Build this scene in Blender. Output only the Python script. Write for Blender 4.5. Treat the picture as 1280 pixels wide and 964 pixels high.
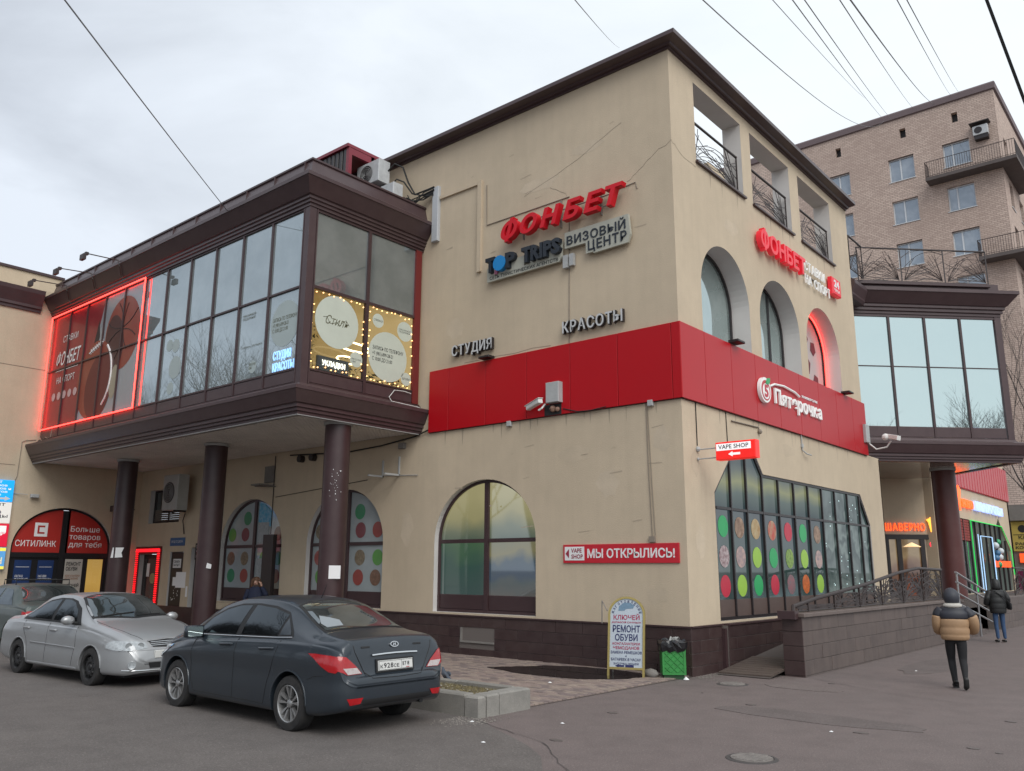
import bpy, math, random
from mathutils import Vector, Matrix
from mathutils.geometry import tessellate_polygon, delaunay_2d_cdt
from mathutils.bvhtree import BVHTree
R = math.radians
rnd = random.Random(7)
for o in list(bpy.data.objects): bpy.data.objects.remove(o)
sc = bpy.context.scene
col = sc.collection

# ------------------------------------------------------------------ camera
cam_d = bpy.data.cameras.new('camera'); cam = bpy.data.objects.new('camera', cam_d); col.objects.link(cam)
sc.camera = cam
cam_d.sensor_width = 36; cam_d.lens = 1052.258 / 1280 * 36
cam_d.clip_start = .1; cam_d.clip_end = 3000
YAW, PIT, ROL = R(130.247), R(12.3219), R(.2694)
F_ = Vector((math.cos(YAW)*math.cos(PIT), math.sin(YAW)*math.cos(PIT), math.sin(PIT)))
R_ = Vector((math.sin(YAW), -math.cos(YAW), 0)); U_ = R_.cross(F_)
R2 = math.cos(ROL)*R_ + math.sin(ROL)*U_; U2 = -math.sin(ROL)*R_ + math.cos(ROL)*U_
M = Matrix((R2, U2, -F_)).transposed().to_4x4(); M.translation = Vector((7.1469, -13.0814, 1.72))
cam.matrix_world = M

# ------------------------------------------------------------------ sky and light: overcast afternoon
world = bpy.data.worlds.new('World'); sc.world = world; world.use_nodes = True
nt = world.node_tree; N = nt.nodes; L = nt.links
bg = N['Background']; bg.inputs['Strength'].default_value = 1.0
SUN_EL, SUN_AZ = R(42), R(-28)          # azimuth of the light in the x-y plane
tc = N.new('ShaderNodeTexCoord'); mp = N.new('ShaderNodeMapping'); mp.inputs['Scale'].default_value = (1, 1, 2.4)
L.new(tc.outputs['Generated'], mp.inputs['Vector'])
nz = N.new('ShaderNodeTexNoise'); nz.inputs['Scale'].default_value = 2.3; nz.inputs['Detail'].default_value = 7; nz.inputs['Roughness'].default_value = .52
nz.inputs['Distortion'].default_value = .35
L.new(mp.outputs['Vector'], nz.inputs['Vector'])
dot = N.new('ShaderNodeVectorMath'); dot.operation = 'DOT_PRODUCT'; dot.inputs[1].default_value = (.84, .54, 0)
L.new(tc.outputs['Generated'], dot.inputs[0])
gr = N.new('ShaderNodeMapRange'); gr.inputs['From Min'].default_value = -.75; gr.inputs['From Max'].default_value = .25
gr.inputs['To Min'].default_value = 0; gr.inputs['To Max'].default_value = 1; gr.interpolation_type = 'SMOOTHSTEP'
L.new(dot.outputs['Value'], gr.inputs['Value'])
cr = N.new('ShaderNodeValToRGB'); L.new(nz.outputs['Fac'], cr.inputs['Fac'])
cr.color_ramp.elements[0].position = .36; cr.color_ramp.elements[0].color = (.52, .565, .64, 1)
cr.color_ramp.elements[1].position = .60; cr.color_ramp.elements[1].color = (.79, .855, .95, 1)
cr2 = N.new('ShaderNodeValToRGB'); L.new(nz.outputs['Fac'], cr2.inputs['Fac'])
cr2.color_ramp.elements[0].position = .34; cr2.color_ramp.elements[0].color = (.89, .96, 1.02, 1)
cr2.color_ramp.elements[1].position = .60; cr2.color_ramp.elements[1].color = (.96, 1.02, 1.06, 1)
mx = N.new('ShaderNodeMix'); mx.data_type = 'RGBA'
L.new(gr.outputs['Result'], mx.inputs[0]); L.new(cr.outputs['Color'], mx.inputs[6]); L.new(cr2.outputs['Color'], mx.inputs[7])
sky = N.new('ShaderNodeTexSky'); sky.sky_type = 'NISHITA'; sky.sun_disc = False
sky.sun_elevation = SUN_EL; sky.sun_rotation = math.pi/2 - SUN_AZ; sky.dust_density = 4
sc1 = N.new('ShaderNodeVectorMath'); sc1.operation = 'SCALE'; sc1.inputs['Scale'].default_value = .05
L.new(sky.outputs['Color'], sc1.inputs[0])
mx2 = N.new('ShaderNodeMix'); mx2.data_type = 'RGBA'; mx2.inputs[0].default_value = .92
L.new(sc1.outputs['Vector'], mx2.inputs[6]); L.new(mx.outputs[2], mx2.inputs[7])
L.new(mx2.outputs[2], bg.inputs['Color'])
sd = bpy.data.lights.new('sun', 'SUN'); sd.energy = 1.7; sd.angle = R(40); sd.color = (1, .97, .93)
sun = bpy.data.objects.new('sun', sd); col.objects.link(sun)
dv = Vector((math.cos(SUN_EL)*math.cos(SUN_AZ), math.cos(SUN_EL)*math.sin(SUN_AZ), math.sin(SUN_EL)))
sun.rotation_euler = dv.to_track_quat('Z', 'Y').to_euler()
sc.view_settings.view_transform = 'Standard'; sc.view_settings.look = 'None'
sc.view_settings.exposure = .14; sc.view_settings.gamma = 1
sc.cycles.max_bounces = 6; sc.cycles.transparent_max_bounces = 8
sc.cycles.sample_clamp_indirect = 4

# ------------------------------------------------------------------ helpers: objects
def tag(o, label=None, cat=None, group=None, kind=None):
    if label: o['label'] = label
    if cat: o['category'] = cat
    if group: o['group'] = group
    if kind: o['kind'] = kind
    return o
def thing(name, label, cat, loc=(0,0,0), group=None):
    o = bpy.data.objects.new(name, None); o.empty_display_size = .2; col.objects.link(o); o.location = loc
    return tag(o, label, cat, group)
def wloc(o):
    v = Vector((0,0,0))
    while o is not None: v = v + o.location; o = o.parent
    return v
def copy_tree(o, parent=None):
    c = o.copy(); col.objects.link(c); c.parent = parent
    for ch in list(o.children): copy_tree(ch, c)
    return c
class Fr:
    def __init__(s, o, u, v, n=None):
        s.o = Vector(o); s.u = Vector(u); s.v = Vector(v); s.n = Vector(n) if n else s.u.cross(s.v)
    def p(s, a, b, c=0): return s.o + s.u*a + s.v*b + s.n*c
    def sh(s, a, b, c=0): return Fr(s.p(a,b,c), s.u, s.v, s.n)
W = Fr((0,0,0), (1,0,0), (0,1,0), (0,0,1))
class MB:
    def __init__(s): s.V = []; s.F = []
    def add(s, vs, fs):
        k = len(s.V); s.V += [Vector(v) for v in vs]; s.F += [tuple(i+k for i in f) for f in fs]; return s
    def box(s, fr, a0, a1, b0, b1, c0, c1):
        vs = [fr.p(a,b,c) for c in (c0,c1) for b in (b0,b1) for a in (a0,a1)]
        return s.add(vs, [(0,2,3,1),(4,5,7,6),(0,1,5,4),(2,6,7,3),(0,4,6,2),(1,3,7,5)])
    def bbox(s, fr, a0, a1, b0, b1, c0, c1, e=.01):   # box whose front rim (c1) is chamfered
        vs = [fr.p(a,b,c0) for b in (b0,b1) for a in (a0,a1)]
        vs += [fr.p(a,b,c1-e) for b in (b0,b1) for a in (a0,a1)]
        vs += [fr.p(a,b,c1) for b in (b0+e,b1-e) for a in (a0+e,a1-e)]
        return s.add(vs, [(0,2,3,1),(0,1,5,4),(2,6,7,3),(0,4,6,2),(1,3,7,5),(4,5,9,8),(6,10,11,7),(4,8,10,6),(5,7,11,9),(8,9,11,10)])
    def poly(s, fr, outline, holes=(), c0=0, c1=.05, back=True, sides=True, holesides=True):
        loops = [list(outline)] + [list(h) for h in holes]
        flat = [p for l in loops for p in l]
        tris = tessellate_polygon([[Vector((p[0],p[1],0)) for p in l] for l in loops])
        n = len(flat)
        vs = [fr.p(p[0],p[1],c1) for p in flat]
        fs = []
        for t in tris:
            a,b,c = [flat[i] for i in t]
            ar = (b[0]-a[0])*(c[1]-a[1])-(b[1]-a[1])*(c[0]-a[0])
            if abs(ar) < 1e-9: continue
            fs.append(tuple(t) if ar > 0 else (t[0],t[2],t[1]))
        if back or sides:
            vs += [fr.p(p[0],p[1],c0) for p in flat]
            if back: fs += [(f[0]+n,f[2]+n,f[1]+n) for f in fs]
            if sides:
                k = 0
                for li,l in enumerate(loops):
                    m = len(l)
                    ar = sum(l[i][0]*l[(i+1)%m][1]-l[(i+1)%m][0]*l[i][1] for i in range(m))
                    if li == 0 or holesides:
                        for i in range(m):
                            j = (i+1) % m
                            q = (k+i, k+j, k+j+n, k+i+n)
                            fs.append(q[::-1] if (ar > 0) == (li == 0) else q)
                    k += m
        return s.add(vs, fs)
    def ring(s, fr, loop, c0, c1, inward=True):       # open band following a loop (reveals)
        m = len(loop); vs = [fr.p(*p, c0) for p in loop] + [fr.p(*p, c1) for p in loop]
        return s.add(vs, [(i,(i+1)%m,(i+1)%m+m,i+m) for i in range(m)])
    def tube(s, pts, r, n=6, caps=True, r1=None):
        pts = [Vector(p) for p in pts]; k0 = len(s.V); m = len(pts)
        t0 = (pts[1]-pts[0]).normalized(); a = t0.orthogonal().normalized()
        for i,p in enumerate(pts):
            t = ((pts[min(i+1,m-1)]-pts[max(i-1,0)])).normalized()
            a = (a - t*a.dot(t)); a = a.normalized() if a.length > 1e-6 else t.orthogonal().normalized()
            b = t.cross(a); rr = r if r1 is None else r+(r1-r)*i/(m-1)
            for j in range(n):
                th = 2*math.pi*j/n; s.V.append(p + a*math.cos(th)*rr + b*math.sin(th)*rr)
        for i in range(m-1):
            for j in range(n):
                q = (j+1) % n
                s.F.append((k0+i*n+j, k0+i*n+q, k0+(i+1)*n+q, k0+(i+1)*n+j))
        if caps:
            s.F.append(tuple(k0+j for j in range(n))[::-1]); s.F.append(tuple(k0+(m-1)*n+j for j in range(n)))
        return s
    def cyl(s, fr, a, b, r, c0, c1, n=20, r2=None):
        r2 = r if r2 is None else r2
        vs = [fr.p(a+r*math.cos(2*math.pi*i/n), b+r*math.sin(2*math.pi*i/n), c0) for i in range(n)]
        vs += [fr.p(a+r2*math.cos(2*math.pi*i/n), b+r2*math.sin(2*math.pi*i/n), c1) for i in range(n)]
        return s.add(vs, [(i,(i+1)%n,(i+1)%n+n,i+n) for i in range(n)] + [tuple(range(n))[::-1], tuple(range(n,2*n))])
    def lathe(s, o, ax, prof, n=24):                  # prof: (radius, along axis)
        o = Vector(o); ax = Vector(ax).normalized(); a = ax.orthogonal().normalized(); b = ax.cross(a); k = len(s.V); m = len(prof)
        for r,h in prof:
            for j in range(n):
                th = 2*math.pi*j/n; s.V.append(o + ax*h + (a*math.cos(th)+b*math.sin(th))*r)
        for i in range(m-1):
            for j in range(n):
                q = (j+1)%n; s.F.append((k+i*n+j,k+i*n+q,k+(i+1)*n+q,k+(i+1)*n+j))
        return s
    def sweep(s, path, prof, closed=False, caps=True):   # path: (x,y) list, outward side on the right; prof: (offset, z)
        P = [Vector((p[0],p[1])) for p in path]; m = len(P); k = len(s.V); q = len(prof)
        for i in range(m):
            d0 = (P[i]-P[i-1]).normalized() if (i > 0 or closed) else (P[1]-P[0]).normalized()
            d1 = (P[(i+1)%m]-P[i]).normalized() if (i < m-1 or closed) else d0
            n0 = Vector((d0.y,-d0.x)); n1 = Vector((d1.y,-d1.x)); b = (n0+n1); b = b/ (1+n0.dot(n1))
            for off,z in prof: s.V.append(Vector((P[i].x+b.x*off, P[i].y+b.y*off, z)))
        for i in range(m if closed else m-1):
            i2 = (i+1)%m
            for j in range(q-1): s.F.append((k+i*q+j, k+i2*q+j, k+i2*q+j+1, k+i*q+j+1))
        if caps and not closed:
            s.F.append(tuple(k+j for j in range(q))[::-1]); s.F.append(tuple(k+(m-1)*q+j for j in range(q)))
        return s
    def ball(s, c, r, n=8, sq=(1,1,1)):
        c = Vector(c); prof = []
        k = len(s.V)
        for i in range(n//2+1):
            ph = math.pi*i/(n//2)
            for j in range(n):
                th = 2*math.pi*j/n; s.V.append(c + Vector((math.sin(ph)*math.cos(th)*r*sq[0], math.sin(ph)*math.sin(th)*r*sq[1], math.cos(ph)*r*sq[2])))
        for i in range(n//2):
            for j in range(n):
                q=(j+1)%n; s.F.append((k+i*n+j,k+(i+1)*n+j,k+(i+1)*n+q,k+i*n+q))
        return s
    def build(s, name, m, parent=None, smooth=False, label=None, kind=None, local=False):
        me = bpy.data.meshes.new(name)
        off = Vector((0,0,0)) if (parent is None or local) else wloc(parent)
        me.from_pydata([tuple(v-off) for v in s.V], [], s.F); me.validate(); me.update()
        if m: me.materials.append(m)
        if smooth:
            me.polygons.foreach_set('use_smooth', [True]*len(me.polygons))
            if smooth != 'all':
                try: me.set_sharp_from_angle(angle=R(smooth if smooth is not True else 35))
                except Exception: pass
        o = bpy.data.objects.new(name, me); col.objects.link(o)
        if parent: o.parent = parent
        return tag(o, label, kind=kind)
def mesh_obj(name, me, parent=None, loc=(0,0,0)):
    o = bpy.data.objects.new(name, me); col.objects.link(o); o.location = loc
    if parent: o.parent = parent
    return o
def structure(o): o['kind'] = 'structure'; return o

# ------------------------------------------------------------------ helpers: lettering
def text_raw(s, off=0, res=2, shear=0, space=1, lsp=1):
    c = bpy.data.curves.new('t', 'FONT'); c.body = s; c.offset = off; c.resolution_u = res; c.shear = shear; c.space_character = space; c.space_line = lsp
    c.fill_mode = 'FRONT'
    o = bpy.data.objects.new('t', c); me = o.to_mesh()
    V = [(v.co.x, v.co.y) for v in me.vertices]; F = [tuple(p.vertices) for p in me.polygons]
    o.to_mesh_clear(); bpy.data.objects.remove(o); bpy.data.curves.remove(c)
    return V, F
def solidify2d(V, F, fr, c0, c1):
    """flat faces -> slab with side walls; V in frame units"""
    mb = MB(); n = len(V); key = {}
    # weld coincident vertices so that boundary edges are the outline only
    idx = []
    for v in V:
        k = (round(v[0],5), round(v[1],5)); idx.append(key.setdefault(k, len(key)))
    U = list(key.keys()); n = len(U); FF = []
    for f in F:
        g = [idx[i] for i in f]
        if len(set(g)) < 3: continue
        ar = sum(U[g[i]][0]*U[g[(i+1)%len(g)]][1]-U[g[(i+1)%len(g)]][0]*U[g[i]][1] for i in range(len(g)))
        if abs(ar) < 1e-10: continue
        FF.append(tuple(g) if ar > 0 else tuple(g[::-1]))
    fs = list(FF); vs = [fr.p(u[0],u[1],c1) for u in U]
    if c1 - c0 > .004:
        vs += [fr.p(u[0],u[1],c0) for u in U]; ed = {}
        for f in FF:
            for i in range(len(f)):
                a,b = f[i], f[(i+1)%len(f)]
                ed[(a,b)] = 1
        for (a,b) in ed:
            if (b,a) not in ed: fs.append((a, a+n, b+n, b))
    return mb.add(vs, fs)
def text(name, s, fr, u, v, w, h, m, parent, c0=0, c1=.003, bold=.0, shear=0, align='l', lsp=1, label=None, slope=0, res=2, kind=None, space=1):
    """lettering fitted to the box u..u+w, v..v+h of a frame"""
    V, F = text_raw(s, bold, res, shear, space, lsp)
    x0 = min(p[0] for p in V); x1 = max(p[0] for p in V); y0 = min(p[1] for p in V); y1 = max(p[1] for p in V)
    sy = h/(y1-y0); sx = w/(x1-x0) if w else sy
    if align == 'c': u = u - sx*(x1-x0)/2
    V = [(u+(p[0]-x0)*sx, v+(p[1]-y0)*sy+slope*(p[0]-x0)*sx) for p in V]
    return solidify2d(V, F, fr, c0, c1).build(name, m, parent, label=label, kind=kind)
def letters(s, fr, u, v, w, h, m, parent, c0, c1, bold=0, shear=0, name='letter', slope=0, gap=.12, widths=None, lift=None):
    """each letter a part of its own"""
    data = []; bars = {}; BARS = []
    for ch in s:
        if ch == ' ': data.append(None); continue
        V, F = text_raw(ch if ch != 'Ф' or bold < .02 else 'О', bold, 3, shear)
        if ch == 'Ф' and bold >= .02:
            y0 = min(p[1] for p in V); y1 = max(p[1] for p in V); xm = (min(p[0] for p in V)+max(p[0] for p in V))/2; k = len(V)
            hw = .055+bold*.6; sk = (y1-y0+.16)*shear/2; BARS.append(1)
            V = V + [(xm-hw-sk,y0-.08),(xm+hw-sk,y0-.08),(xm+hw+sk,y1+.08),(xm-hw+sk,y1+.08)]; bar = (k,k+1,k+2,k+3)
        else: bar = None
        bars[id(F)] = bar; data.append((V, F, min(p[0] for p in V), max(p[0] for p in V), min(p[1] for p in V), max(p[1] for p in V)))
    caph = max(d[5] for d in data if d); base = 0
    tot = sum((d[3]-d[2]+gap) if d else .4 for d in data) - gap
    sx = w/tot; sy = h/caph; x = 0; out = []
    for ch, d in zip(s, data):
        if d is None: x += .4; continue
        V, F, a, b, y0, y1 = d
        VV = [(u+(x+p[0]-a)*sx, v+p[1]*sy+slope*(x+p[0]-a)*sx) for p in V]
        mb = solidify2d(VV[:-4] if bars[id(F)] else VV, F, fr, c0, c1)
        if bars[id(F)]: mb.poly(fr, VV[-4:], (), c0, c1+.003)
        out.append(mb.build(name, m, parent)); x += b-a+gap
    return out

# ------------------------------------------------------------------ helpers: materials
def mat(name, c, rough=.6, metal=0, var=0, vs=3, stretch=(1,1,1), c2=None, bump=0, bs=60, coat=0, emis=None, es=0, spec=.5, streak=0, fine=0, mid=0, spk=0, bdist=.01):
    m = bpy.data.materials.new(name); m.use_nodes = True; nt = m.node_tree; b = nt.nodes['Principled BSDF']
    b.inputs['Base Color'].default_value = (*c, 1); b.inputs['Roughness'].default_value = rough; b.inputs['Metallic'].default_value = metal
    b.inputs['Specular IOR Level'].default_value = spec
    if coat: b.inputs['Coat Weight'].default_value = coat; b.inputs['Coat Roughness'].default_value = .05
    if es: b.inputs['Emission Color'].default_value = (*(emis or c), 1); b.inputs['Emission Strength'].default_value = es
    last = None
    def pos():
        g = nt.nodes.new('ShaderNodeNewGeometry'); return g.outputs['Position']
    def layer(last, scale, stretch, lo, hi, amt, c2, detail=5):
        mp = nt.nodes.new('ShaderNodeMapping'); mp.inputs['Scale'].default_value = stretch; nt.links.new(pos(), mp.inputs['Vector'])
        n = nt.nodes.new('ShaderNodeTexNoise'); n.inputs['Scale'].default_value = scale; n.inputs['Detail'].default_value = detail; n.inputs['Roughness'].default_value = .6
        nt.links.new(mp.outputs['Vector'], n.inputs['Vector'])
        r = nt.nodes.new('ShaderNodeMapRange'); r.inputs['From Min'].default_value = lo; r.inputs['From Max'].default_value = hi; r.inputs['To Max'].default_value = amt
        nt.links.new(n.outputs['Fac'], r.inputs['Value'])
        x = nt.nodes.new('ShaderNodeMix'); x.data_type = 'RGBA'; x.inputs[7].default_value = (*c2, 1)
        nt.links.new(r.outputs['Result'], x.inputs[0])
        if last is None: x.inputs[6].default_value = (*c, 1)
        else: nt.links.new(last, x.inputs[6])
        return x.outputs[2]
    if var: last = layer(last, vs, stretch, .35, .72, var, c2 or tuple(v*.55 for v in c))
    if streak: last = layer(last, 2.2, (2.2,2.2,.16), .45, .78, streak, tuple(v*.45 for v in c))
    if mid: last = layer(last, 2.6, (1,1,1), .42, .66, mid, tuple(v*.62 for v in c), 7)
    if fine: last = layer(last, 70, (1,1,1), .45, .60, fine, tuple(v*.45 for v in c), 2)
    if spk: last = layer(last, 38, (1,1,1), .60, .68, spk, tuple(min(1,v*2.1) for v in c), 2)
    if last is not None: nt.links.new(last, b.inputs['Base Color'])
    if bump:
        n = nt.nodes.new('ShaderNodeTexNoise'); n.inputs['Scale'].default_value = bs; n.inputs['Detail'].default_value = 4; nt.links.new(pos(), n.inputs['Vector'])
        bp = nt.nodes.new('ShaderNodeBump'); bp.inputs['Strength'].default_value = bump; bp.inputs['Distance'].default_value = bdist
        nt.links.new(n.outputs['Fac'], bp.inputs['Height']); nt.links.new(bp.outputs['Normal'], b.inputs['Normal'])
    return m
def glow(name, c, s):
    m = bpy.data.materials.new(name); m.use_nodes = True; nt = m.node_tree; b = nt.nodes['Principled BSDF']
    b.inputs['Base Color'].default_value = (*c, 1); b.inputs['Emission Color'].default_value = (*c, 1); b.inputs['Emission Strength'].default_value = s
    return m
def glass(name, dark, refl, rc=(.9,.97,1), rough=.012, wav=.02, trans=0, mottle=0, emis=0, ec=(1,.9,.5)):
    """window glass: a dark room (or film) seen through a reflecting pane"""
    m = bpy.data.materials.new(name); m.use_nodes = True; nt = m.node_tree; nt.nodes.clear(); nn = nt.nodes.new; ln = nt.links.new
    out = nn('ShaderNodeOutputMaterial'); g = nn('ShaderNodeBsdfGlossy'); g.inputs['Color'].default_value = (*rc,1); g.inputs['Roughness'].default_value = rough
    ge = nn('ShaderNodeNewGeometry'); n = nn('ShaderNodeTexNoise'); n.inputs['Scale'].default_value = .9; n.inputs['Detail'].default_value = 1; ln(ge.outputs['Position'], n.inputs['Vector'])
    bp = nn('ShaderNodeBump'); bp.inputs['Strength'].default_value = wav; bp.inputs['Distance'].default_value = .5; ln(n.outputs['Fac'], bp.inputs['Height']); ln(bp.outputs['Normal'], g.inputs['Normal'])
    d = nn('ShaderNodeBsdfDiffuse') if not trans else nn('ShaderNodeBsdfTransparent')
    d.inputs['Color'].default_value = (*dark,1)
    base = d.outputs[0]
    if mottle:
        n2 = nn('ShaderNodeTexNoise'); n2.inputs['Scale'].default_value = 1.6; n2.inputs['Detail'].default_value = 5; ln(ge.outputs['Position'], n2.inputs['Vector'])
        c = nn('ShaderNodeValToRGB'); c.color_ramp.elements[0].position=.38; c.color_ramp.elements[1].position=.68
        c.color_ramp.elements[0].color = (*dark,1); c.color_ramp.elements[1].color = (*[min(1,v+mottle) for v in dark],1)
        ln(n2.outputs['Fac'], c.inputs['Fac']); ln(c.outputs['Color'], d.inputs['Color'])
    lw = nn('ShaderNodeFresnel'); lw.inputs['IOR'].default_value = 1.5
    mr = nn('ShaderNodeMapRange'); mr.inputs['To Min'].default_value = refl; mr.inputs['To Max'].default_value = 1; ln(lw.outputs['Fac'], mr.inputs['Value'])
    ms = nn('ShaderNodeMixShader'); ln(mr.outputs['Result'], ms.inputs['Fac']); ln(base, ms.inputs[1]); ln(g.outputs[0], ms.inputs[2])
    if emis:
        e = nn('ShaderNodeEmission'); e.inputs['Color'].default_value=(*ec,1); e.inputs['Strength'].default_value=emis; a=nn('ShaderNodeAddShader')
        ln(ms.outputs[0], a.inputs[0]); ln(e.outputs[0], a.inputs[1]); ln(a.outputs[0], out.inputs['Surface'])
    else: ln(ms.outputs[0], out.inputs['Surface'])
    return m

Y0 = Fr((0,0,0), (1,0,0), (0,0,1))                    # facade towards the camera's left  (u = x, v = z)
X0 = Fr((0,0,0), (0,1,0), (0,0,1))                    # facade along the street           (u = y, v = z)
def X_at(x): return Fr((x,0,0), (0,1,0), (0,0,1))
def Y_at(y): return Fr((0,y,0), (1,0,0), (0,0,1))
q2 = math.sqrt(.5)
def D_at(c, o=(0,0)): return Fr((0,c,0), (q2,q2,0), (0,0,1))    # walls turned by 45 degrees: u = x*sqrt2

STUCCO = (.60,.495,.362)
m_wall = mat('stucco', STUCCO, .85, var=.30, vs=.38, streak=.13, mid=.14, fine=.16, bump=.5, bs=55, bdist=.008)
m_reveal = mat('reveal_plaster', (.62,.60,.58), .8, var=.2, vs=2, bump=.2, bs=60, bdist=.004)
m_brown = mat('brown_metal', (.066,.040,.043), .36, var=.35, vs=3, c2=(.10,.068,.068), streak=.2, spec=.45)
m_brown2 = mat('brown_frame', (.055,.030,.032), .4, var=.2, vs=5)
m_fr = mat('dark_frame', (.022,.017,.018), .4)
m_col = mat('column_paint', (.042,.020,.022), .4, var=.4, vs=3, c2=(.075,.045,.045), bump=.1, bs=30)
m_colr = mat('column_paint_red', (.085,.022,.020), .45, var=.4, vs=3, c2=(.12,.05,.045), bump=.1, bs=30)
m_tile = [mat('plinth_tile', c, .38, var=.35, vs=5, c2=(.10,.075,.07), bump=.12, bs=50) for c in ((.046,.026,.026),(.052,.030,.029),(.041,.023,.024))]
m_tile2 = [mat('ramp_tile', c, .62, var=.45, vs=3.5, c2=(.15,.115,.10), streak=.4, bump=.2, bs=50) for c in ((.098,.074,.067),(.106,.080,.072),(.090,.068,.062))]
m_joint = mat('joint_mortar', (.14,.12,.11), .9)
m_red = mat('red_panel', (.45,.006,.012), .34, var=.2, vs=1.5, c2=(.36,.008,.014), spec=.3)
m_conc = mat('concrete', (.22,.205,.19), .9, var=.4, vs=6, bump=.5, bs=50)
m_white = mat('white_paint', (.72,.72,.70), .5, var=.1, vs=8)
m_grey = mat('grey_paint', (.42,.43,.43), .5, var=.25, vs=8)
m_wire = mat('black_cable', (.012,.012,.012), .6); m_wire2 = mat('weathered_wire', (.16,.165,.175), .6)
m_cable = mat('pale_cable', (.25,.21,.17), .7)
m_iron = mat('wrought_iron', (.035,.024,.023), .5)
m_neon = glow('red_neon', (1,.045,.035), 5.5)
m_ink = mat('black_print', (.02,.02,.022), .6)
m_inkb = mat('navy_print', (.015,.02,.10), .6)
m_wprint = mat('white_print', (.8,.8,.8), .6)
g_bay = glass('bay_glass', (.20,.235,.235), .30, (.80,.90,.95), mottle=.07, wav=.004)
g_bay2 = glass('bay_glass_side', (.12,.135,.135), .18, (.8,.9,.95), mottle=.05, wav=.004)
g_sky = glass('mirror_glass', (.15,.18,.18), .62, (.77,.92,.92), wav=.0015)
g_niche = glass('niche_glass', (.17,.21,.20), .34, (.80,.93,.94), mottle=.08)
g_dark = glass('dark_glass', (.03,.035,.035), .06, mottle=.03)
g_shop = glass('shop_glass', (.060,.085,.085), .10, mottle=.10)

# ================================================================== the commercial building
B = thing('commercial_building', 'beige rendered shopping building with brown cornices, red band and glazed bays on the corner', 'building')
def arch(u0, u1, v0, vs, vt, n=28):
    c = (u0+u1)/2; r = (u1-u0)/2; h = vt-vs
    return [(u0,v0),(u1,v0)] + [(c+r*math.cos(math.pi*i/n), vs+h*math.sin(math.pi*i/n)) for i in range(n+1)]
def rect(a0,a1,b0,b1): return [(a0,b0),(a1,b0),(a1,b1),(a0,b1)]
ARCH = [(-6.11,-3.30,.84,2.30,3.56), (-10.66,-7.78,.84,2.30,3.60), (-14.62,-11.72,.84,2.30,3.56)]
LOG = [(.98,3.12),(3.60,5.79),(6.35,8.52)]
NIC = [(.95,3.08),(3.60,5.79),(6.22,8.42)]
WIN = [(1.12,.84),(9.73,.84),(9.73,2.87),(9.12,3.63),(3.27,3.63),(2.88,4.08),(2.06,4.08),(1.10,3.12)]
# --- south-west facade (y = 0)
holes = [arch(*a) for a in ARCH] + [rect(-19.28,-18.10,.02,2.16), rect(-18.90,-17.02,3.07,4.10), rect(-17.36,-16.57,.02,2.19), rect(-16.15,-15.35,.02,2.3), rect(-5.21,-4.37,.30,.52)]
MB().poly(Y0, [(-19.55,.0),(0,0),(0,11.68),(-14,11.68),(-14,10.0),(-19.55,10.0)], holes, -.42, 0, holesides=False).build('wall', m_wall, B)
for a in ARCH: MB().ring(Y0, arch(*a), -.42, -.001).build('window_reveal', m_reveal, B)
for h in holes[3:]: MB().ring(Y0, h, -.42, -.001).build('opening_reveal', m_reveal, B)
# --- street facade (x = 0)
holes = [rect(a,b,9.64,11.38) for a,b in LOG] + [arch(a,b,5.9,7.05,8.12) for a,b in NIC] + [WIN]
MB().poly(X0, [(0.42,0),(10.9,0),(10.9,4.72),(9.85,4.72),(9.85,11.68),(.42,11.68)], holes, -.42, 0, holesides=False).build('wall', m_wall, B)
for a,b in NIC: MB().ring(X0, arch(a,b,5.9,7.05,8.12), -.42, -.001).build('niche_reveal', m_reveal, B)
for a,b in LOG: MB().ring(X0, rect(a,b,9.64,11.38), -.42, -.001).build('loggia_reveal', m_reveal, B)
MB().ring(X0, WIN, -.42, -.001).build('window_reveal', m_reveal, B)
mb = MB()
mb.box(W, -14, -.42, .42, 9.85, 8.9, 9.5); mb.box(W, -19.5, -14, .0, 9.85, 9.2, 9.6)
mb.build('roof', m_conc, B)
MB().box(W, -14, -.42, 9.55, 9.85, 0, 9.9).box(W, -14.0, -13.7, .42, 9.5, 9.5, 11.66).build('wall', m_wall, B)
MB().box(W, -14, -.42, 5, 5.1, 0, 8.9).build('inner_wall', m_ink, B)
# low service walls on the roof terrace, seen through the openings
MB().box(W, -2.8, -1.9, 5.4, 7.3, 9.5, 12.0).box(W, -3.4,-2.4, 7.9, 9.0, 9.5, 12.35).build('roof_duct', m_wall, B)
# cracks in the render
def crack(pts, fr, w=.0055):
    mb = MB()
    for (a,b),(c,d) in zip(pts, pts[1:]):
        k = 5; prev = (a,b)
        for i in range(1,k+1):
            t = i/k; q = (a+(c-a)*t + (rnd.uniform(-.02,.02) if i < k else 0), b+(d-b)*t + (rnd.uniform(-.025,.025) if i < k else 0))
            mb.add([fr.p(prev[0],prev[1]-w,.0022), fr.p(q[0],q[1]-w,.0022), fr.p(q[0],q[1]+w,.0022), fr.p(prev[0],prev[1]+w,.0022)], [(0,1,2,3)]); prev = q
    return mb
m_crack = mat('crack_line', (.24,.195,.15), .9)
crack([(-1.0,9.15),(-.8,9.25),(-.35,9.55),(0,9.7)], Y0).build('wall_crack', m_crack, B)
crack([(0,9.7),(.35,9.55),(.95,9.5)], X0).build('wall_crack', m_crack, B)
crack([(-2.35,9.0),(-2.5,9.35),(-2.9,9.6)], Y0).build('wall_crack', m_crack, B)
crack([(-3.6,9.6),(-2.2,10.0),(-1.1,10.45)], Y0,.005).build('wall_crack', m_crack, B)
crack([(-2.9,6.15),(-5.3,6.16)], Y0,.006).build('wall_crack', m_crack, B)
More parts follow.
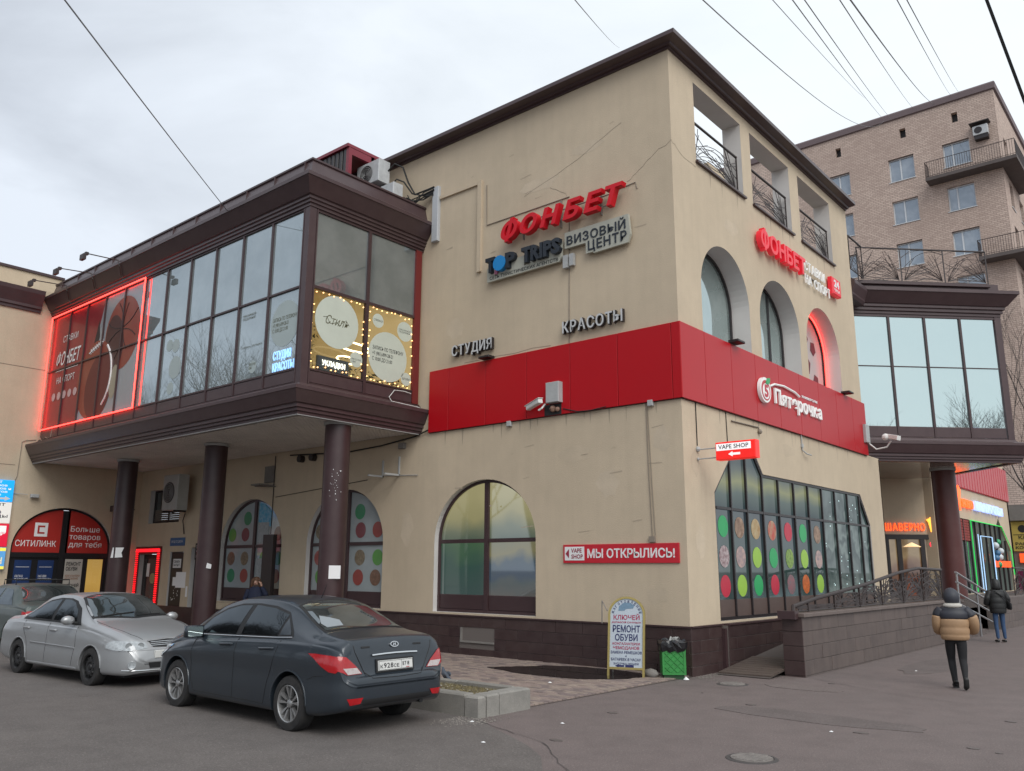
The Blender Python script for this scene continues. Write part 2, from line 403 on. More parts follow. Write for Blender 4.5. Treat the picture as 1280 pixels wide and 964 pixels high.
m_rep = [mat('render_repair', c, .9, var=.3, vs=3, fine=.15, bump=.4, bs=50, bdist=.006) for c in ((.565,.467,.345),(.60,.50,.375))]
g_ = random.Random(44)
for (fr,a,b,w,h) in ((Y0,-3.2,9.75,1.1,.34),(Y0,-1.9,10.2,.9,.22),(Y0,-1.6,3.3,.5,.6),(Y0,-7.0,2.6,.4,.8),(Y0,-2.3,3.9,.8,.35),(Y0,-.42,4.0,.35,.55),(X0,.42,5.2-1.6,.3,.5),(X0,4.6,4.25,.9,.3),(Y0,-5.6,7.0,.6,.5),(X0,2.4,8.7,.7,.35),(Y0,-.6,1.3,.5,.3),(X0,.5,2.2,.35,.6)):
    pts = [(a+w*.5*math.cos(t*.45)*(1+g_.uniform(-.3,.15)), b+h*.5*math.sin(t*.45)*(1+g_.uniform(-.3,.15))) for t in range(14)]
    MB().poly(fr, pts, (), 0, .0016, back=False, sides=False).build('render_repair', g_.choice(m_rep), B)
m_scuff = mat('scuff_mark', (.42,.345,.26), .9)
for k in range(26):
    a = g_.uniform(-6,-.4); b = g_.choice((g_.uniform(8.0,10.8), g_.uniform(2.3,4.5))); l = g_.uniform(.05,.35)
    MB().poly(Y0, [(a,b),(a+l,b+g_.uniform(-.01,.04)),(a+l,b+g_.uniform(.01,.05)),(a,b+g_.uniform(.008,.02))], (), 0, .003, back=False, sides=False).build('scuff_mark', m_scuff, B)
m_drip = mat('drip_stain', (.40,.33,.25), .9, var=.5, vs=6, stretch=(3,3,.3))
for (fr,u0,u1,z) in ((X0,.95,3.15,9.60),(X0,3.57,5.84,9.60),(X0,6.32,8.57,9.60),(X0,1.3,9.6,4.69),(Y0,-6.2,-.2,4.69)):
    u = u0
    while u < u1:
        u += g_.uniform(.12,.9); l = g_.uniform(.08,.42); w = g_.uniform(.008,.03)
        if u < u1: MB().poly(fr, [(u-w,z),(u+w,z),(u+w*.5,z-l*.6),(u,z-l),(u-w*.4,z-l*.7)], (), 0, .0012, back=False, sides=False).build('drip_stain', m_drip, B)
# --- top cornice
TOPC = [(0,11.62),(.045,11.62),(.045,11.66),(.10,11.665),(.12,11.70),(.30,11.715),(.30,11.80),(.27,11.82),(-.42,11.88)]
MB().sweep([(-14,0),(0,0),(0,9.85)], TOPC).build('cornice', m_brown, B)
# --- red panel band
BZ0, BZ1 = 4.70, 6.10
xs = [-6.34,-5.72,-4.62,-3.49,-2.39,-1.28,-.13]
for a,b in zip(xs, xs[1:]+[.06]):
    MB().bbox(Y0, a+.006, (b-.006 if b < 0 else .054), BZ0, BZ1, .0, .06, .004).build('red_panel', m_red, B)
ys = [-.054,.86,1.96,3.06,4.24,5.39,6.56,7.73,8.88,9.90]
for a,b in zip(ys, ys[1:]):
    MB().bbox(X0, a+(.006 if a > 0 else .004), b-.006, BZ0, BZ1, .0, .06, .004).build('red_panel', m_red, B)
MB().box(Y0, -6.34, .05, 4.69, 6.09, -.01,.02).box(X0, 0, 9.88, 4.69, 6.09, .004,.02).build('panel_rail', m_ink, B)
# --- plinth of dark tiles
def plinth(fr, u0, u1, z1, skip=(), tw=.62, th=.205, mats=m_tile, d=.035, z0=-.05, cap=True, name='plinth', parent=B, big=True):
    p = MB().box(fr, u0, u1, z0, z1-.03, .0, d-.012).build(name, m_joint, parent)
    rows = int(math.ceil((z1-.03-z0)/th)); cache = {}
    for r in range(rows):
        a0 = z1-.03-(r+1)*th; a1 = a0+th
        u = u0 - (tw/2 if r % 2 else 0)
        while u < u1:
            s, e = max(u,u0), min(u+tw,u1); u += tw
            if e-s < .03: continue
            for k in skip:
                if s < k[1] and e > k[0] and a0 < k[3]-.02 and a1 > k[2]+.02:
                    if s < k[0]: e = k[0]
                    elif e > k[1]: s = k[1]
                    else: e = s
            if e-s < .03: continue
            dd = d + rnd.uniform(-.002,.003)
            MB().bbox(fr, s+.004, e-.004, max(a0,z0)+.004, a1-.004, 0, dd, .003).build('tile', rnd.choice(mats), p)
    if cap: MB().box(fr, u0, u1, z1-.028, z1, 0, d+.022).build('plinth_cap', m_brown2, p)
    return p
plinth(Y0, -7.76, .035, .80, skip=[(-5.25,-4.33,.28,.54)])
plinth(Y0, -11.70, -10.68, .80); plinth(Y0, -10.66,-7.78,.80, d=.05)
plinth(X0, -.03, 1.10, .80, d=.037)
plinth(X0, 1.14, 4.6, .80, d=.13)
MB().box(X0, 1.06, 1.17, -.02, .72, .0, .10).build('plinth_pier', m_brown2, B)
MB().bbox(Y0, -14.9,-11.72, .0,.80,0,.03,.004).bbox(Y0,-19.5,-14.95,.0,.62,0,.03,.004).build('plinth', m_brown2, B)
MB().box(Y0, -5.21,-4.37,.3,.52,-.07,-.05).build('vent_dark_plate', m_ink, B)  # black plate stands in for the shade inside the vent hole
MB().box(Y0,-5.25,-5.205,.27,.55,0,.05).box(Y0,-5.25,-4.33,.265,.298,0,.055).build('vent_surround', m_conc, B)

# --- arched ground-floor windows
def arch_window(a, pmats, low=1.20, mid=None, fr=Y0, dep=-.14, fw=.06, name='arched_window'):
    u0,u1,v0,vs,vt = a; mid = mid if mid is not None else (u0+u1)/2
    e = .004; outer = arch(u0+e,u1-e,v0+e,vs,vt-e); inner = arch(u0+fw,u1-fw,v0+fw,vs,vt-fw)
    w = MB().poly(fr, outer, [inner], dep-.05, dep+.02)
    w.box(fr, mid-.055, mid+.055, v0+fw, vt-fw*1.05, dep-.045, dep+.03); w.box(fr, u0+fw, mid-.056, vs-.04, vs+.04, dep-.045, dep+.015); w.box(fr, mid+.056, u1-fw, vs-.04, vs+.04, dep-.045, dep+.015)
    o = w.build(name, m_brown2, B)
    MB().bbox(fr, u0+fw, mid-.056, v0+fw, low, dep-.04, dep-.005, .01).bbox(fr, mid+.056, u1-fw, v0+fw, low, dep-.04, dep-.005, .01).build('kick_panel', m_brown2, o)
    n = 28; c=(u0+u1)/2; r=(u1-u0)/2-fw*.6; h=vt-vs-fw*.6
    k = 0
    for (s,e2) in ((u0+fw-.01, mid-.05),(mid+.05,u1-fw+.01)):
        MB().poly(fr, rect(s,e2,low,vs-.035), (), dep-.03, dep-.022, back=False, sides=False).build('pane', pmats[k], o); k += 1
        pts = [(s,vs+.035),(e2,vs+.035)]; aa = []
        for i in range(n+1):
            x = c+r*math.cos(math.pi*i/n); z = vs+h*math.sin(math.pi*i/n)
            if s < x < e2 and z > vs+.05: aa.append((x,z))
        zz = lambda x: vs+h*math.sqrt(max(0,1-((x-c)/r)**2))
        if zz(e2) > vs+.06: pts.append((e2, zz(e2)))
        pts += aa
        if zz(s) > vs+.06: pts.append((s, zz(s)))
        MB().poly(fr, pts, (), dep-.03, dep-.022, back=False, sides=False).build('pane', pmats[k], o); k += 1
    return o
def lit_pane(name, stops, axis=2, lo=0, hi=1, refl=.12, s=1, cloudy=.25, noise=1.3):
    """frosted pane or room wall that glows as if lit: emission follows a soft noise-disturbed ramp"""
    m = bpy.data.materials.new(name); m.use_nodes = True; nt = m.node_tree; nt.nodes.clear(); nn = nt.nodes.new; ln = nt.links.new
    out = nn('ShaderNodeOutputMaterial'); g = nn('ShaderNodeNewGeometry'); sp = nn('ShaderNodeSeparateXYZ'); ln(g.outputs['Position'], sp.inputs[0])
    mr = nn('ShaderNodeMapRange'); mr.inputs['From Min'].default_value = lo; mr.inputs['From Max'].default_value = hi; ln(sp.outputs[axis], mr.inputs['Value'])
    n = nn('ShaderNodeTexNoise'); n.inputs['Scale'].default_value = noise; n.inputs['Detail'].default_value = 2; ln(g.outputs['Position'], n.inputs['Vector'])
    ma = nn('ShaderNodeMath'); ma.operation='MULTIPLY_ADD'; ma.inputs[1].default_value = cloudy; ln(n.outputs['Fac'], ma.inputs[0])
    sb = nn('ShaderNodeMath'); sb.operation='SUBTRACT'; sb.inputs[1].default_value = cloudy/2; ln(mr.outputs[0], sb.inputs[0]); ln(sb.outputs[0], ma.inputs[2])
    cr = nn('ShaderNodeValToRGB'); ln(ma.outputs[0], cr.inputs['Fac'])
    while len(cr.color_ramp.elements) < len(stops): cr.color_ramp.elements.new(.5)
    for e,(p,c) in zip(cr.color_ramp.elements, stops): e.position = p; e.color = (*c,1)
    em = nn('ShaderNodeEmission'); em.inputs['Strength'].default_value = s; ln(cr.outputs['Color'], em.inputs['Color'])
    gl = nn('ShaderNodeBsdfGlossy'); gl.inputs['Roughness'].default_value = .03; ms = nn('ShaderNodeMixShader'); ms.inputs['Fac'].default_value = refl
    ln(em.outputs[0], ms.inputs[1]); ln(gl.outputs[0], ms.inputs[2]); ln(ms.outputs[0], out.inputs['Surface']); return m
pl_up = lit_pane('lit_pane_upper', [(0,(.06,.09,.07)),(.3,(.13,.15,.10)),(.6,(.28,.26,.13)),(1,(.34,.31,.16))], 2, 2.3, 3.2, refl=.2, cloudy=.7, noise=1.1)
pl_lo = lit_pane('lit_pane_left', [(0,(.045,.075,.07)),(.6,(.035,.075,.062)),(1,(.055,.11,.06))], 2, 1.2, 2.3, refl=.2, cloudy=.8)
pl_ro = lit_pane('lit_pane_right', [(0,(.09,.09,.085)),(.24,(.06,.08,.085)),(.38,(.035,.06,.09)),(.58,(.04,.065,.085)),(.76,(.17,.155,.075)),(1,(.15,.15,.09))], 2, 1.2, 2.3, refl=.2, cloudy=.45, noise=2.2)
aw = arch_window(ARCH[0], [pl_lo, pl_up, pl_ro, pl_up])
m_film = mat('white_film', (.33,.37,.38), .25, var=.2, vs=2, coat=.6)
for k in (1,2):
    o = arch_window(ARCH[k], [m_film]*4)
    ARCHO = o if k == 1 else ARCHO
    c_ = [(.30,.06,.05),(.10,.30,.06),(.22,.12,.08),(.03,.22,.10),(.20,.05,.06),(.25,.20,.13)]
    dm = [mat('dot_print', c, .35, var=(.7 if i in (2,5) else .15), vs=14, c2=(.08,.05,.03), coat=.5) for i,c in enumerate(c_)]
    u0,u1 = ARCH[k][:2]; mid=(u0+u1)/2; i = 0
    for cx in (u0+.36,u0+1.0,mid+.42,mid+1.06):
        for cz in (1.52,1.98,2.62,3.06):
            if cz > 2.3 and ((cx-mid)/1.3)**2 + ((cz+.22-2.3)/1.18)**2 > 1: continue
            i += 1
            MB().cyl(Y0.sh(0,0,-.155), cx+rnd.uniform(-.04,.04), cz, .185, -.003, .0, 26).build('window_dot', dm[(i*5+k*2)%6], o)
# blue notice and paper strip in the far window
p = o
MB().poly(Y0, [(-13.05,2.95),(-12.45,2.80),(-12.45,3.22),(-12.8,3.42),(-13.05,3.47)], (), -.152,-.148).build('blue_notice', mat('blue_notice',(.03,.30,.50),.4,var=.5,vs=12,c2=(.5,.6,.65)), p)
MB().box(Y0, -13.05,-12.55,2.36,2.93,-.152,-.147).box(Y0,-13.05,-12.45,1.35,1.98,-.152,-.148).build('paper_notice', mat('notice_paper',(.40,.43,.44),.5,var=.6,vs=18,c2=(.15,.2,.22)), p)
MB().box(Y0,-12.32,-11.86,.0,2.58,.05,.16).build('shutter_box', m_fr, B)
MB().box(Y0,-14.9,-12.5,.62,.80,.04,.08).build('sill_board', m_wall, B)

# --- entrance doors under the bay, far left
d = MB().box(Y0,-19.24,-18.14,.02,2.12,-.2,-.15).build('door', m_fr, B)
MB().box(Y0,-19.1,-18.28,.5,2.0,-.148,-.14).build('door_glass', g_dark, d)
MB().box(Y0,-18.98,-18.80,1.45,1.85,-.138,-.135).build('notice', m_wprint, d)
MB().cyl(Y0.sh(0,0,-.137),-18.55,1.4,.16,0,.02,14).build('door_wreath', mat('wreath',(.45,.36,.18),.8,var=.6,vs=20), d)
d = MB().bbox(Y0,-17.34,-16.59,.02,2.17,-.12,-.04).build('door', m_fr, B)
MB().box(Y0,-17.2,-16.75,1.72,1.98,-.038,-.034).box(Y0,-17.15,-16.85,1.2,1.45,-.038,-.034).build('notice', m_wprint, d)
text('door_lettering','ОБМЕН\nВАЛЮТ',Y0,-17.16,1.76,.36,.18,m_ink,d,-.034,-.031,.02)
for _ in range(16):
    a=rnd.uniform(-17.2,-16.75); b=rnd.uniform(.75,1.15); s=rnd.uniform(.012,.03)
    MB().box(Y0,a,a+s,b,b+s*1.6,-.038,-.036).build('paper_scrap', m_wprint, d)
MB().box(Y0,-16.12,-15.38,.02,2.27,-.2,-.12).build('door', m_fr, B)
MB().box(Y0,-16.9,-16.35,1.15,1.6,.0,.004).box(Y0,-16.3,-16.2,.9,1.2,.0,.004).build('paper_notice', m_wprint, B)
w_ = MB().poly(Y0, rect(-18.9,-17.02,3.07,4.10), [rect(-18.84,-17.08,3.13,4.04)], -.2,-.15).box(Y0,-18.0,-17.95,3.13,4.04,-.195,-.16).build('window', m_fr, B)
MB().box(Y0,-18.84,-17.08,3.5,4.04,-.185,-.18).build('pane', g_dark, w_)
for i in range(6): MB().bbox(Y0,-18.84,-17.08,3.13+i*.062,3.185+i*.062,-.19,-.165,.006).build('slat', mat('grey_slat',(.14,.12,.10),.6) if i==0 else bpy.data.materials['grey_slat'], w_)
# red light frame round the door
m_rope = glow('rope_light', (1,.012,.02), 1.6)
dl = thing('door_light_frame', 'red glowing rope light frame around the doorway under the bay', 'light', (-18.7,-.05,0))
MB().poly(Y0, rect(-19.47,-17.86,.1,2.36), [rect(-19.24,-18.14,.1,2.13)], .002, .02).build('backing', mat('dark_red_board',(.12,.01,.012),.5), dl)
mb = MB()
for k in range(30):
    z=.3+k*.065; mb.box(Y0,-19.41,-19.30,z,z+.03,.02,.05); mb.box(Y0,-18.06,-17.95,z,z+.03,.02,.05)
for k in range(19):
    x=-19.41+k*.078; mb.box(Y0,x,x+.045,2.20,2.29,.02,.05)
mb.build('light_rope', m_rope, dl)
o = tag(MB().bbox(Y0,-17.39,-16.55,2.36,2.60,.002,.02,.004).build('notice_board', mat('blue_board',(.03,.10,.24),.5,var=.5,vs=14,c2=(.08,.2,.4))), 'small blue plate above the papered brown door', 'sign')
text('lettering','ВХОД СО ДВОРА',Y0,-17.3,2.44,.66,.08,m_wprint,o,.021,.024)
o = tag(MB().bbox(Y0,-15.9,-15.3,1.95,2.42,.002,.03,.004).build('notice_board', m_ink), 'small black plate with white writing beside the middle column', 'sign')
text('lettering','РЕМОНТ\nЧАСОВ\nКЛЮЧИ',Y0,-15.82,2.0,.42,.36,m_wprint,o,.031,.034)

# --- upper arched niches with glass set back
for i,(a,b) in enumerate(NIC):
    c=(a+b)/2; lp = arch(a+.004,b-.004,5.95,7.05,8.116); inn = arch(a+.06,b-.06,5.97,7.05,8.06)
    o = MB().poly(X0, lp, [inn], -.47,-.40).build('niche_window', m_fr, B)
    if i < 2:
        MB().poly(X0, arch(a+.03,b-.03,5.96,7.05,8.09), (), -.45,-.44, back=False, sides=False).build('pane', g_niche, o)
    else:
        MB().poly(X0, arch(a+.03,b-.03,5.96,7.05,8.09), (), -.45,-.44, back=False, sides=False).build('poster', mat('ball_poster',(.38,.37,.36),.4), o)
        m_pent = mat('maroon_print',(.10,.015,.025),.5)
        MB().cyl(X0.sh(0,0,-.438), c-.05,6.75,.82,0,.004,40).build('ball_print', mat('ball_print',(.42,.41,.40),.4), o)
        for (pa,pb,pr,ro) in ((c-.05,6.75,.26,.3),(c+.42,7.25,.2,1),(c-.5,7.2,.2,.2),(c+.5,6.4,.2,2),(c-.35,6.2,.19,.6),(c-.03,7.45,.17,0)):
            MB().poly(X0, [(pa+pr*math.cos(ro+k*2*math.pi/5), pb+pr*math.sin(ro+k*2*math.pi/5)) for k in range(5)], (), -.434,-.431, sides=False, back=False).build('pentagon_print', m_pent, o)
m_tube = m_neon
nl = thing('neon_arch_light', 'red neon tube running round the third arched niche of the street facade', 'light', (0,7.3,6))
a,b = NIC[2]
MB().tube([X0.p(p[0],p[1],-.36) for p in arch(a+.05,b-.05,6.1,7.05,8.07)[1:]+[(a+.05,6.1)]], .02, 6).build('neon_tube', m_tube, nl)

# --- loggia railings: sprays of bent bars in a frame
def spray(mb, fr, u0, u1, v0, v1, seed, n=20, w=.0, r=.007):
    """reeds of bent bars fanning from the foot of each frame, crossed by long arcs"""
    g = random.Random(seed); W_=u1-u0; H_=v1-v0
    def clip(u,v): return fr.p(min(max(u,u0),u1), min(max(v,v0),v1), w)
    for side in (0,1):
        c=(u0+W_*(.04 if side==0 else .96), v0+H_*.02)
        m=max(4,int(n*(.35 if side==0 else .5)))
        for k in range(m):
            th=R(12+74*(k+g.uniform(-.3,.3))/m); L_=math.hypot(W_*math.cos(th)*.75,H_*math.sin(th))*g.uniform(.7,1.05); bend=g.uniform(-.5,.15); pts=[]
            for i in range(7):
                t=i/6; a=th+bend*t; du=L_*t*math.cos(a); pts.append(clip(c[0]+(du if side==0 else -du), c[1]+L_*t*math.sin(a)))
            mb.tube(pts,r,4,caps=False)
    for k in range(max(3,n//5)):
        a0=g.uniform(.15,.9); a1=g.uniform(.3,1.0); h=g.uniform(.1,.35)*(1 if k%2 else -1); pts=[]
        for i in range(9):
            t=i/8; pts.append(clip(u0+W_*t, v0+H_*(a0+(a1-a0)*t+h*math.sin(math.pi*t))))
        mb.tube(pts,r,4,caps=False)
    return mb
def railing(name, fr, u0, u1, v0, v1, seed, n=20, parent=B, w=-.06, posts=None, top=.022):
    o = MB().box(fr,u0,u1,v1-.03,v1,w-top,w+top).box(fr,u0,u1,v0,v0+.02,w-.012,w+.012).build(name, m_iron, parent)
    k = posts or 2
    for i in range(k):
        u = u0+(u1-u0-.026)*i/(k-1); MB().box(fr,u,u+.026,v0+.021,v1-.031,w-.013,w+.013).build('post', m_iron, o)
    for i in range(k-1):
        a=u0+(u1-u0)*i/(k-1); b=u0+(u1-u0)*(i+1)/(k-1)
        mb=MB(); spray(mb, fr, a+.03,b-.03,v0+.03,v1-.04,seed+i,n,w); mb.build('ironwork', m_iron, o, kind='stuff')
    return o
for i,(a,b) in enumerate(LOG):
    railing('balcony_railing', X0, a+.02, b-.05, 9.72, 10.60, 31+i*7, 26, w=-.10)
    MB().box(X0, a-.03,b+.05,9.60,9.645,-.42,.06).build('window_sill', m_brown2, B)

# --- big shop window on the street side
o = MB().poly(X0, [(1.124,.844),(9.726,.844),(9.726,2.87),(9.118,3.626),(3.27,3.626),(2.876,4.076),(2.064,4.076),(1.104,3.12)], [[(1.17,.90),(9.68,.90),(9.68,2.85),(9.09,3.575),(3.245,3.575),(2.85,4.03),(2.085,4.03),(1.155,3.10)]], -.09,-.02).build('shop_window', m_fr, B)
MU = [1.17,1.82,2.51,3.25,4.05,4.87,5.68,6.51,7.35,8.22,9.09,9.68]
def ztop(y):
    for (y0,z0),(y1,z1) in zip([(1.155,3.10),(2.085,4.03),(2.85,4.03),(3.245,3.575),(9.09,3.575)], [(2.085,4.03),(2.85,4.03),(3.245,3.575),(9.09,3.575),(9.68,2.85)]):
        if y0 <= y <= y1+1e-6: return z0+(z1-z0)*(y-y0)/(y1-y0)
    return 3.575
for y in MU[1:-1]: MB().box(X0,y-.022,y+.022,.90,ztop(y),-.088,-.015).build('mullion', m_fr, o)
for a,b in zip(MU,MU[1:]):
    MB().box(X0,a+.022,b-.022,2.825,2.875,-.08,-.018).build('transom', m_fr, o)
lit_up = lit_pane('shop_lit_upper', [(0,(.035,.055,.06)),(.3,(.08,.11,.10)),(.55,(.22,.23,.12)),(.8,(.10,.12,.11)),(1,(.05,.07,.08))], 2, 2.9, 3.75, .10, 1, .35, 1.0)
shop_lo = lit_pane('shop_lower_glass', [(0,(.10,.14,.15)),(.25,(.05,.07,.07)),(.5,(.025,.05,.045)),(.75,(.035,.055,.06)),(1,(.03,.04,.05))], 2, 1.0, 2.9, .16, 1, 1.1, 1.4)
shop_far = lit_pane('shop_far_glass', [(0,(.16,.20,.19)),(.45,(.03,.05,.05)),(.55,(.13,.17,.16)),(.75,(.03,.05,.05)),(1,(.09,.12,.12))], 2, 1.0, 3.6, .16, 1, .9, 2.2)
for i,(a,b) in enumerate(zip(MU,MU[1:])):
    t = [(a,2.87),(b,2.87)] + ([(b,ztop(b))] if ztop(b) > 2.9 else [])
    for yy in (2.85,2.085):
        if a < yy < b: t.append((yy,ztop(yy)))
    if ztop(a) > 2.9: t.append((a,ztop(a)))
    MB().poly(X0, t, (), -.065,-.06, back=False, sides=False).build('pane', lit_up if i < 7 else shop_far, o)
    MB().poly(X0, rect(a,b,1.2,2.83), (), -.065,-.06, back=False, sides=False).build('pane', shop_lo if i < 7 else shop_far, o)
    MB().box(X0, a+.02,b-.02,.90,1.2,-.07,-.045).build('kick_panel', mat('kick_brown',(.11,.075,.065),.5,var=.3,vs=4) if i==0 else bpy.data.materials['kick_brown'], o)
DC = dict(G=(.02,.36,.11), L=(.30,.52,.06), R=(.50,.02,.05))
dots = {k: mat('sticker_'+n, DC[k], .4, var=.12, vs=6) for k,n in zip('GLR',('green','lime','red'))}
photo = {k: mat('sticker_photo_'+n, c, .4, var=.95, vs=v, c2=c2) for k,n,c,c2,v in (('a','bun',(.36,.24,.16),(.10,.04,.02),11),('b','bread',(.45,.36,.20),(.30,.14,.02),9),('c','fruit',(.45,.05,.03),(.40,.36,.22),8),('d','candy',(.50,.42,.42),(.10,.01,.02),17),('e','fish',(.52,.36,.31),(.16,.14,.18),10),('f','greens',(.28,.42,.08),(.03,.10,.02),15),('g','berries',(.28,.10,.12),(.12,.14,.14),14),('h','peppers',(.62,.14,.02),(.28,.06,.01),12))}
rows = [(2.52,'GabcRGa'), (1.97,'deLGfLe'), (1.44,'RLGRghL')]
cx = [1.47,2.16,2.88,3.66,4.48,5.29,6.12]
for z,s in rows:
    for y,k in zip(cx,s):
        MB().cyl(X0.sh(0,0,-.058), y+.02, z, .20, 0, .004, 30).build('window_dot', dots.get(k) or photo[k], o)
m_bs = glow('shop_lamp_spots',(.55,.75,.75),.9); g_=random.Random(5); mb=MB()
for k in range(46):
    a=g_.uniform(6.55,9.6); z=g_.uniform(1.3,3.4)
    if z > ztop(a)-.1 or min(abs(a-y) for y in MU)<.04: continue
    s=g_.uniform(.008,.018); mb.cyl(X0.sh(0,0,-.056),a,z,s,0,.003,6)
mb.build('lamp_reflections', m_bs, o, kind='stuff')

# ================================================================== glazed bay over the columns (left)
BX, BY = -6.70, -3.28
YB, XB = Y_at(BY), X_at(BX)
path = [(-19.55,BY),(BX,BY),(BX,0)]
MB().sweep(path, [(-.10,4.70),(.08,4.70),(.08,4.75),(.12,4.765),(.12,4.82),(.16,4.835),(.16,4.90),(.20,4.92),(.31,5.15),(.325,5.16),(.325,5.23),(.24,5.26),(.06,5.30),(.03,5.35),(-.05,5.35)]).build('bay_lower_cornice', m_brown, B)
MB().sweep(path, [(-.05,9.14),(.03,9.14),(.03,9.20),(.065,9.215),(.065,9.27),(.10,9.285),(.10,9.345),(.14,9.36),(.32,9.66),(.335,9.66),(.335,9.74),(.24,9.80),(.10,9.86),(.02,10.16),(.05,10.18),(.05,10.22),(-.25,10.24)]).build('bay_upper_cornice', m_brown, B)
mb = MB()
for k in range(12): mb.box(YB, -19.0+k*1.1,-18.985+k*1.1, 9.88,10.17,.02,.075)
mb.build('roof_seam', m_brown, B)
MB().box(W,-19.5,BX-.02,BY+.05,0,9.9,10.1).build('bay_roof', m_brown2, B)
MB().box(W,-19.5,BX-.12,BY+.12,-.002,5.0,5.3).build('bay_floor', m_ink, B)
mb = MB().box(W,-19.5,BX+.05,BY-.05,-.04,4.79,4.82); mb.build('soffit_dark_sheet', mat('soffit_void',(.10,.09,.08),.9), B)  # dark sheet put in for the shade of the void above the lattice
m_sof = mat('soffit_lattice', (.72,.67,.62), .6, var=.5, vs=1.2, c2=(.45,.41,.38))
mb = MB(); k = -19.5
while k < BX+.06: mb.box(W,k,k+.055,BY-.06,-.04,4.735,4.775); k += .11
k = BY-.05
while k < -.06: mb.box(W,-19.5,BX+.06,k,k+.055,4.733,4.77); k += .11
mb.build('soffit_lattice', m_sof, B, kind='stuff')
MB().sweep(path, [(.0,4.685),(.075,4.685),(.075,4.699),(.0,4.699)]).build('soffit_trim', m_grey, B)
XS = [-6.82] + [-8.03-1.135*k for k in range(10)] + [-19.47]
MB().box(YB,-19.55,BX,5.35,5.39,-.1,.0).box(YB,-19.55,BX,9.10,9.14,-.1,.0).box(XB,BY+.02,0,5.35,5.39,-.1,.0).box(XB,BY+.02,0,9.08,9.14,-.1,.0).build('bay_frame', m_brown2, B)
MB().box(W,BX-.16,BX+.012,BY-.012,BY+.16,5.35,9.14).box(W,BX-.20,BX-.17,BY-.02,BY+.02,5.36,9.12).box(W,BX-.02,BX+.02,BY+.17,BY+.2,5.36,9.12).build('corner_post', m_brown, B)
m_post2 = mat('red_brown_post', (.15,.015,.015), .45)
MB().box(XB,-.24,-.06,5.39,9.08,-.06,.012).build('end_post', m_post2, B)
for x in XS[1:-1]: MB().box(YB,x-.028,x+.028,5.39,9.10,-.08,.006).build('mullion', m_brown2, B)
for i,(b,a) in enumerate(zip(XS,XS[1:])):
    for z in (5.655,7.40): MB().box(YB,a+.028,b-.028,z,z+.04,-.07,.002).build('transom', m_brown2, B)
    MB().bbox(YB,a+.03,b-.03,5.40,5.65,-.05,-.012,.006).build('sill_panel', m_brown, B)
    for z0,z1 in ((5.69,7.40),(7.445,9.10)):
        MB().box(YB,a+.028,b-.028,z0,z1,-.045,-.035).build('pane', g_bay, B)
for (a,b) in ((BY+.2,-1.68),(-1.60,-.24)):
    MB().bbox(XB,a,b,5.40,5.65,-.05,-.012,.006).build('sill_panel', m_brown, B)
    for z,t in ((5.655,.035),(7.40,.06)): MB().box(XB,a,b,z,z+t,-.07,.004).build('transom', m_brown2, B)
    MB().box(XB,a,b,7.46,9.08,-.045,-.035).build('pane', g_bay2, B)
    MB().poly(XB,rect(a,b,5.69,7.40),(),-.042,-.037,back=False,sides=False).build('pane', glass('clear_glass',(.93,.93,.93),.03,trans=1) if a < -2 else bpy.data.materials['clear_glass'], B)
MB().box(XB,-1.68,-1.60,5.39,9.08,-.08,.008).build('mullion', m_brown2, B)
# the salon behind the lower side panes; its walls glow to stand for lamplight
m_room = lit_pane('salon_glow_wall', [(0,(.16,.10,.03)),(.5,(.34,.23,.08)),(1,(.46,.33,.14))], 1, -3.2, -.1, .02, 1.0, .5, 1.2)
MB().box(XB,BY+.18,-.10,5.5,7.44,-1.25,-1.2).build('salon_glow_wall', m_room, B)
MB().box(W,BX-1.22,BX-.10,-.14,-.10,5.5,7.44).box(W,BX-1.22,BX-.1,BY+.16,BY+.2,5.5,7.44).box(W,BX-1.22,BX-.1,BY+.2,-.14,7.43,7.46).build('salon_glow_side', m_room, B)
MB().tube([XB.p(-1.35+.5*math.cos(t*.52),6.62+.10*math.sin(t*.52),-.8) for t in range(13)],.02,6).tube([XB.p(-1.55+.32*math.cos(t*.52),6.25+.08*math.sin(t*.52),-.7) for t in range(13)],.018,6).build('ring_lamp', glow('ring_lamp',(1,.8,.45),5), B)
mb = MB(); g_=random.Random(3)
for (ca,cb,w,h) in ((-2.95,6.2,.25,.8),(-2.0,5.9,.6,.2),(-1.2,5.82,.5,.15),(-.6,5.8,.35,.14),(-2.6,6.9,.2,.3)):
    for k in range(90):
        a=ca+g_.gauss(0,w*.45); b=cb+g_.gauss(0,h*.45); c=-.14+g_.uniform(-.08,.06)
        if not (BY+.21<a<-.26 and 5.7<b<7.38): continue
        d1=Vector((g_.uniform(-1,1),g_.uniform(-1,1),g_.uniform(-1,1)))*.035; d2=Vector((g_.uniform(-1,1),g_.uniform(-1,1),g_.uniform(-1,1)))*.02
        p=XB.p(a,b,c-.04); mb.add([p-d1-d2,p+d1-d2,p+d1+d2],[(0,1,2)])
mb.build('fir_garland', mat('fir_green',(.05,.07,.03),.8), B, kind='stuff')
m_bulb = glow('fairy_bulb',(1,.52,.20),3.2); mb = MB(); g_=random.Random(9)
def bulbs(a0,b0,a1,b1,n):
    for i in range(n):
        t=(i+g_.uniform(.2,.8))/n; mb.ball(XB.p(a0+(a1-a0)*t+g_.uniform(-.02,.02), b0+(b1-b0)*t+g_.uniform(-.03,.03), -.022), .016, 6)
for (a,b) in ((BY+.23,-1.72),(-1.55,-.28)):
    bulbs(a,7.36,b,7.34,9); bulbs(a,5.76,b,5.74,9); bulbs(a,5.75,a,7.35,8); bulbs(b,5.75,b,7.35,8)
bulbs(-.15,5.7,-.15,9.0,12)
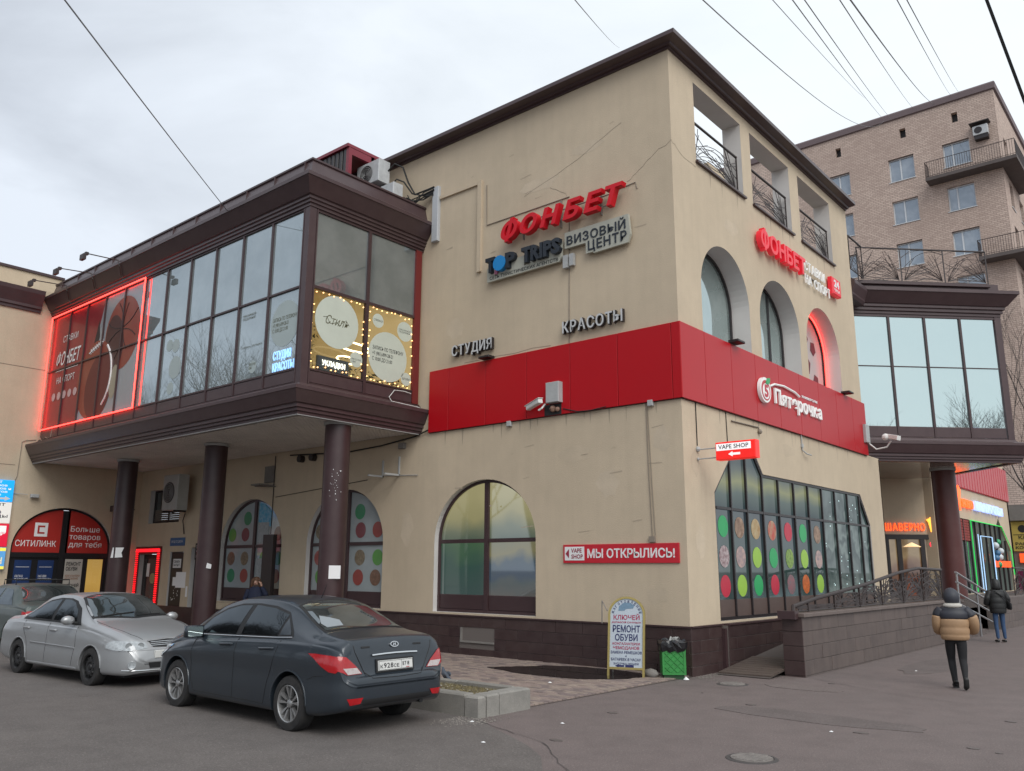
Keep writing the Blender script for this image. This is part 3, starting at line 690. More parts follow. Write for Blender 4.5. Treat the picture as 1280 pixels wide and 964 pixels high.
mb.build('fairy_lights', m_bulb, B, kind='stuff')
m_disc = mat('frosted_disc', (.55,.60,.52), .5, var=.15, vs=3)
def disc(fr,a,b,r,c,name='round_sticker',m=None):
    return MB().cyl(fr.sh(0,0,c),a,b,r,0,.004,40).build(name, m or m_disc, B)
d1 = disc(XB,-2.42,6.80,.57,-.030); d2 = disc(XB,-.98,6.33,.565,-.030)
disc(XB,-1.30,7.10,.16,-.030); disc(XB,-.50,7.02,.23,-.030); disc(XB,-1.87,6.10,.17,-.030); disc(XB,-.42,5.92,.15,-.030)
m_thin = mat('olive_print',(.12,.12,.07),.6)
MB().tube([XB.p(-2.78+.085*k, 6.80+.05*math.sin(k*2.1)+.05*math.cos(k*.9), -.024) for k in range(9)],.006,4).build('sticker_script', m_thin, d1)
text('sticker_lettering','Стиль',XB,-2.72,6.72,.6,.20,m_thin,d1,-.026,-.024,shear=.4)
text('sticker_lettering','ЗАПИСЬ ПО ТЕЛЕФОНУ\n+7 (981)-899-28-21\nС 10:00 ДО 21:00',XB,-1.43,6.17,.9,.36,m_ink,d2,-.026,-.024,.01,align='l',lsp=1.1)
for (a,b,w,s) in ((-1.43,7.08,.26,'СТРИЖКИ'),(-.68,6.97,.36,'МАНИКЮР\nПЕДИКЮР'),(-1.99,6.02,.24,'РЕСНИ\nЦЫ'),(-.53,5.90,.22,'БРОВИ')):
    text('sticker_lettering',s,XB,a,b,w,None or (.10 if '\n' in s else .05),m_ink,B,-.026,-.0245)
st = tag(MB().bbox(XB,-2.85,-2.03,5.71,6.02,-.11,-.05,.01).build('styling_sign', mat('grey_sign',(.10,.12,.13),.5)), 'small grey box sign with glowing white word inside the corner glass', 'sign')
text('lettering','УКЛАДКИ',XB,-2.74,5.80,.60,.14,glow('white_glow',(1,.95,.8),1.6),st,-.049,-.042,.02)
# stickers and blue neon words on the front panes next to the corner
m_disc2 = mat('grey_disc', (.40,.47,.47), .5, var=.1, vs=4)
d3 = disc(YB,-7.40,6.72,.50,-.034,m=m_disc2)
text('sticker_lettering','ЗАПИСЬ ПО ТЕЛЕФОНУ\n+7 (981)-899-28-21\nС 10:00 ДО 21:00',YB,-7.82,6.55,.84,.34,m_thin,d3,-.030,-.027,.005)
for (a,b,r) in ((-11.9,7.0,.17),(-12.2,7.05,.15),(-11.85,6.45,.28),(-12.0,5.95,.15),(-8.5,5.95,.14)): disc(YB,a,b,r,-.034,m=m_disc2)
for (a,b,w,s) in ((-9.0,7.05,.5,'МАНИКЮР\nПЕДИКЮР'),(-9.0,6.4,.8,'СТРИЖКА   УКЛАДКА'),(-8.62,5.9,.24,'РЕСНИ\nЦЫ')):
    text('sticker_lettering',s,YB,a,b,w,.14 if '\n' in s else .05,m_thin,B,-.029,-.026)
nb = thing('neon_word_sign','two lines of pale blue neon letters at the foot of the corner pane','sign',(-7.4,BY,5.7))
text('lettering','СТУДИЯ\nКРАСОТЫ',YB,-7.74,5.71,.74,.44,glow('blue_white_neon',(.35,.62,1),.85),nb,-.032,-.02,.012)
# the sports poster in the first five panes, inside a red neon frame
xa, xb = XS[-1]+.03, XS[-6]-.03
m_pr = mat('poster_red',(.22,.008,.015),.35,var=.5,vs=1.2,c2=(.34,.015,.025),coat=.25); m_pw = mat('poster_white',(.30,.33,.36),.3,var=.3,vs=1,coat=.4)
def zz_(s,t): return (xa+(xb-xa)*s, 5.70+3.39*t)
pst = MB().poly(YB,[zz_(0,0),zz_(.40,0),zz_(.46,.25),zz_(.60,1),zz_(0,1)],(),-.032,-.029,back=False,sides=False).build('poster', m_pr, B)
MB().poly(YB,[zz_(.40,0),zz_(1,0),zz_(1,1),zz_(.60,1),zz_(.46,.25)],(),-.032,-.029,back=False,sides=False).build('poster', m_pw, pst)
m_ball = mat('ball_orange',(.24,.04,.022),.4,var=.5,vs=2,c2=(.30,.10,.06)); m_dk = mat('print_dark',(.03,.02,.02),.5)
def ell(fr,cx,cz,rx,rz,m,c0,name,rot=0,n=40):
    return MB().poly(fr,[(cx+rx*math.cos(t)*math.cos(rot)-rz*math.sin(t)*math.sin(rot), cz+rx*math.cos(t)*math.sin(rot)+rz*math.sin(t)*math.cos(rot)) for t in [2*math.pi*i/n for i in range(n)]],(),c0,c0+.002,back=False,sides=False).build(name,m,pst)
ell(YB,-14.85,7.86,.98,1.02,m_ball,-.028,'basketball_print')
ell(YB,-15.25,7.66,.52,.80,mat('ball_shade',(.07,.022,.018),.45),-.0268,'ball_patch',.25)
for (du,dz,a0,a1,rr) in ((-.9,.1,-.9,.9,1.0),(1.0,.2,2.3,3.9,1.0),(-.1,1.5,3.9,5.5,1.35),(0,-1.2,.9,2.2,1.3)):
    MB().tube([YB.p(-14.85+du+rr*math.cos(a0+(a1-a0)*t/8)*.95, 7.86+dz+rr*math.sin(a0+(a1-a0)*t/8), -.0255) for t in range(9) if (du+rr*math.cos(a0+(a1-a0)*t/8)*.95)**2+(dz+rr*math.sin(a0+(a1-a0)*t/8))**2<1.0],.014,4).build('ball_line', m_dk, pst)
ell(YB,-16.25,6.78,1.06,1.10,m_ball,-.0262,'football_print',-.2)
ell(YB,-15.95,6.55,.80,.95,mat('ball_shade_red',(.13,.022,.018),.45),-.0250,'ball_patch',-.3)
MB().tube([YB.p(-16.25+1.02*math.cos(-.9+t*.2), 6.82+1.06*math.sin(-.9+t*.2), -.0235) for t in range(0,10)],.035,4).build('ball_seam', m_wprint, pst)
for k in range(7): MB().box(YB,-16.65+.11*k,-16.60+.11*k,7.55+.03*k,7.70+.03*k,-.0235,-.021).build('ball_lace', m_wprint, pst)
MB().tube([YB.p(-16.72,7.58,-.0225),YB.p(-15.92,7.80,-.0225)],.02,4).build('ball_lace', m_wprint, pst)
ell(YB,-15.06,6.55,.22,.46,mat('glove_print',(.34,.30,.22),.5),-.0245,'glove_print',-.1)
MB().poly(YB,[(-16.5,7.85),(-16.30,8.50),(-16.18,8.0),(-16.28,7.72)],(),-.0262,-.0245,back=False,sides=False).build('shoe_print', m_dk, pst)
text('poster_lettering','СТАВКИ',YB,-18.62,8.22,1.0,.20,m_wprint,pst,-.022,-.019,.0)
text('poster_lettering','ФОНБЕТ',YB,-18.92,7.50,1.60,.46,m_wprint,pst,-.022,-.018,.015,shear=.25)
MB().box(YB,-18.9,-17.4,7.36,7.38,-.022,-.019).build('poster_line', m_wprint, pst)
text('poster_lettering','НА СПОРТ',YB,-18.75,6.98,1.20,.20,m_wprint,pst,-.022,-.019,.0)
for k in range(5): MB().cyl(YB.sh(0,0,-.022),-18.85+.36*k,6.60,.12,0,.003,18).build('poster_badge', mat('badge_print',(.55,.38,.38),.5) if k==0 else bpy.data.materials['badge_print'], pst)
nf = thing('neon_frame_light','red neon tube rectangle around the sports poster on the left of the bay','light',(-16.5,BY,5.6))
zz = [(-19.44,5.66),(-13.66,5.66),(-13.66,9.12),(-19.44,9.12)]
for i in range(4):
    a_,b_ = zz[i], zz[(i+1)%4]; MB().tube([YB.p(*a_,.05),YB.p(*b_,.05)],.018,6).build('neon_tube', m_neon, nf)
# --- columns
def column(x,y,r,z1,m,label,n=32):
    c = thing('column',label,'column',(x,y,0),'round columns carrying the glazed bays')
    MB().lathe((x,y,0),(0,0,1),[(r,-.05),(r,z1-.06)],n).build('shaft', m, c, smooth=True)
    MB().lathe((x,y,0),(0,0,1),[(r-.02,z1-.06),(r+.03,z1-.055),(r+.03,z1),(0,z1)],n).build('collar', m_grey, c, smooth=True)
    return c
cc1 = column(-6.99,-2.05,.27,4.72,m_col,'brown round column nearest the dark sedan, with a white paper stuck on')
cc2 = column(-11.85,-1.97,.27,4.72,m_col,'second brown round column, between the two arched windows and the dark doors')
cc3 = column(-16.70,-1.85,.27,4.72,m_col,'third brown round column, beside the red lit doorway')
cc4 = column(.72,14.55,.33,4.72,m_colr,'reddish round column beside the ramp railing on the street side')
pf = Fr((-6.99,-2.05,0),(.80,.60,0),(0,0,1))
MB().box(pf,.02,.26,1.52,1.78,.262,.268).build('paper', m_wprint, cc1)
pf3 = Fr((-16.70,-1.85,0),(.80,.60,0),(0,0,1))
MB().poly(pf3,[(-.1,1.98),(.24,2.0),(.20,2.12),(.26,2.26),(-.06,2.26)],(),.262,.268).build('paper', m_wprint, cc3)
MB().poly(Fr((-11.85,-1.97,0),(.80,.60,0),(0,0,1)),[(.08,1.72),(.2,1.70),(.21,1.8),(.1,1.84)],(),.262,.268).build('paper', m_wprint, cc2)
g_=random.Random(4)
for k in range(26):
    a=g_.gauss(.05,.10); b=g_.uniform(3.05,3.75); s=g_.uniform(.006,.016)
    if abs(a)<.2: MB().box(pf,a,a+s,b,b+s,.245+.02*(1-(a/.2)**2),.262+.01*(1-(a/.2)**2)).build('paint_fleck', m_wprint, cc1)

# ================================================================== left wing
LW = X_at(-19.55)
MB().poly(LW,[(-6.2,0),(0,0),(0,9.95),(-6.2,9.95)],[arch(-3.64,-.78,.02,2.25,3.46)],-.4,0,holesides=False).build('wall', m_wall, B)
MB().ring(LW,arch(-3.64,-.78,.02,2.25,3.46),-.4,-.001).build('window_reveal', m_reveal, B)
MB().sweep([(-24,-6.2),(-19.55,-6.2),(-19.55,-3.66)],[(0,9.22),(.05,9.22),(.05,9.30),(.10,9.32),(.10,9.40),(.24,9.74),(.26,9.86),(.02,9.92),(-.3,9.93)]).build('cornice', m_brown, B)
MB().box(W,-20.6,-20.2,-5.9,-2.9,9.9,10.62).build('parapet_wall', m_wall, B)
MB().box(W,-20.65,-20.15,-5.95,-2.85,10.62,10.70).box(W,-24,-19.95,-6.2,-5.9,0,9.95).box(W,-24,-19.9,-6,0,9.90,9.95).build('parapet_cap', m_brown2, B)
MB().box(LW,-6.2,-3.3,7.50,7.52,0,.004).box(LW,-6.2,-3.8,4.60,4.62,0,.004).build('wall_joint', m_crack, B)
m_sred = mat('poster_orange_red',(.42,.028,.022),.4,var=.2,vs=2); m_blk = mat('door_black',(.012,.012,.014),.35)
o = MB().poly(LW,arch(-3.636,-.784,.02,2.25,3.456),[arch(-3.58,-.84,.06,2.25,3.40)],-.16,-.08).box(LW,-2.27,-2.12,.06,3.38,-.15,-.07).box(LW,-3.58,-2.271,2.0,2.14,-.15,-.075).box(LW,-2.119,-.84,2.0,2.14,-.15,-.075).build('arched_window', m_blk, B)
MB().box(LW,-3.60,-.82,.04,2.1,-.145,-.125).build('door_leaf', m_blk, o)
for s,e in ((-3.60,-2.27),(-2.12,-.82)):
    c=-2.21; r=1.40; h=1.18; aa=[(s,2.14),(e,2.14)]
    for i in range(41):
        x=c+r*math.cos(math.pi*i/40); z=2.25+h*math.sin(math.pi*i/40)
        if s<x<e and z>2.2: aa.append((x,z))
    if e>c+.05: pass
    MB().poly(LW,aa if e>c else [aa[0],aa[1]]+[(e,2.25+h*math.sqrt(1-((e-c)/r)**2))]+aa[2:],(),-.12,-.11,back=False,sides=False).build('poster', m_sred, o)
MB().poly(LW,rect(-2.12,-2.05,2.14,3.40),(),-.12,-.11,back=False,sides=False).build('poster', m_sred, o)
text('poster_lettering','СИТИЛИНК',LW,-3.50,2.31,1.12,.18,m_wprint,o,-.108,-.104,.0)
MB().poly(LW,rect(-3.02,-2.66,2.60,3.0),(),-.108,-.104).build('poster_logo', m_wprint, o)
MB().poly(LW,[(-2.94,2.68),(-2.74,2.68),(-2.74,2.73),(-2.89,2.73),(-2.89,2.87),(-2.74,2.87),(-2.74,2.92),(-2.94,2.92)],(),-.1035,-.10).build('poster_logo', m_sred, o)
text('poster_lettering','Больше\nтоваров\nдля тебя',LW,-2.02,2.28,.98,.66,m_wprint,o,-.108,-.104,.0)
m_nav = mat('navy_poster',(.012,.035,.12),.4,var=.3,vs=3); m_yel = lit_pane('lit_door_yellow',[(0,(.30,.16,.03)),(.6,(.42,.25,.06)),(1,(.36,.22,.06))],2,.2,2,.04)
for a,b in ((-3.45,-3.0),(-2.82,-2.38)):
    p=MB().box(LW,a,b,.2,1.92,-.115,-.105).build('door_poster', m_nav, o)
    text('poster_lettering','ЛЕГКО\nИ УДОБНО' if a<-3 else 'МАГАЗИН\nЭЛЕКТРОНИКИ',LW,a+.04,1.34,.36,.16,m_wprint,p,-.104,-.101)
    MB().box(LW,a+.04,b-.05,1.72,1.73,-.104,-.101).box(LW,a+.04,b-.05,1.2,1.21,-.104,-.101).build('poster_line', m_wprint, p)
p=MB().box(LW,-2.06,-1.55,.2,1.96,-.115,-.105).build('door_poster', mat('pale_poster',(.42,.40,.36),.5,var=.2,vs=4), o)
text('poster_lettering','РЕМОНТ\nОБУВИ',LW,-2.02,1.62,.42,.26,m_ink,p,-.104,-.101,.03)
text('poster_lettering','КОЖГАЛАНТЕРЕИ\nИЗГОТОВЛЕНИЕ',LW,-2.02,1.36,.42,.14,mat('brown_print',(.25,.08,.02),.6),p,-.104,-.101,.01)
text('poster_lettering','КЛЮЧЕЙ',LW,-2.02,1.14,.42,.12,m_ink,p,-.104,-.101,.03)
MB().box(LW,-1.40,-.95,.2,1.96,-.115,-.105).build('lit_door_pane', m_yel, o)
# stack of light signs at the left edge
for (z0,z1,c,txt,tc,lab,es) in ((3.54,4.15,(.01,.30,.72),'РЕМОНТ\nтелефонов\nноутбуков и\nпланшетов\nв центре',(.85,.85,.85),'bright blue light sign with white arrow, topmost of the stack at left edge',.9),
        (2.93,3.52,(.72,.70,.66),'РЕМОНТ\nИ\nПОШИВ\nОДЕЖДЫ',(.05,.05,.06),'white light sign with dark lettering, second from top of the stack at left edge',.45),
        (2.28,2.91,(.60,.01,.04),'ПАР\nКУПЮР\n1000',(.85,.8,.8),'crimson light sign with a white patch, third from top of the stack at left edge',.6),
        (1.66,2.26,(.10,.32,.62),'ТАТУ\nСАЛОН',(.8,.75,.5),'blue light sign with yellow corner, lowest of the stack at left edge',.5)):
    s = thing('wall_sign',lab,'sign',(-19.5,-4.5,z0),'light signs stacked on the left wall')
    MB().bbox(LW,-5.0,-3.79,z0,z1,.003,.12,.01).build('sign_box', mat('sign_face',c,.4,emis=c,es=es), s)
    text('lettering',txt,LW,-4.75,z0+.14,.88,(z1-z0)*.72,mat('sign_print',tc,.5,emis=tc,es=.3),s,.121,.125,.015)
    if 'arrow' in lab: MB().poly(LW,[(-4.15,z0+.06),(-4.0,z0+.06),(-4.0,z0+.02),(-3.86,z0+.085),(-4.0,z0+.15),(-4.0,z0+.11),(-4.15,z0+.11)],(),.121,.125).build('arrow', m_wprint, s)
    if 'patch' in lab: MB().box(LW,-4.3,-3.86,z1-.24,z1-.05,.1205,.1225).build('patch', mat('sign_patch',(.8,.8,.8),.5,emis=(.8,.8,.8),es=.5), s)
    if 'yellow' in lab: MB().box(LW,-4.2,-3.80,z0+.0,z0+.08,.121,.124).box(LW,-4.4,-3.80,z1-.1,z1-.01,.121,.124).build('patch', mat('sign_yellow',(.8,.7,.1),.5,emis=(.8,.7,.1),es=.6), s)

# ================================================================== signs on the facades
m_lr = mat('letter_red',(.62,.008,.020),.45,spec=.3); m_lrs = m_lr
m_lg = mat('letter_grey',(.55,.56,.57),.5); m_back = mat('sign_backing',(.42,.42,.36),.6,var=.2,vs=6)
s = thing('letter_sign','large red slanted three-dimensional letters high on the left facade','sign',(-2.6,-.1,8.6))
letters('ФОНБЕТ',Y0,-4.04,8.62,3.10,.44,m_lr,s,.12,.27,bold=.035,shear=.28,gap=.10,slope=.012)
MB().box(Y0,-3.9,-1.3,8.74,8.76,.05,.07).box(Y0,-3.9,-1.3,8.96,8.98,.05,.07).box(Y0,-3.6,-3.58,8.6,9.02,.0,.05).box(Y0,-2.6,-2.58,8.6,9.2,.0,.05).box(Y0,-1.6,-1.58,8.6,9.02,.0,.05).build('bracket', m_conc, s)
s = thing('letter_sign','red raised word with white words and red badge, high on the street facade','sign',(.1,5.9,8.6))
m_lr2 = mat('letter_red_lit',(.60,.015,.03),.4,emis=(.9,.02,.04),es=.25)
letters('ФОНБЕТ',X0,3.50,8.62,2.52,.45,m_lr2,s,.06,.18,bold=.032,shear=.0,gap=.10)
m_lw = mat('letter_white',(.75,.75,.73),.5,emis=(1,1,1),es=.12)
letters('СТАВКИ',X0,6.24,8.86,1.32,.24,m_lw,s,.05,.08,bold=.0,gap=.2)
letters('НА СПОРТ',X0,6.24,8.52,1.66,.24,m_lw,s,.05,.08,bold=.0,gap=.2)
MB().bbox(X0,7.86,8.46,8.66,9.12,.04,.16,.02).build('badge', m_lr2, s)
text('badge_lettering','24',X0,7.96,8.86,.38,.20,m_wprint,s,.161,.166,.04)
text('badge_lettering','ЧАСА',X0,7.94,8.74,.42,.08,m_wprint,s,.161,.166,.02)
MB().box(X0,3.6,7.8,8.75,8.77,.01,.04).build('bracket', m_conc, s)
Y0t = Y0; Y0 = Y0.sh(.11,0,0)
s = thing('letter_sign','navy letters with a blue globe on a pale board, below the slanted red letters','sign',(-3.6,-.1,7.8))
MB().poly(Y0,[(-4.66,7.82),(-2.70,7.84),(-2.64,7.92),(-2.62,8.26),(-2.76,8.34),(-2.95,8.24),(-3.5,8.22),(-3.5,7.98),(-3.62,7.98),(-3.62,8.20),(-4.66,8.14)],(),.06,.12).build('backing', m_back, s)
for (ch,u,w) in (('T',-4.63,.26),('P',-4.07,.28),('T',-3.62,.26),('R',-3.37,.24),('I',-3.13,.07),('P',-3.04,.24),('S',-2.84,.24)):
    text('letter',ch,Y0,u,7.99,w,.34,mat('letter_navy',(.016,.022,.032),.4) if 'letter_navy' not in bpy.data.materials else bpy.data.materials['letter_navy'],s,.12,.22,.05)
MB().cyl(Y0.sh(0,0,.12),-4.22,8.14,.17,.0,.12,28).build('globe', mat('globe_blue',(.01,.22,.55),.4), s)
MB().poly(Y0,[(-4.42,7.95),(-4.34,7.95),(-4.30,8.2),(-4.4,8.1)],(),.125,.16).build('swoosh', mat('pink',(.45,.15,.25),.5), s)
text('lettering','СЕТЬ ТУРИСТИЧЕСКИХ АГЕНТСТВ',Y0,-4.58,7.86,1.86,.075,m_ink,s,.121,.125,.01)
MB().box(Y0,-2.62,-2.50,7.68,7.95,.02,.10).box(Y0,-2.46,-2.36,7.70,7.95,.02,.10).build('transformer', m_grey, s)
Y0 = Y0t.sh(.05,0,0)
s = thing('letter_sign','two lines of dark letters on a pale board, right of the globe sign','sign',(-1.7,-.1,7.9))
MB().poly(Y0,[(-2.50,8.08),(-1.98,8.08),(-1.98,7.85),(-1.80,7.85),(-1.80,7.82),(-1.0,7.84),(-.94,8.0),(-.98,8.42),(-2.50,8.42)],(),.05,.11).build('backing', m_back, s)
letters('ВИЗОВЫЙ',Y0,-2.44,8.14,1.40,.24,bpy.data.materials['letter_navy'],s,.11,.125,bold=.012,gap=.16)
letters('ЦЕНТР',Y0,-1.92,7.90,.90,.20,bpy.data.materials['letter_navy'],s,.11,.125,bold=.012,gap=.16)
Y0 = Y0t
s = thing('letter_sign','grey raised word standing above the red band towards the corner','sign',(-1.8,0,6.3))
letters('КРАСОТЫ',Y0,-2.53,6.31,1.42,.25,m_fr,s,.03,.10,bold=.03,gap=.11,name='letter_return'); letters('КРАСОТЫ',Y0,-2.53,6.315,1.41,.24,m_lg,s,.101,.112,bold=.012,gap=.146)
s = thing('letter_sign','grey raised word standing above the left end of the red band','sign',(-5,0,6.3))
letters('СТУДИЯ',Y0,-5.60,6.33,1.19,.25,m_fr,s,.03,.10,bold=.03,gap=.11,name='letter_return'); letters('СТУДИЯ',Y0,-5.60,6.335,1.18,.24,m_lg,s,.101,.112,bold=.012,gap=.146)
s = thing('banner','red banner with white words fixed low on the left facade','sign',(-1.4,0,1.85))
MB().bbox(Y0,-2.61,-.14,1.84,2.18,.004,.03,.004).build('board', mat('banner_red',(.55,.015,.03),.5,var=.15,vs=3), s)
MB().box(Y0,-2.57,-2.12,1.89,2.14,.031,.034).build('patch', m_wprint, s)
text('lettering','МЫ ОТКРЫЛИСЬ!',Y0,-2.05,1.93,1.83,.17,m_wprint,s,.031,.036,.02)
text('patch_lettering','VAPE\nSHOP',Y0,-2.42,1.92,.27,.19,mat('wine_print',(.30,.02,.05),.5),s,.035,.038,.02)
MB().poly(Y0,[(-2.55,2.015),(-2.47,1.93),(-2.47,2.10)],(),.035,.038).build('arrow', bpy.data.materials['wine_print'], s)
s = thing('blade_sign','red box sign with white panel and arrow sticking out from the corner wall','sign',(0,.45,3.6))
VS = Y_at(.42)
m_vr = mat('vape_red',(.75,.015,.01),.4,emis=(1,.02,.015),es=.45)
MB().bbox(VS,.40,1.14,3.60,3.91,-.16,.0,.012).build('box', m_vr, s)
MB().box(VS,.42,1.06,3.76,3.88,.001,.005).build('panel', mat('lit_white',(.8,.8,.8),.5,emis=(1,.95,.95),es=.45), s)
text('lettering','VAPE SHOP',VS,.46,3.785,.56,.075,m_ink,s,.006,.009,.01)
MB().poly(VS,[(.64,3.69),(.72,3.735),(.72,3.71),(.86,3.71),(.86,3.67),(.72,3.67),(.72,3.645)],(),.001,.006).build('arrow', bpy.data.materials['lit_white'], s)
MB().tube([(0,.5,3.83),(.42,.5,3.83)],.012,6).tube([(0,.5,3.66),(.42,.5,3.66)],.012,6).ball((.02,.5,3.84),.05,8).ball((.02,.5,3.66),.03,8).build('bracket', m_grey, s)
s = thing('letter_sign','white raised store name with round apple badge on the street-side red band','sign',(.1,4.8,5.2))
MB().cyl(X0.sh(0,0,.07),3.34,5.38,.265,.0,.07,36).build('badge', m_lw, s)
MB().cyl(X0.sh(0,0,.141),3.34,5.37,.215,.0,.004,36).build('badge_face', mat('badge_red',(.50,.03,.05),.4), s)
MB().cyl(X0.sh(0,0,.146),3.34,5.35,.165,.0,.003,36).build('badge_center', m_lw, s)
text('badge_number','5',X0,3.25,5.22,.19,.27,bpy.data.materials['badge_red'],s,.150,.156,.04)
MB().poly(X0,[(3.33,5.52),(3.42,5.50),(3.52,5.56),(3.54,5.66),(3.42,5.64)],(),.146,.165).build('leaf', mat('leaf_green',(.02,.35,.12),.4), s)
letters('Пятерочка',X0,3.90,5.20,2.66,.32,m_lw,s,.07,.11,bold=.018,gap=.09)
MB().tube([X0.p(3.66,5.52,.1),X0.p(3.9,5.60,.1),X0.p(4.4,5.64,.1),X0.p(5.0,5.60,.1),X0.p(5.25,5.54,.1)],.024,6).build('swoosh', m_lw, s)
text('lettering','УНИВЕРСАМ',X0,5.45,5.56,.95,.06,m_wprint,s,.065,.075,.02)

# ================================================================== boxes, cables, cameras, brackets on the walls
def on_wall(name, label, cat, mb, m, group=None):
    return tag(mb.build(name, m), label, cat, group)
on_wall('cable_tray','white vertical cable tray on the wall beside the end of the bay','cable tray', MB().bbox(Y0,-6.37,-6.17,9.24,10.62,.002,.09,.01), mat('tray_grey',(.46,.48,.50),.5))
on_wall('conduit','beige conduit running right from the white tray and then down the wall','conduit', MB().box(Y0,-6.16,-4.93,10.28,10.36,.0,.05).box(Y0,-4.93,-4.82,8.17,10.36,.0,.06), m_wall)
on_wall('cable','thin cable forming an L on the wall above the slanted red letters','cable', MB().tube([Y0.p(-4.69,10.2,.012),Y0.p(-4.67,9.23,.012),Y0.p(-2.39,9.24,.012)],.012,5), m_cable)
on_wall('cable','short cable end right of the slanted red letters','cable', MB().tube([Y0.p(-1.35,9.04,.012),Y0.p(-.80,9.07,.012),Y0.p(-.77,8.93,.012)],.010,5), m_cable)
on_wall('cable','thin cable dropping from the pale signboards to the red band','cable', MB().tube([Y0.p(-2.40,8.7,.012),Y0.p(-2.41,7.7,.01),Y0.p(-2.43,6.12,.012)],.010,5), m_cable)
s = thing('security_camera','white bullet camera with grey box on the red band of the left facade','camera',(-2.8,0,4.9))
MB().bbox(Y0,-2.89,-2.57,4.93,5.34,.062,.2,.01).build('junction_box', m_grey, s)
MB().box(Y0,-3.02,-2.60,4.70,4.92,.06,.066).build('hatch', m_ink, s)
MB().ball(Y0.p(-2.78,4.82,.1),.07,8).ball(Y0.p(-2.67,4.80,.1),.05,8).build('wire_bundle', mat('wire_bundle',(.30,.18,.13),.7,var=.8,vs=30), s)
MB().tube([Y0.p(-2.96,4.93,.12),Y0.p(-2.98,4.84,.2),Y0.p(-3.05,4.80,.22)],.02,6).build('bracket', m_white, s)
cf = Fr(Y0.p(-3.15,4.94,.22),(.93,-.33,.16),(-.15,.0,.99))
MB().bbox(cf,-.26,.22,-.045,.045,-.05,.05,.01).box(cf,-.30,.24,.046,.055,-.06,.06).build('housing', m_white, s)
s = thing('security_camera','white camera on a curved arm beside the far end of the street-side band','camera',(.1,9.9,5.0))
MB().bbox(X0,9.60,9.88,5.02,5.50,.062,.14,.01).build('junction_box', m_grey, s)
MB().tube([(.10,9.85,5.02),(.25,9.95,4.86),(.5,10.0,4.90),(.62,10.0,5.05)],.022,6).build('arm', m_white, s)
cf = Fr((.66,9.95,5.14),(.80,-.52,-.25),(.2,.0,.98))
MB().bbox(cf,-.20,.26,-.05,.07,-.06,.06,.012).build('housing', m_white, s)
MB().ball((.5,9.95,5.16),.09,10).build('second_head', m_white, s)
for (u,z,l) in ((-4.02,4.60,'small grey box under the left end of the band'),(-.66,4.62,'small pale box under the band close to the corner')):
    on_wall('junction_box',l,'box', MB().bbox(Y0,u,u+.11,z,z+.11,.0,.07,.008), m_grey)
on_wall('cable','sagging black cable below the band from the camera hatch','cable', MB().tube([Y0.p(-2.55,4.80,.07),Y0.p(-2.2,4.70,.07),Y0.p(-1.9,4.69,.07),Y0.p(-1.55,4.72,.07)],.01,5), m_wire)
on_wall('cable','double cable hanging from the band down to the red banner','cable', MB().tube([Y0.p(-.72,4.70,.012),Y0.p(-.70,3.4,.012),Y0.p(-.66,2.22,.012)],.008,5).tube([Y0.p(-.69,4.70,.012),Y0.p(-.64,3.2,.014),Y0.p(-.60,2.22,.012)],.007,5).box(Y0,-.72,-.60,2.20,2.30,.0,.05), m_cable)
on_wall('cable','thin cable dropping from the band to the blade sign brackets','cable', MB().tube([X0.p(.50,4.70,.012),X0.p(.50,3.90,.012)],.009,5), m_wire)
on_wall('cable','second thin cable behind the red box sign','cable', MB().tube([X0.p(1.70,4.70,.012),X0.p(1.72,3.95,.012)],.008,5), m_wire)
on_wall('pipe_bracket','thin bent pipe under the red band on the street side','pipe', MB().tube([X0.p(1.92,4.55,.02),X0.p(3.15,4.58,.02),X0.p(3.15,4.50,.02)],.014,6).ball(X0.p(3.16,4.49,.04),.05,8), m_cable)
on_wall('pipe_bracket','short hanging hook below the apple badge','pipe', MB().tube([X0.p(5.40,4.70,.02),X0.p(5.42,4.36,.02),X0.p(5.5,4.28,.08),X0.p(5.72,4.27,.10)],.016,6).box(X0,5.38,5.46,4.42,4.5,.0,.04), m_grey)
for (x,y,l) in ((None,1.95,'small dark floodlight on top of the band under the first niche'),(None,8.25,'small dark floodlight on top of the band under the neon niche')):
    on_wall('floodlight',l,'light', MB().bbox(X0,y,y+.30,6.12,6.17,.02,.24,.01), m_fr)
on_wall('floodlight','small dark floodlight on top of the band on the left facade','light', MB().bbox(Y0,-4.70,-4.40,6.12,6.17,.02,.22,.01), m_fr)
# iron brackets left on the wall under the bay
s = on_wall('wall_bracket','pair of empty steel air-conditioner brackets right of the first column','bracket', MB().box(Y0,-7.88,-7.84,3.80,4.2,.0,.03).box(Y0,-7.88,-7.84,3.80,3.84,.0,.45).box(Y0,-7.32,-7.28,3.80,4.25,.0,.03).box(Y0,-7.32,-7.28,3.80,3.84,.0,.45).tube([Y0.p(-8.4,3.88,.02),Y0.p(-6.67,3.78,.02)],.01,5), m_grey)
s = on_wall('wall_bracket','rusty steel bracket with pale sheet on the wall between the arched windows','bracket', MB().box(Y0,-12.62,-12.2,3.96,4.40,.0,.05).box(Y0,-12.62,-12.2,3.86,3.90,.0,.45).tube([Y0.p(-13.07,3.90,.03),Y0.p(-12.1,3.84,.03)],.016,5), m_conc)
on_wall('cable','dark cable running down from the soffit beside the second column','cable', MB().tube([Y0.p(-12.2,4.66,.02),Y0.p(-12.2,2.6,.02)],.012,5).tube([Y0.p(-12.1,3.56,.012),Y0.p(-8.4,3.78,.012)],.008,5), m_wire)
on_wall('wall_lamp','small dark lamp under the bay soffit, the left one of two','lamp', MB().cyl(Y0.sh(0,0,.0),-11.0,4.48,.09,.0,.14,12), m_fr)
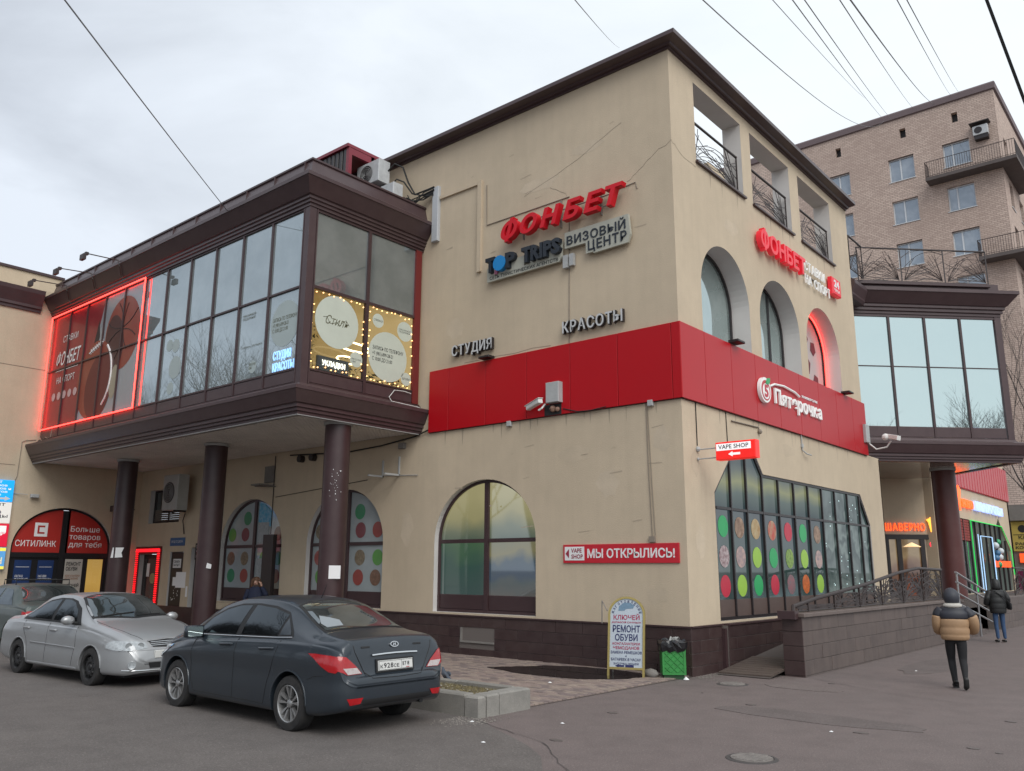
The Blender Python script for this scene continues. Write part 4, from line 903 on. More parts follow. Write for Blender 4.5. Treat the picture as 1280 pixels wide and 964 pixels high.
on_wall('wall_lamp','small dark lamp under the bay soffit, the right one of two','lamp', MB().cyl(Y0.sh(0,0,.0),-10.5,4.48,.09,.0,.14,12), m_fr)
on_wall('junction_box','small box below the right end of the bay','box', MB().bbox(Y0,-7.3,-7.1,4.42,4.55,.0,.08,.01), m_conc)
on_wall('cable','black cable sagging from the bay soffit to the red band','cable', MB().tube([Y0.p(-11.5,4.62,.05),Y0.p(-9.2,4.5,.05),Y0.p(-7.9,4.55,.05),Y0.p(-6.75,4.66,.05),Y0.p(-6.35,4.76,.05)],.018,5), m_wire)
on_wall('cable','white cable looped on the sill at the right end of the bay','cable', MB().tube([XB.p(-.9,5.33,.06),XB.p(-.95,5.42,.03),XB.p(-.8,5.6,.03),XB.p(-.5,5.62,.03),XB.p(-.3,5.60,.03)],.009,5).tube([XB.p(-.9,5.33,.06),XB.p(-.2,5.30,.12),XB.p(-.03,5.25,.2)],.009,5), m_white)
on_wall('cable','white cable tangle under the lower left corner of the neon frame','cable', MB().tube([YB.p(-19.3,5.45,.05),YB.p(-19.1,5.32,.06),YB.p(-18.9,5.42,.05),YB.p(-18.7,5.36,.06),YB.p(-18.5,5.38,.06),YB.p(-18.48,5.62,.05)],.010,5).tube([LW.p(-3.33,5.4,.02),LW.p(-3.6,5.35,.02),LW.p(-3.7,5.30,.02),LW.p(-3.72,4.3,.02),LW.p(-3.78,4.1,.02)],.009,5), m_cable)
on_wall('security_camera','tiny white camera on the wall right of the blue light sign','camera', MB().tube([LW.p(-3.75,3.80,.02),LW.p(-3.4,3.78,.1)],.01,5).bbox(LW,-3.32,-3.1,3.70,3.80,.05,.15,.01), m_grey)
on_wall('wall_lamp','small dark lamp on an arm above the orange arched window','lamp', MB().bbox(LW,-.95,-.72,3.42,3.60,.02,.25,.02).tube([LW.p(-.7,3.5,.1),LW.p(-.2,3.52,.1)],.02,5), m_brown)
# air conditioner under the bay
def air_con(label, x0,x1,z0,z1,y1, dark=False, parent=None):
    a = thing('air_conditioner',label,'air conditioner',((x0+x1)/2,-y1,z0))
    fr = Y0
    MB().bbox(fr,x0,x1,z0,z1,y1-.34,y1,.015).build('casing', mat('ac_casing',(.40,.40,.38),.5,var=.35,vs=5) if 'ac_casing' not in bpy.data.materials else bpy.data.materials['ac_casing'], a)
    r=min(x1-x0,z1-z0)*.36; cx=x0+r+.06; cz=(z0+z1)/2
    MB().cyl(fr.sh(0,0,y1),cx,cz,r,0.001,.012,24).build('fan_grille', m_fr, a)
    mb=MB()
    for k in range(1,5): mb.tube([fr.p(cx+r*k/4.6*math.cos(t*.524),cz+r*k/4.6*math.sin(t*.524),y1+.018) for t in range(13)],.006,4,caps=False)
    mb.build('grille_wire', m_grey, a)
    MB().box(fr,x0+.08,x0+.12,z0-.05,z0,y1-.36,y1+.02).box(fr,x1-.12,x1-.08,z0-.05,z0,y1-.36,y1+.02).build('bracket', m_fr, a)
    return a
air_con('large air conditioner casing on the wall under the bay, left of the second column',-16.95,-16.10,3.36,4.40,.62)
on_wall('cable','cable dangling from the air conditioner under the bay','cable', MB().tube([Y0.p(-16.6,3.3,.05),Y0.p(-16.7,3.1,.05),Y0.p(-16.62,2.7,.02)],.014,5), m_wire)
# units, cables and hatch on the bay roof
a = thing('air_conditioner','white air conditioner standing on the bay roof against the tall wall','air conditioner',(-7.5,-.4,10.9))
m_acw = mat('ac_white',(.50,.52,.53),.5,var=.5,vs=9,c2=(.30,.30,.31))
MB().bbox(Y0,-8.35,-7.52,10.92,11.50,.45,.80,.015).build('casing', m_acw, a)
MB().cyl(Y0.sh(0,0,.80),-7.98,11.2,.23,0.001,.012,26).build('fan_grille', m_fr, a)
mb=MB()
for k in range(1,6): mb.tube([Y0.p(-7.98+.045*k*math.cos(t*.524),11.2+.045*k*math.sin(t*.524),.818) for t in range(13)],.005,4,caps=False)
mb.build('grille_wire', m_grey, a)
MB().box(Y0,-8.3,-7.6,10.5,10.92,.5,.55).build('stand', m_fr, a)
a = thing('air_conditioner','white unit half hidden behind the bay cornice, left of the taller one','air conditioner',(-8.9,-.9,10.5))
MB().bbox(Y0,-9.1,-8.45,10.45,11.12,.75,1.1,.015).build('casing', m_acw, a)
MB().box(Y0,-8.7,-8.5,10.9,11.0,1.101,1.11).build('sticker', m_fr, a)
a = thing('air_conditioner','small white unit low on the bay roof, right of the tall one','air conditioner',(-7.2,-.6,10.2))
MB().bbox(Y0,-7.5,-7.02,10.25,10.75,.45,.75,.015).build('casing', m_acw, a)
mb=MB(); g_=random.Random(12)
mb.tube([Y0.p(-7.55,11.25,.5),Y0.p(-7.35,11.42,.45),Y0.p(-7.15,11.3,.35),Y0.p(-7.05,10.9,.25),Y0.p(-6.85,10.55,.2),Y0.p(-6.45,10.60,.12),Y0.p(-6.3,10.62,.1)],.022,6)
mb.tube([Y0.p(-7.4,10.85,.5),Y0.p(-7.25,10.98,.45),Y0.p(-7.1,10.9,.35),Y0.p(-6.95,10.6,.2),Y0.p(-6.6,10.45,.2),Y0.p(-6.3,10.55,.1)],.02,6)
for k in range(9):
    p0=(-7.1+g_.uniform(-.1,.1),10.45+g_.uniform(-.1,.1)); mb.tube([Y0.p(p0[0],p0[1],.3),Y0.p(-6.85+g_.uniform(-.1,.1),10.35+g_.uniform(-.12,.1),.25),Y0.p(-6.6+g_.uniform(-.1,.1),10.42+g_.uniform(-.12,.1),.2),Y0.p(-6.33,10.5+g_.uniform(-.1,.1),.1)],.014,5)
on_wall('cable_bundle','tangle of black pipes and cables between the roof units and the white tray','cables', mb, m_wire)
s = thing('roof_hatch','dark red ribbed metal shelter on the bay roof behind the units','roof hatch',(-9,-1,10.2))
m_rh = mat('hatch_red',(.20,.015,.03),.4); MB().box(Y0,-9.75,-8.05,11.78,11.86,.1,1.35).box(Y0,-8.16,-8.06,10.2,11.78,1.2,1.3).box(Y0,-8.16,-8.06,10.2,11.78,.5,.6).box(Y0,-8.16,-8.06,11.6,11.78,.2,1.2).build('frame', m_rh, s)
for k in range(10): MB().bbox(Y0,-9.72+k*.16,-9.60+k*.16,10.2,11.77,1.22,1.30,.02).build('rib', m_fr, s)
MB().box(Y0,-9.72,-8.2,10.2,11.77,1.15,1.22).build('panel', m_fr, s)
for (x,y,z,l) in ((-14.75,-4.45,9.70,'right'),(-16.35,-4.47,9.66,'middle'),(-18.0,-4.50,9.68,'left')):
    s = thing('floodlight',{'right':'arm floodlight on the bay cornice, nearest of the three','middle':'arm floodlight on the bay cornice, middle one of the three','left':'arm floodlight on the bay cornice, farthest, by the left wing'}[l],'light',(x,-3.6,9.75),'floodlights on arms above the bay')
    MB().tube([(x,-3.6,9.78),(x,y,z+.03)],.016,6).tube([(x,-3.62,9.78),(x+.1,-3.6,9.60),(x-.05,-3.46,9.38),(x+.03,-3.42,9.25)],.012,5).build('arm', m_iron, s)
    MB().box(W,x-.05,x+.05,y-.02,y+.06,z-.01,z+.06).box(W,x-.11,x+.11,y-.10,y-.02,z-.17,z-.02).build('lamp_head', m_iron, s)

# ================================================================== street-side bay turned by 45 degrees
DB = D_at(11.35)
bp = lambda u: (u*q2, u*q2+11.35)
cor = bp(3.90); lf = bp(-1.4); back = (cor[0]-2.9, cor[1]+2.9)
pth = [lf, cor, back]
# outward is on the right of the path: path runs to +x+y, the street is at +x-y
MB().sweep(pth,[(-.10,4.70),(.08,4.70),(.08,4.75),(.12,4.765),(.12,4.82),(.16,4.835),(.16,4.90),(.20,4.92),(.31,5.15),(.325,5.16),(.325,5.23),(.24,5.26),(.06,5.30),(.03,5.35),(-.05,5.35)]).build('bay_lower_cornice', m_brown, B)
MB().sweep(pth,[(-.05,8.98),(.03,8.98),(.03,9.05),(.08,9.07),(.08,9.15),(.13,9.17),(.13,9.24),(.17,9.26),(.40,9.56),(.42,9.56),(.42,9.66),(.20,9.70),(.05,9.72),(.05,9.96),(-.3,9.98)]).build('bay_upper_cornice', m_brown, B)
MB().sweep([(-.04,9.852),(-.04,10.9)],[(-.2,9.10),(.0,9.12),(.05,9.2),(.05,9.26),(.14,9.50),(.14,9.60),(.0,9.68),(-.2,9.7)]).build('cornice_return', m_brown, B)
def quad(pts,z0,z1,m,name): 
    n=len(pts); return MB().add([(p[0],p[1],z) for z in (z0,z1) for p in pts],[tuple(range(n))[::-1],tuple(range(n,2*n))]+[(i,(i+1)%n,(i+1)%n+n,i+n) for i in range(n)]).build(name,m,B)
deck=[lf,cor,back,(-2.0,16.5)]
quad(deck,4.72,5.0,mat('soffit_panel',(.30,.26,.23),.12,var=.2,vs=1),'bay_soffit'); quad(deck,9.70,9.85,m_brown2,'bay_roof'); 
MU2=[-.44,.52,1.60,2.68,3.74]
MB().box(DB,-1.3,3.9,5.35,5.39,-.1,.0).box(DB,-1.3,3.9,8.90,8.98,-.1,.0).box(DB,3.74,3.93,5.35,8.98,-.15,.012).build('bay_frame', m_brown, B)
for u in [-.9]+MU2[1:-1]: MB().box(DB,u-.03,u+.03,5.39,8.90,-.08,.006).build('mullion', m_brown2, B)
for a,b in zip([-1.3]+MU2[1:-1],MU2[1:]):
    MB().bbox(DB,a+.03,b-.03,5.40,5.69,-.05,-.012,.006).box(DB,a+.03,b-.03,7.42,7.44,-.06,.0).build('sill_panel', m_brown, B)
    for z0,z1 in ((5.70,7.42),(7.44,8.90)): MB().box(DB,a+.03,b-.03,z0,z1,-.045,-.035).build('pane', g_sky, B)
railing('roof_railing', D_at(11.25), -.25, 3.73, 9.95, 10.98, 71, 34, w=0, posts=4)
o=[c for c in B.children if c.name.startswith('roof_railing')][0]
railing('roof_railing', X_at(-.02), 9.95, 11.05, 9.95, 10.95, 91, 12, w=0, posts=2)
MB().bbox(D_at(11.15),-.35,3.80,9.84,9.94,-.25,.0,.01).build('railing_base', m_brown2, B)

# ================================================================== recessed entrance
DR = D_at(17.75)
MB().poly(DR,[(-4.6,2.9),(-.2,2.9),(-.2,4.75),(-4.6,4.75)],(),-.3,0).build('wall', m_wall, B)
MB().box(W,-3.2,-.0,10.85,10.9,0,4.7).build('wall', m_wall, B)
MB().box(DR,-4.6,-.2,2.74,2.9,-.1,.02).build('door_frame', m_fr, B)
for u in (-2.75,-2.20,-1.78,-.98,-.20): MB().box(DR,u-.075,u+.075,.95,2.74,-.1,.01).build('door_frame', m_fr, B)
m_int = lit_pane('cafe_interior',[(0,(.05,.02,.012)),(.35,(.10,.045,.025)),(.55,(.16,.09,.05)),(.8,(.24,.17,.09)),(1,(.14,.09,.05))],2,.95,2.8,.12,1,.9,1.6)
for a,b in ((-2.675,-2.275),(-2.125,-1.855),(-1.705,-1.055),(-.905,-.275)): MB().box(DR,a,b,.95,2.74,-.06,-.05).build('door_glass', m_int, B)
MB().lathe(DR.p(-1.35,2.5,-.0),(0,0,1),[(.02,.14),(.28,.0),(.26,.0)],18).build('pendant_lamp', glow('pendant_lamp',(1,.72,.40),.8), B)
MB().box(DR,-1.7,-1.1,.95,1.55,-.045,-.03).build('counter', mat('orange_counter',(.25,.06,.02),.5), B)
s = thing('letter_sign','glowing orange-red word with a yellow wrap symbol above the recessed entrance','sign',tuple(DR.p(-1.5,3.0,.1)))
m_or = glow('neon_orange',(1,.13,.02),1.15)
letters('ШАВЕРНО',DR,-2.22,3.02,1.36,.25,m_or,s,.03,.05,bold=.004,gap=.2)
MB().poly(DR,[(-.70,2.98),(-.62,3.0),(-.58,3.3),(-.54,3.38),(-.60,3.44),(-.66,3.50),(-.72,3.42),(-.80,3.38),(-.74,3.3)],(),.03,.10).build('wrap_symbol', glow('neon_yellow',(1,.42,.05),1.6), s)
s = thing('vertical_neon_sign','red neon column of round emblem and letters in the entrance window by the column','sign',tuple(DR.p(-.6,2,.1)))
m_rn = glow('pink_red_neon',(1,.02,.05),2.0)
MB().poly(DR,[(-.58+.17*math.cos(t*.3),2.58+.17*math.sin(t*.3)) for t in range(21)],[[(-.58+.12*math.cos(t*.3),2.58+.12*math.sin(t*.3)) for t in range(21)]],.02,.05).build('emblem', m_rn, s)
for i,ch in enumerate(('К','Р','Е','П')): 
    if i: text('letter',ch,DR,-.66,2.44-.33*i,.17,.25,m_rn,s,.02,.05,.04)
text('emblem_mark','О',DR,-.62,2.53,.09,.10,m_rn,s,.02,.05,.02)

# ================================================================== second street wing beyond
XW = X_at(-.28)
WB=[(22.0,.95),(29.0,.95),(29.0,2.6),(27.5,3.58),(27.1,3.9),(26.6,3.58),(22.0,3.58)]
MB().poly(XW,[(17.2,0),(29.55,0),(29.55,6.2),(17.2,6.2)],[WB,rect(18.2,21.95,.95,3.6)],-.4,0).build('wall', m_wall, B)
k=17.4
while k<29.4: MB().bbox(XW,k+.006,k+.44,4.70,6.10,.0,.07,.03).build('red_panel', m_red, B); k+=.45
for a,b in ((18.2,20.0),(20.0,21.0),(21.0,21.95)):
    MB().box(XW,a,b,.95,2.78,-.06,-.05).build('pane', g_shop, B)
    MB().box(XW,b-.05,b,.95,3.58,-.08,.01).build('mullion', m_fr, B)
m_bk = mat('red_brick',(.26,.035,.03),.7,var=.3,vs=8)
k=0
for r in range(8):
    for c in range(9): MB().bbox(XW,18.25+c*.41,18.25+c*.41+.38,2.82+r*.095,2.82+r*.095+.085,-.05,-.01,.006).build('brick', m_bk, B)
for i in range(8):
    a=22.0+i*.875; MB().box(XW,a-.03,a+.03,.95,3.58 if a<27.4 else 3.0,-.08,.005).build('mullion', m_fr, B)
m_sh2=lit_pane('far_shop_pane',[(0,(.10,.12,.11)),(.5,(.06,.08,.07)),(.8,(.12,.13,.12)),(1,(.05,.06,.06))],2,1,3.6,.15,1,.8,.8)
MB().poly(XW,WB,(),-.07,-.065,back=False).build('pane', m_sh2, B)
mb=MB(); g_=random.Random(8)
o = thing('balloon_bunch','bunch of blue and white balloons behind the far shop window','balloons',(-.2,26.3,2.6))
for i,(y,z,r,m) in enumerate(((26.0,2.75,.14,0),(26.2,2.45,.13,1),(26.6,2.3,.14,0),(25.9,2.25,.14,1),(26.5,2.9,.13,2),(26.9,2.55,.13,0),(26.3,2.0,.13,2))):
    MB().ball((-.28-.0,y,z),r,10).build('balloon', (mat('balloon_white',(.6,.65,.68),.3),mat('balloon_blue',(.05,.15,.28),.3),mat('balloon_green',(.03,.3,.12),.3))[m] if i<1 or ['balloon_white','balloon_blue','balloon_green'][m] not in bpy.data.materials else bpy.data.materials[['balloon_white','balloon_blue','balloon_green'][m]], o, smooth='all')
g = thing('led_outline','green light strip outlining the far shop window','light',(-.2,25,3.5))
MB().tube([XW.p(a,b,.04) for a,b in ((22.0,1.0),(22.0,3.58),(27.4,3.56),(28.9,2.7),(29.0,1.6))],.020,5).build('light_strip', glow('green_led',(.02,.60,.09),.6), g)
g = thing('led_outline','pale blue light tubes outlining the far shop door','light',(-.2,24,3))
MB().tube([XW.p(a,b,.05) for a,b in ((23.3,.95),(23.3,3.05),(25.3,3.05),(25.3,.95))],.020,5).tube([XW.p(a,b,.05) for a,b in ((22.9,.95),(22.9,3.1))],.018,5).build('light_strip', glow('blue_led',(.40,.62,.9),.75), g)
MB().box(XW,25.6,28.6,1.9,2.15,-.05,.02).build('lit_shelf', glow('orange_shelf',(1,.09,.02),.8), B)
s = thing('letter_sign','red and white-blue glowing letters with 24 above the far shop on the street side','sign',(-.2,24,4))
MB().poly(XW,[(20.2,3.85),(20.4,3.85),(20.5,4.35),(20.6,4.6),(20.3,4.75),(20.0,4.5)],(),.03,.12).build('wrap_symbol', m_or, s)
letters('SHAVERNO',XW,20.75,4.02,1.75,.28,m_or,s,.03,.10,bold=.03,gap=.08)
letters('МИР АЛКО СПБ 24',XW,22.75,4.0,4.9,.34,glow('blue_white_letters',(.40,.52,1),.9),s,.03,.12,bold=.03,gap=.10)
s = thing('sign_board','yellow board with dark lettering at the far right edge, under a stone lintel','sign',(-.6,31,2.6))
YF=Y_at(31.2)
MB().bbox(YF,-.55,1.6,2.62,3.95,-.1,.0,.01).build('board', mat('board_yellow',(.55,.42,.10),.5,var=.25,vs=5), s)
text('lettering','КАНЦТОВАРЫ',YF,-.30,3.12,1.7,.20,m_ink,s,.002,.01,.02); text('lettering','РАСПЕЧАТКА\nКОПИЯ',YF,-.45,2.72,1.5,.30,m_ink,s,.002,.01,.02)
MB().cyl(YF.sh(0,0,.0),-.12,3.62,.17,.002,.012,20).build('emblem', m_ink, s); MB().box(YF,-.5,1.5,3.34,3.37,.002,.008).build('line', m_ink, s)
s = thing('lit_panel','orange-red glowing light box under the yellow board','light',(-.2,31,2.2))
MB().bbox(YF,-.35,1.6,2.12,2.52,-.08,.02,.02).build('light_box', glow('light_box',(1,.10,.02),.8), s)
MB().box(YF,-.15,1.5,2.24,2.38,.02,.04).build('tube', glow('light_tube',(1,.45,.15),1.6), s)
MB().box(YF,-.50,1.6,.6,1.75,-.1,.0).build('magenta_panel', mat('magenta_panel',(.22,.01,.08),.5), B)
MB().box(W,-.7,2.6,31.3,32.0,0,4.7).build('wall', m_conc, B)
MB().box(W,-.62,2.4,31.0,31.3,3.98,4.5).build('lintel', m_conc, B)
MB().box(W,-8,-.28,29.3,29.55,0,6.2).box(W,-8,-.3,17.2,29.5,6.1,6.3).build('wall', m_wall, B)

# ================================================================== ramp, terrace, steps
T = thing('entrance_ramp','tiled ramp and terrace with wrought-iron railing in front of the shop window','ramp',(1.4,1.1,0))
RW = X_at(1.45)
MB().box(W,1.10,1.438,1.18,12.0,-.05,.96).build('ramp_wall', m_joint, T)
cache=0
rows=[.96-.235*(i+1) for i in range(5)]
for r,a0 in enumerate(rows):
    u=1.15-(.42 if r%2 else 0)
    while u<12.0:
        s_,e_=max(u,1.17),min(u+.84,12.0); u+=.84
        if e_-s_<.04: continue
        MB().bbox(RW,s_+.004,e_-.004,max(a0,-.05)+.004,a0+.235-.004,-.02,rnd.uniform(-.002,.004),.004).build('tile', rnd.choice(m_tile2), T)
for r,a0 in enumerate(rows): MB().bbox(Y_at(1.165),1.10,1.45,max(a0,-.05)+.004,a0+.231,-.01,.008,.004).build('tile', m_tile[1], T)
mb=MB(); prof=[(1.06,1.16,.96,1.02)]
MB().bbox(W,1.06,1.50,1.14,12.0,.962,1.02,.008).build('coping', mat('coping_stone',(.12,.09,.08),.6,var=.4,vs=4,c2=(.2,.17,.15)), T)
MB().box(W,1.10,1.40,1.0,1.17,.93,1.06).build('end_cap', m_brown2, T)
# sloping deck
m_deck=mat('ramp_paving',(.10,.082,.074),.85,var=.4,vs=4,fine=.2)
MB().add([(.14,.55,.012),(1.10,.55,.012),(1.10,9.0,.95),(.14,9.0,.95)],[(0,1,2,3)]).build('deck', m_deck, T)
MB().box(W,-4,1.10,9.0,18.5,.7,.95).build('terrace', m_deck, T)
m_wd=mat('wet_board',(.10,.075,.062),.7,var=.6,vs=3,stretch=(1,4,1),c2=(.05,.035,.03))
for k in range(9):
    z=.02+k*.018; y=.62+k*.155
    MB().add([(.16,y,z),(1.09,y+.02,z+.004),(1.09,y+.15,z+.02),(.16,y+.14,z+.016),(.16,y,z+.022),(1.09,y+.02,z+.026),(1.09,y+.15,z+.042),(.16,y+.14,z+.038)],[(0,3,2,1),(4,5,6,7),(0,1,5,4),(1,2,6,5),(2,3,7,6),(3,0,4,7)]).build('board', m_wd, T)
# railing above the ramp wall, rail rising with the ramp
RT=[(1.25,1.12),(2.3,1.24),(5.2,1.47),(7.2,1.68),(8.8,1.79),(10.9,1.76)]
xr=1.28
rl = MB().tube([(xr,1.22,1.0),(xr,1.25,1.13)]+[(xr,a,b) for a,b in RT[1:]],.035,8).build('railing', m_iron, T, smooth=True)
def rz(y):
    for (a,b),(c,d) in zip(RT,RT[1:]):
        if a<=y<=c: return b+(d-b)*(y-a)/(c-a)
    return RT[-1][1]
MB().tube([(xr,1.3,1.045),(xr,10.9,1.045)],.012,6).build('bottom_rail', m_iron, rl)
for y in (1.9,3.2,4.6,6.0,7.5,9.1,10.85): MB().box(W,xr-.018,xr+.018,y-.018,y+.018,1.02,rz(y)).build('post', m_iron, rl)
for i,(a,b) in enumerate(((1.4,3.2),(3.25,4.6),(4.65,6.0),(6.05,7.5),(7.55,9.1),(9.15,10.8))):
    mb=MB(); spray(mb,X0,a,b,1.05,min(rz(a),rz(b))-.01,100+i,26+i*5,w=xr,r=.010); mb.build('ironwork', m_iron, rl, kind='stuff')
# steps going down beyond the column
for k in range(6):
    z=.95-.16*k; MB().bbox(W,-.3,1.42,12.0+k*.42,12.0+(k+1)*.42+.02,-.02,z-.002*k,.012).build('step', m_tile2[k%3], T)
m_steel=mat('steel_rail',(.35,.35,.36),.3,metal=.8)
r2 = MB().tube([(1.55,11.2,1.70),(1.55,16.3,.86),(1.55,16.5,.74),(1.55,16.2,.66),(1.55,11.2,1.46)],.030,8).build('step_railing', m_steel, T, smooth=True)
MB().tube([(1.55,11.2,1.18),(1.55,15.6,.46)],.026,8).tube([(1.55,11.2,.92),(1.55,14.8,.32)],.024,8).build('lower_rail', m_steel, r2, smooth=True)
for y,z in ((11.3,1.68),(13.3,1.36),(15.4,1.02)): MB().tube([(1.55,y,0),(1.55,y,z)],.026,8).build('post', m_steel, r2, smooth=True)
T2 = thing('far_ramp','low tiled wall with wrought-iron railing in front of the far shop','ramp',(1.4,18,0))
MB().box(W,1.0,1.44,16.9,31.0,-.05,.93).build('ramp_wall', m_joint, T2)
for r in range(4):
    u=16.9-(.42 if r%2 else 0)
    while u<31.0:
        s_,e_=max(u,16.9),min(u+.84,31.0); u+=.84
        if e_-s_>.05: MB().bbox(RW,s_+.005,e_-.005,.93-.245*(r+1)+.005,.93-.245*r-.005,-.02,rnd.uniform(-.002,.004),.004).build('tile', rnd.choice(m_tile2), T2)
MB().box(W,-.28,1.0,17.5,31.0,.6,.93).build('terrace', m_deck, T2)
rl=MB().tube([(1.2,20.5,1.85),(1.2,26.0,1.8),(1.2,30.5,1.1)],.03,6).build('railing', m_iron, T2)
for y,z in ((20.5,1.85),(22.4,1.84),(24.2,1.82),(26.0,1.8),(28.2,1.46),(30.4,1.12)): MB().tube([(1.2,y,.9),(1.2,y,z)],.02,5).build('post', m_iron, rl)
for i,(a,b) in enumerate(((20.6,22.3),(22.5,24.1),(24.3,25.9),(26.1,28.0))):
    mb=MB(); spray(mb,X0,a,b,.97,1.78 if i<3 else 1.45,200+i,22,w=1.2,r=.010); mb.build('ironwork', m_iron, rl, kind='stuff')

# ================================================================== brick apartment house behind
AH = thing('apartment_house','tall pale-brick apartment block rising behind the right end of the shopping building','building',(-.5,41.65,0))
m_bw = bpy.data.materials.new('pale_brick'); m_bw.use_nodes=True; nt_=m_bw.node_tree; b_=nt_.nodes['Principled BSDF']; b_.inputs['Roughness'].default_value=.9
ge=nt_.nodes.new('ShaderNodeNewGeometry'); sp=nt_.nodes.new('ShaderNodeSeparateXYZ'); nt_.links.new(ge.outputs['Position'],sp.inputs[0])
ad=nt_.nodes.new('ShaderNodeMath'); ad.operation='ADD'; nt_.links.new(sp.outputs[0],ad.inputs[0]); nt_.links.new(sp.outputs[1],ad.inputs[1])
cb=nt_.nodes.new('ShaderNodeCombineXYZ'); nt_.links.new(ad.outputs[0],cb.inputs[0]); nt_.links.new(sp.outputs[2],cb.inputs[1])
br=nt_.nodes.new('ShaderNodeTexBrick'); br.inputs['Scale'].default_value=1; br.inputs['Brick Width'].default_value=.30; br.inputs['Row Height'].default_value=.115; br.inputs['Mortar Size'].default_value=.014
br.inputs['Color1'].default_value=(.60,.475,.40,1); br.inputs['Color2'].default_value=(.45,.345,.29,1); br.inputs['Mortar'].default_value=(.27,.21,.185,1); br.inputs['Bias'].default_value=-.15
nt_.links.new(cb.outputs[0],br.inputs['Vector'])
nn_=nt_.nodes.new('ShaderNodeTexNoise'); nn_.inputs['Scale'].default_value=.35; nn_.inputs['Detail'].default_value=6; nt_.links.new(ge.outputs['Position'],nn_.inputs['Vector'])
mr_=nt_.nodes.new('ShaderNodeMapRange'); mr_.inputs['From Min'].default_value=.35; mr_.inputs['From Max'].default_value=.7; mr_.inputs['To Max'].default_value=.45; nt_.links.new(nn_.outputs['Fac'],mr_.inputs['Value'])
mx_=nt_.nodes.new('ShaderNodeMix'); mx_.data_type='RGBA'; mx_.inputs[7].default_value=(.34,.25,.21,1); nt_.links.new(mr_.outputs[0],mx_.inputs[0]); nt_.links.new(br.outputs['Color'],mx_.inputs[6]); nt_.links.new(mx_.outputs[2],b_.inputs['Base Color'])
AY, AX = 41.65, -.51  # block's coordinates, here and below, scaled up about the camera for normal floor height
AF, AR = Y_at(AY), X_at(AX)
wins=[]
rowz=[26.46,23.52,20.6,17.67,14.74,11.8,8.87]
for zb in rowz:
    wins += [(-3.66,-2.12,zb,zb+1.6),(-6.92,-5.36,zb,zb+1.6),(-10.84,-9.41,zb,zb+1.6),(-14.6,-13.1,zb,zb+1.6)]
vents=[(-6.05,-5.68,29.35,30.0),(-2.95,-2.6,29.35,30.0),(-10.2,-9.85,29.35,30.0)]
MB().poly(AF,[(-22,0),(AX,0),(AX,30.85),(-22,30.85)],[rect(a+.001*i,b,c,d) for i,(a,b,c,d) in enumerate(wins)]+[rect(*v) for v in vents],-.5,0).build('wall',m_bw,AH)
wr=[(43.2,44.3,z,z+1.7) for z in rowz]+[(46.2,47.7,z,z+1.6) for z in rowz]+[(50,51.5,z,z+1.6) for z in rowz]
MB().poly(AR,[(AY+.5,0),(58,0),(58,30.85),(AY+.5,30.85)],[rect(a,b,c+.001*i,d) for i,(a,b,c,d) in enumerate(wr)],-.5,0).build('wall',m_bw,AH)
MB().box(W,-21.9,AX-.5,AY+.5,58,30.2,30.6).build('roof',m_conc,AH)
MB().sweep([(-22,AY),(AX,AY),(AX,58)],[(0,30.75),(.12,30.8),(.16,31.15),(.10,31.25),(-.6,31.3)]).build('cornice',mat('cornice_pink_brown',(.16,.12,.125),.7),AH)
for v in vents: MB().box(AF,v[0],v[1],v[2],v[3],-.32,-.3).build('vent',m_ink,AH)
m_wf=mat('window_white',(.60,.62,.64),.5); g_apt=glass('apartment_glass',(.16,.18,.20),.25,(.75,.85,.95),mottle=.12); m_cur=mat('curtain',(.40,.42,.42),.8,var=.3,vs=2)
def apt_window(fr,a,b,c,d,split=.55):
    f=MB().poly(fr,rect(a+.004,b-.004,c+.004,d-.004),[rect(a+.07,b-.07,c+.08,d-.07)],-.26,-.18).box(fr,a+(b-a)*split-.035,a+(b-a)*split+.035,c+.08,d-.07,-.25,-.17).box(fr,a-.05,b+.05,c-.04,c,-.2,.05).build('window',m_wf,AH)
    MB().box(fr,a+.07,b-.07,c+.08,d-.07,-.235,-.23).build('pane',g_apt,f)
    return f
for i,w_ in enumerate(wins): apt_window(AF,*w_,split=(.35,.45,.5,.5)[i%4])
for w_ in wr: apt_window(AR,*w_)
def balcony(x0,x1,zf,wrap=True):
    o=MB()
    o.box(W,x0,AX+.9,AY-.95,AY-.005,zf-.22,zf); 
    if wrap: o.box(W,AX+.005,AX+.9,AY,AY+5.0,zf-.219,zf-.001)
    o=o.build('balcony',mat('balcony_slab',(.12,.10,.095),.9,var=.5,vs=2) if 'balcony_slab' not in bpy.data.materials else bpy.data.materials['balcony_slab'],AH)
    zt=zf+1.02; mb=MB()
    pth=[(x0+.03,AY-.02),(x0+.03,AY-.92),(AX+.87,AY-.92),(AX+.87,AY+4.9)]
    for (a,b) in zip(pth,pth[1:]):
        mb.tube([(a[0],a[1],zt),(b[0],b[1],zt)],.022,5).tube([(a[0],a[1],zf+.08),(b[0],b[1],zf+.08)],.015,4)
        n=max(1,int(((a[0]-b[0])**2+(a[1]-b[1])**2)**.5/.13))
        for i in range(n+1):
            t=i/n; x=a[0]+(b[0]-a[0])*t; y=a[1]+(b[1]-a[1])*t; mb.tube([(x,y,zf),(x,y,zt)],.013,3,caps=False)
    mb.build('balcony_bars',m_iron,o,kind='stuff')
balcony(-4.6,AX,25.75); balcony(-2.2,AX,19.95)
MB().box(AF,-3.6,-2.05,25.8,26.47,-.2,-.16).build('balcony_door',m_wf,AH)
a = thing('air_conditioner','white air conditioner under the roof of the brick block, above the top balcony','air conditioner',(-1.4,41.5,27.8))
MB().bbox(AF,-1.80,-.98,27.85,28.45,.1,.45,.02).build('casing',m_acw,a)
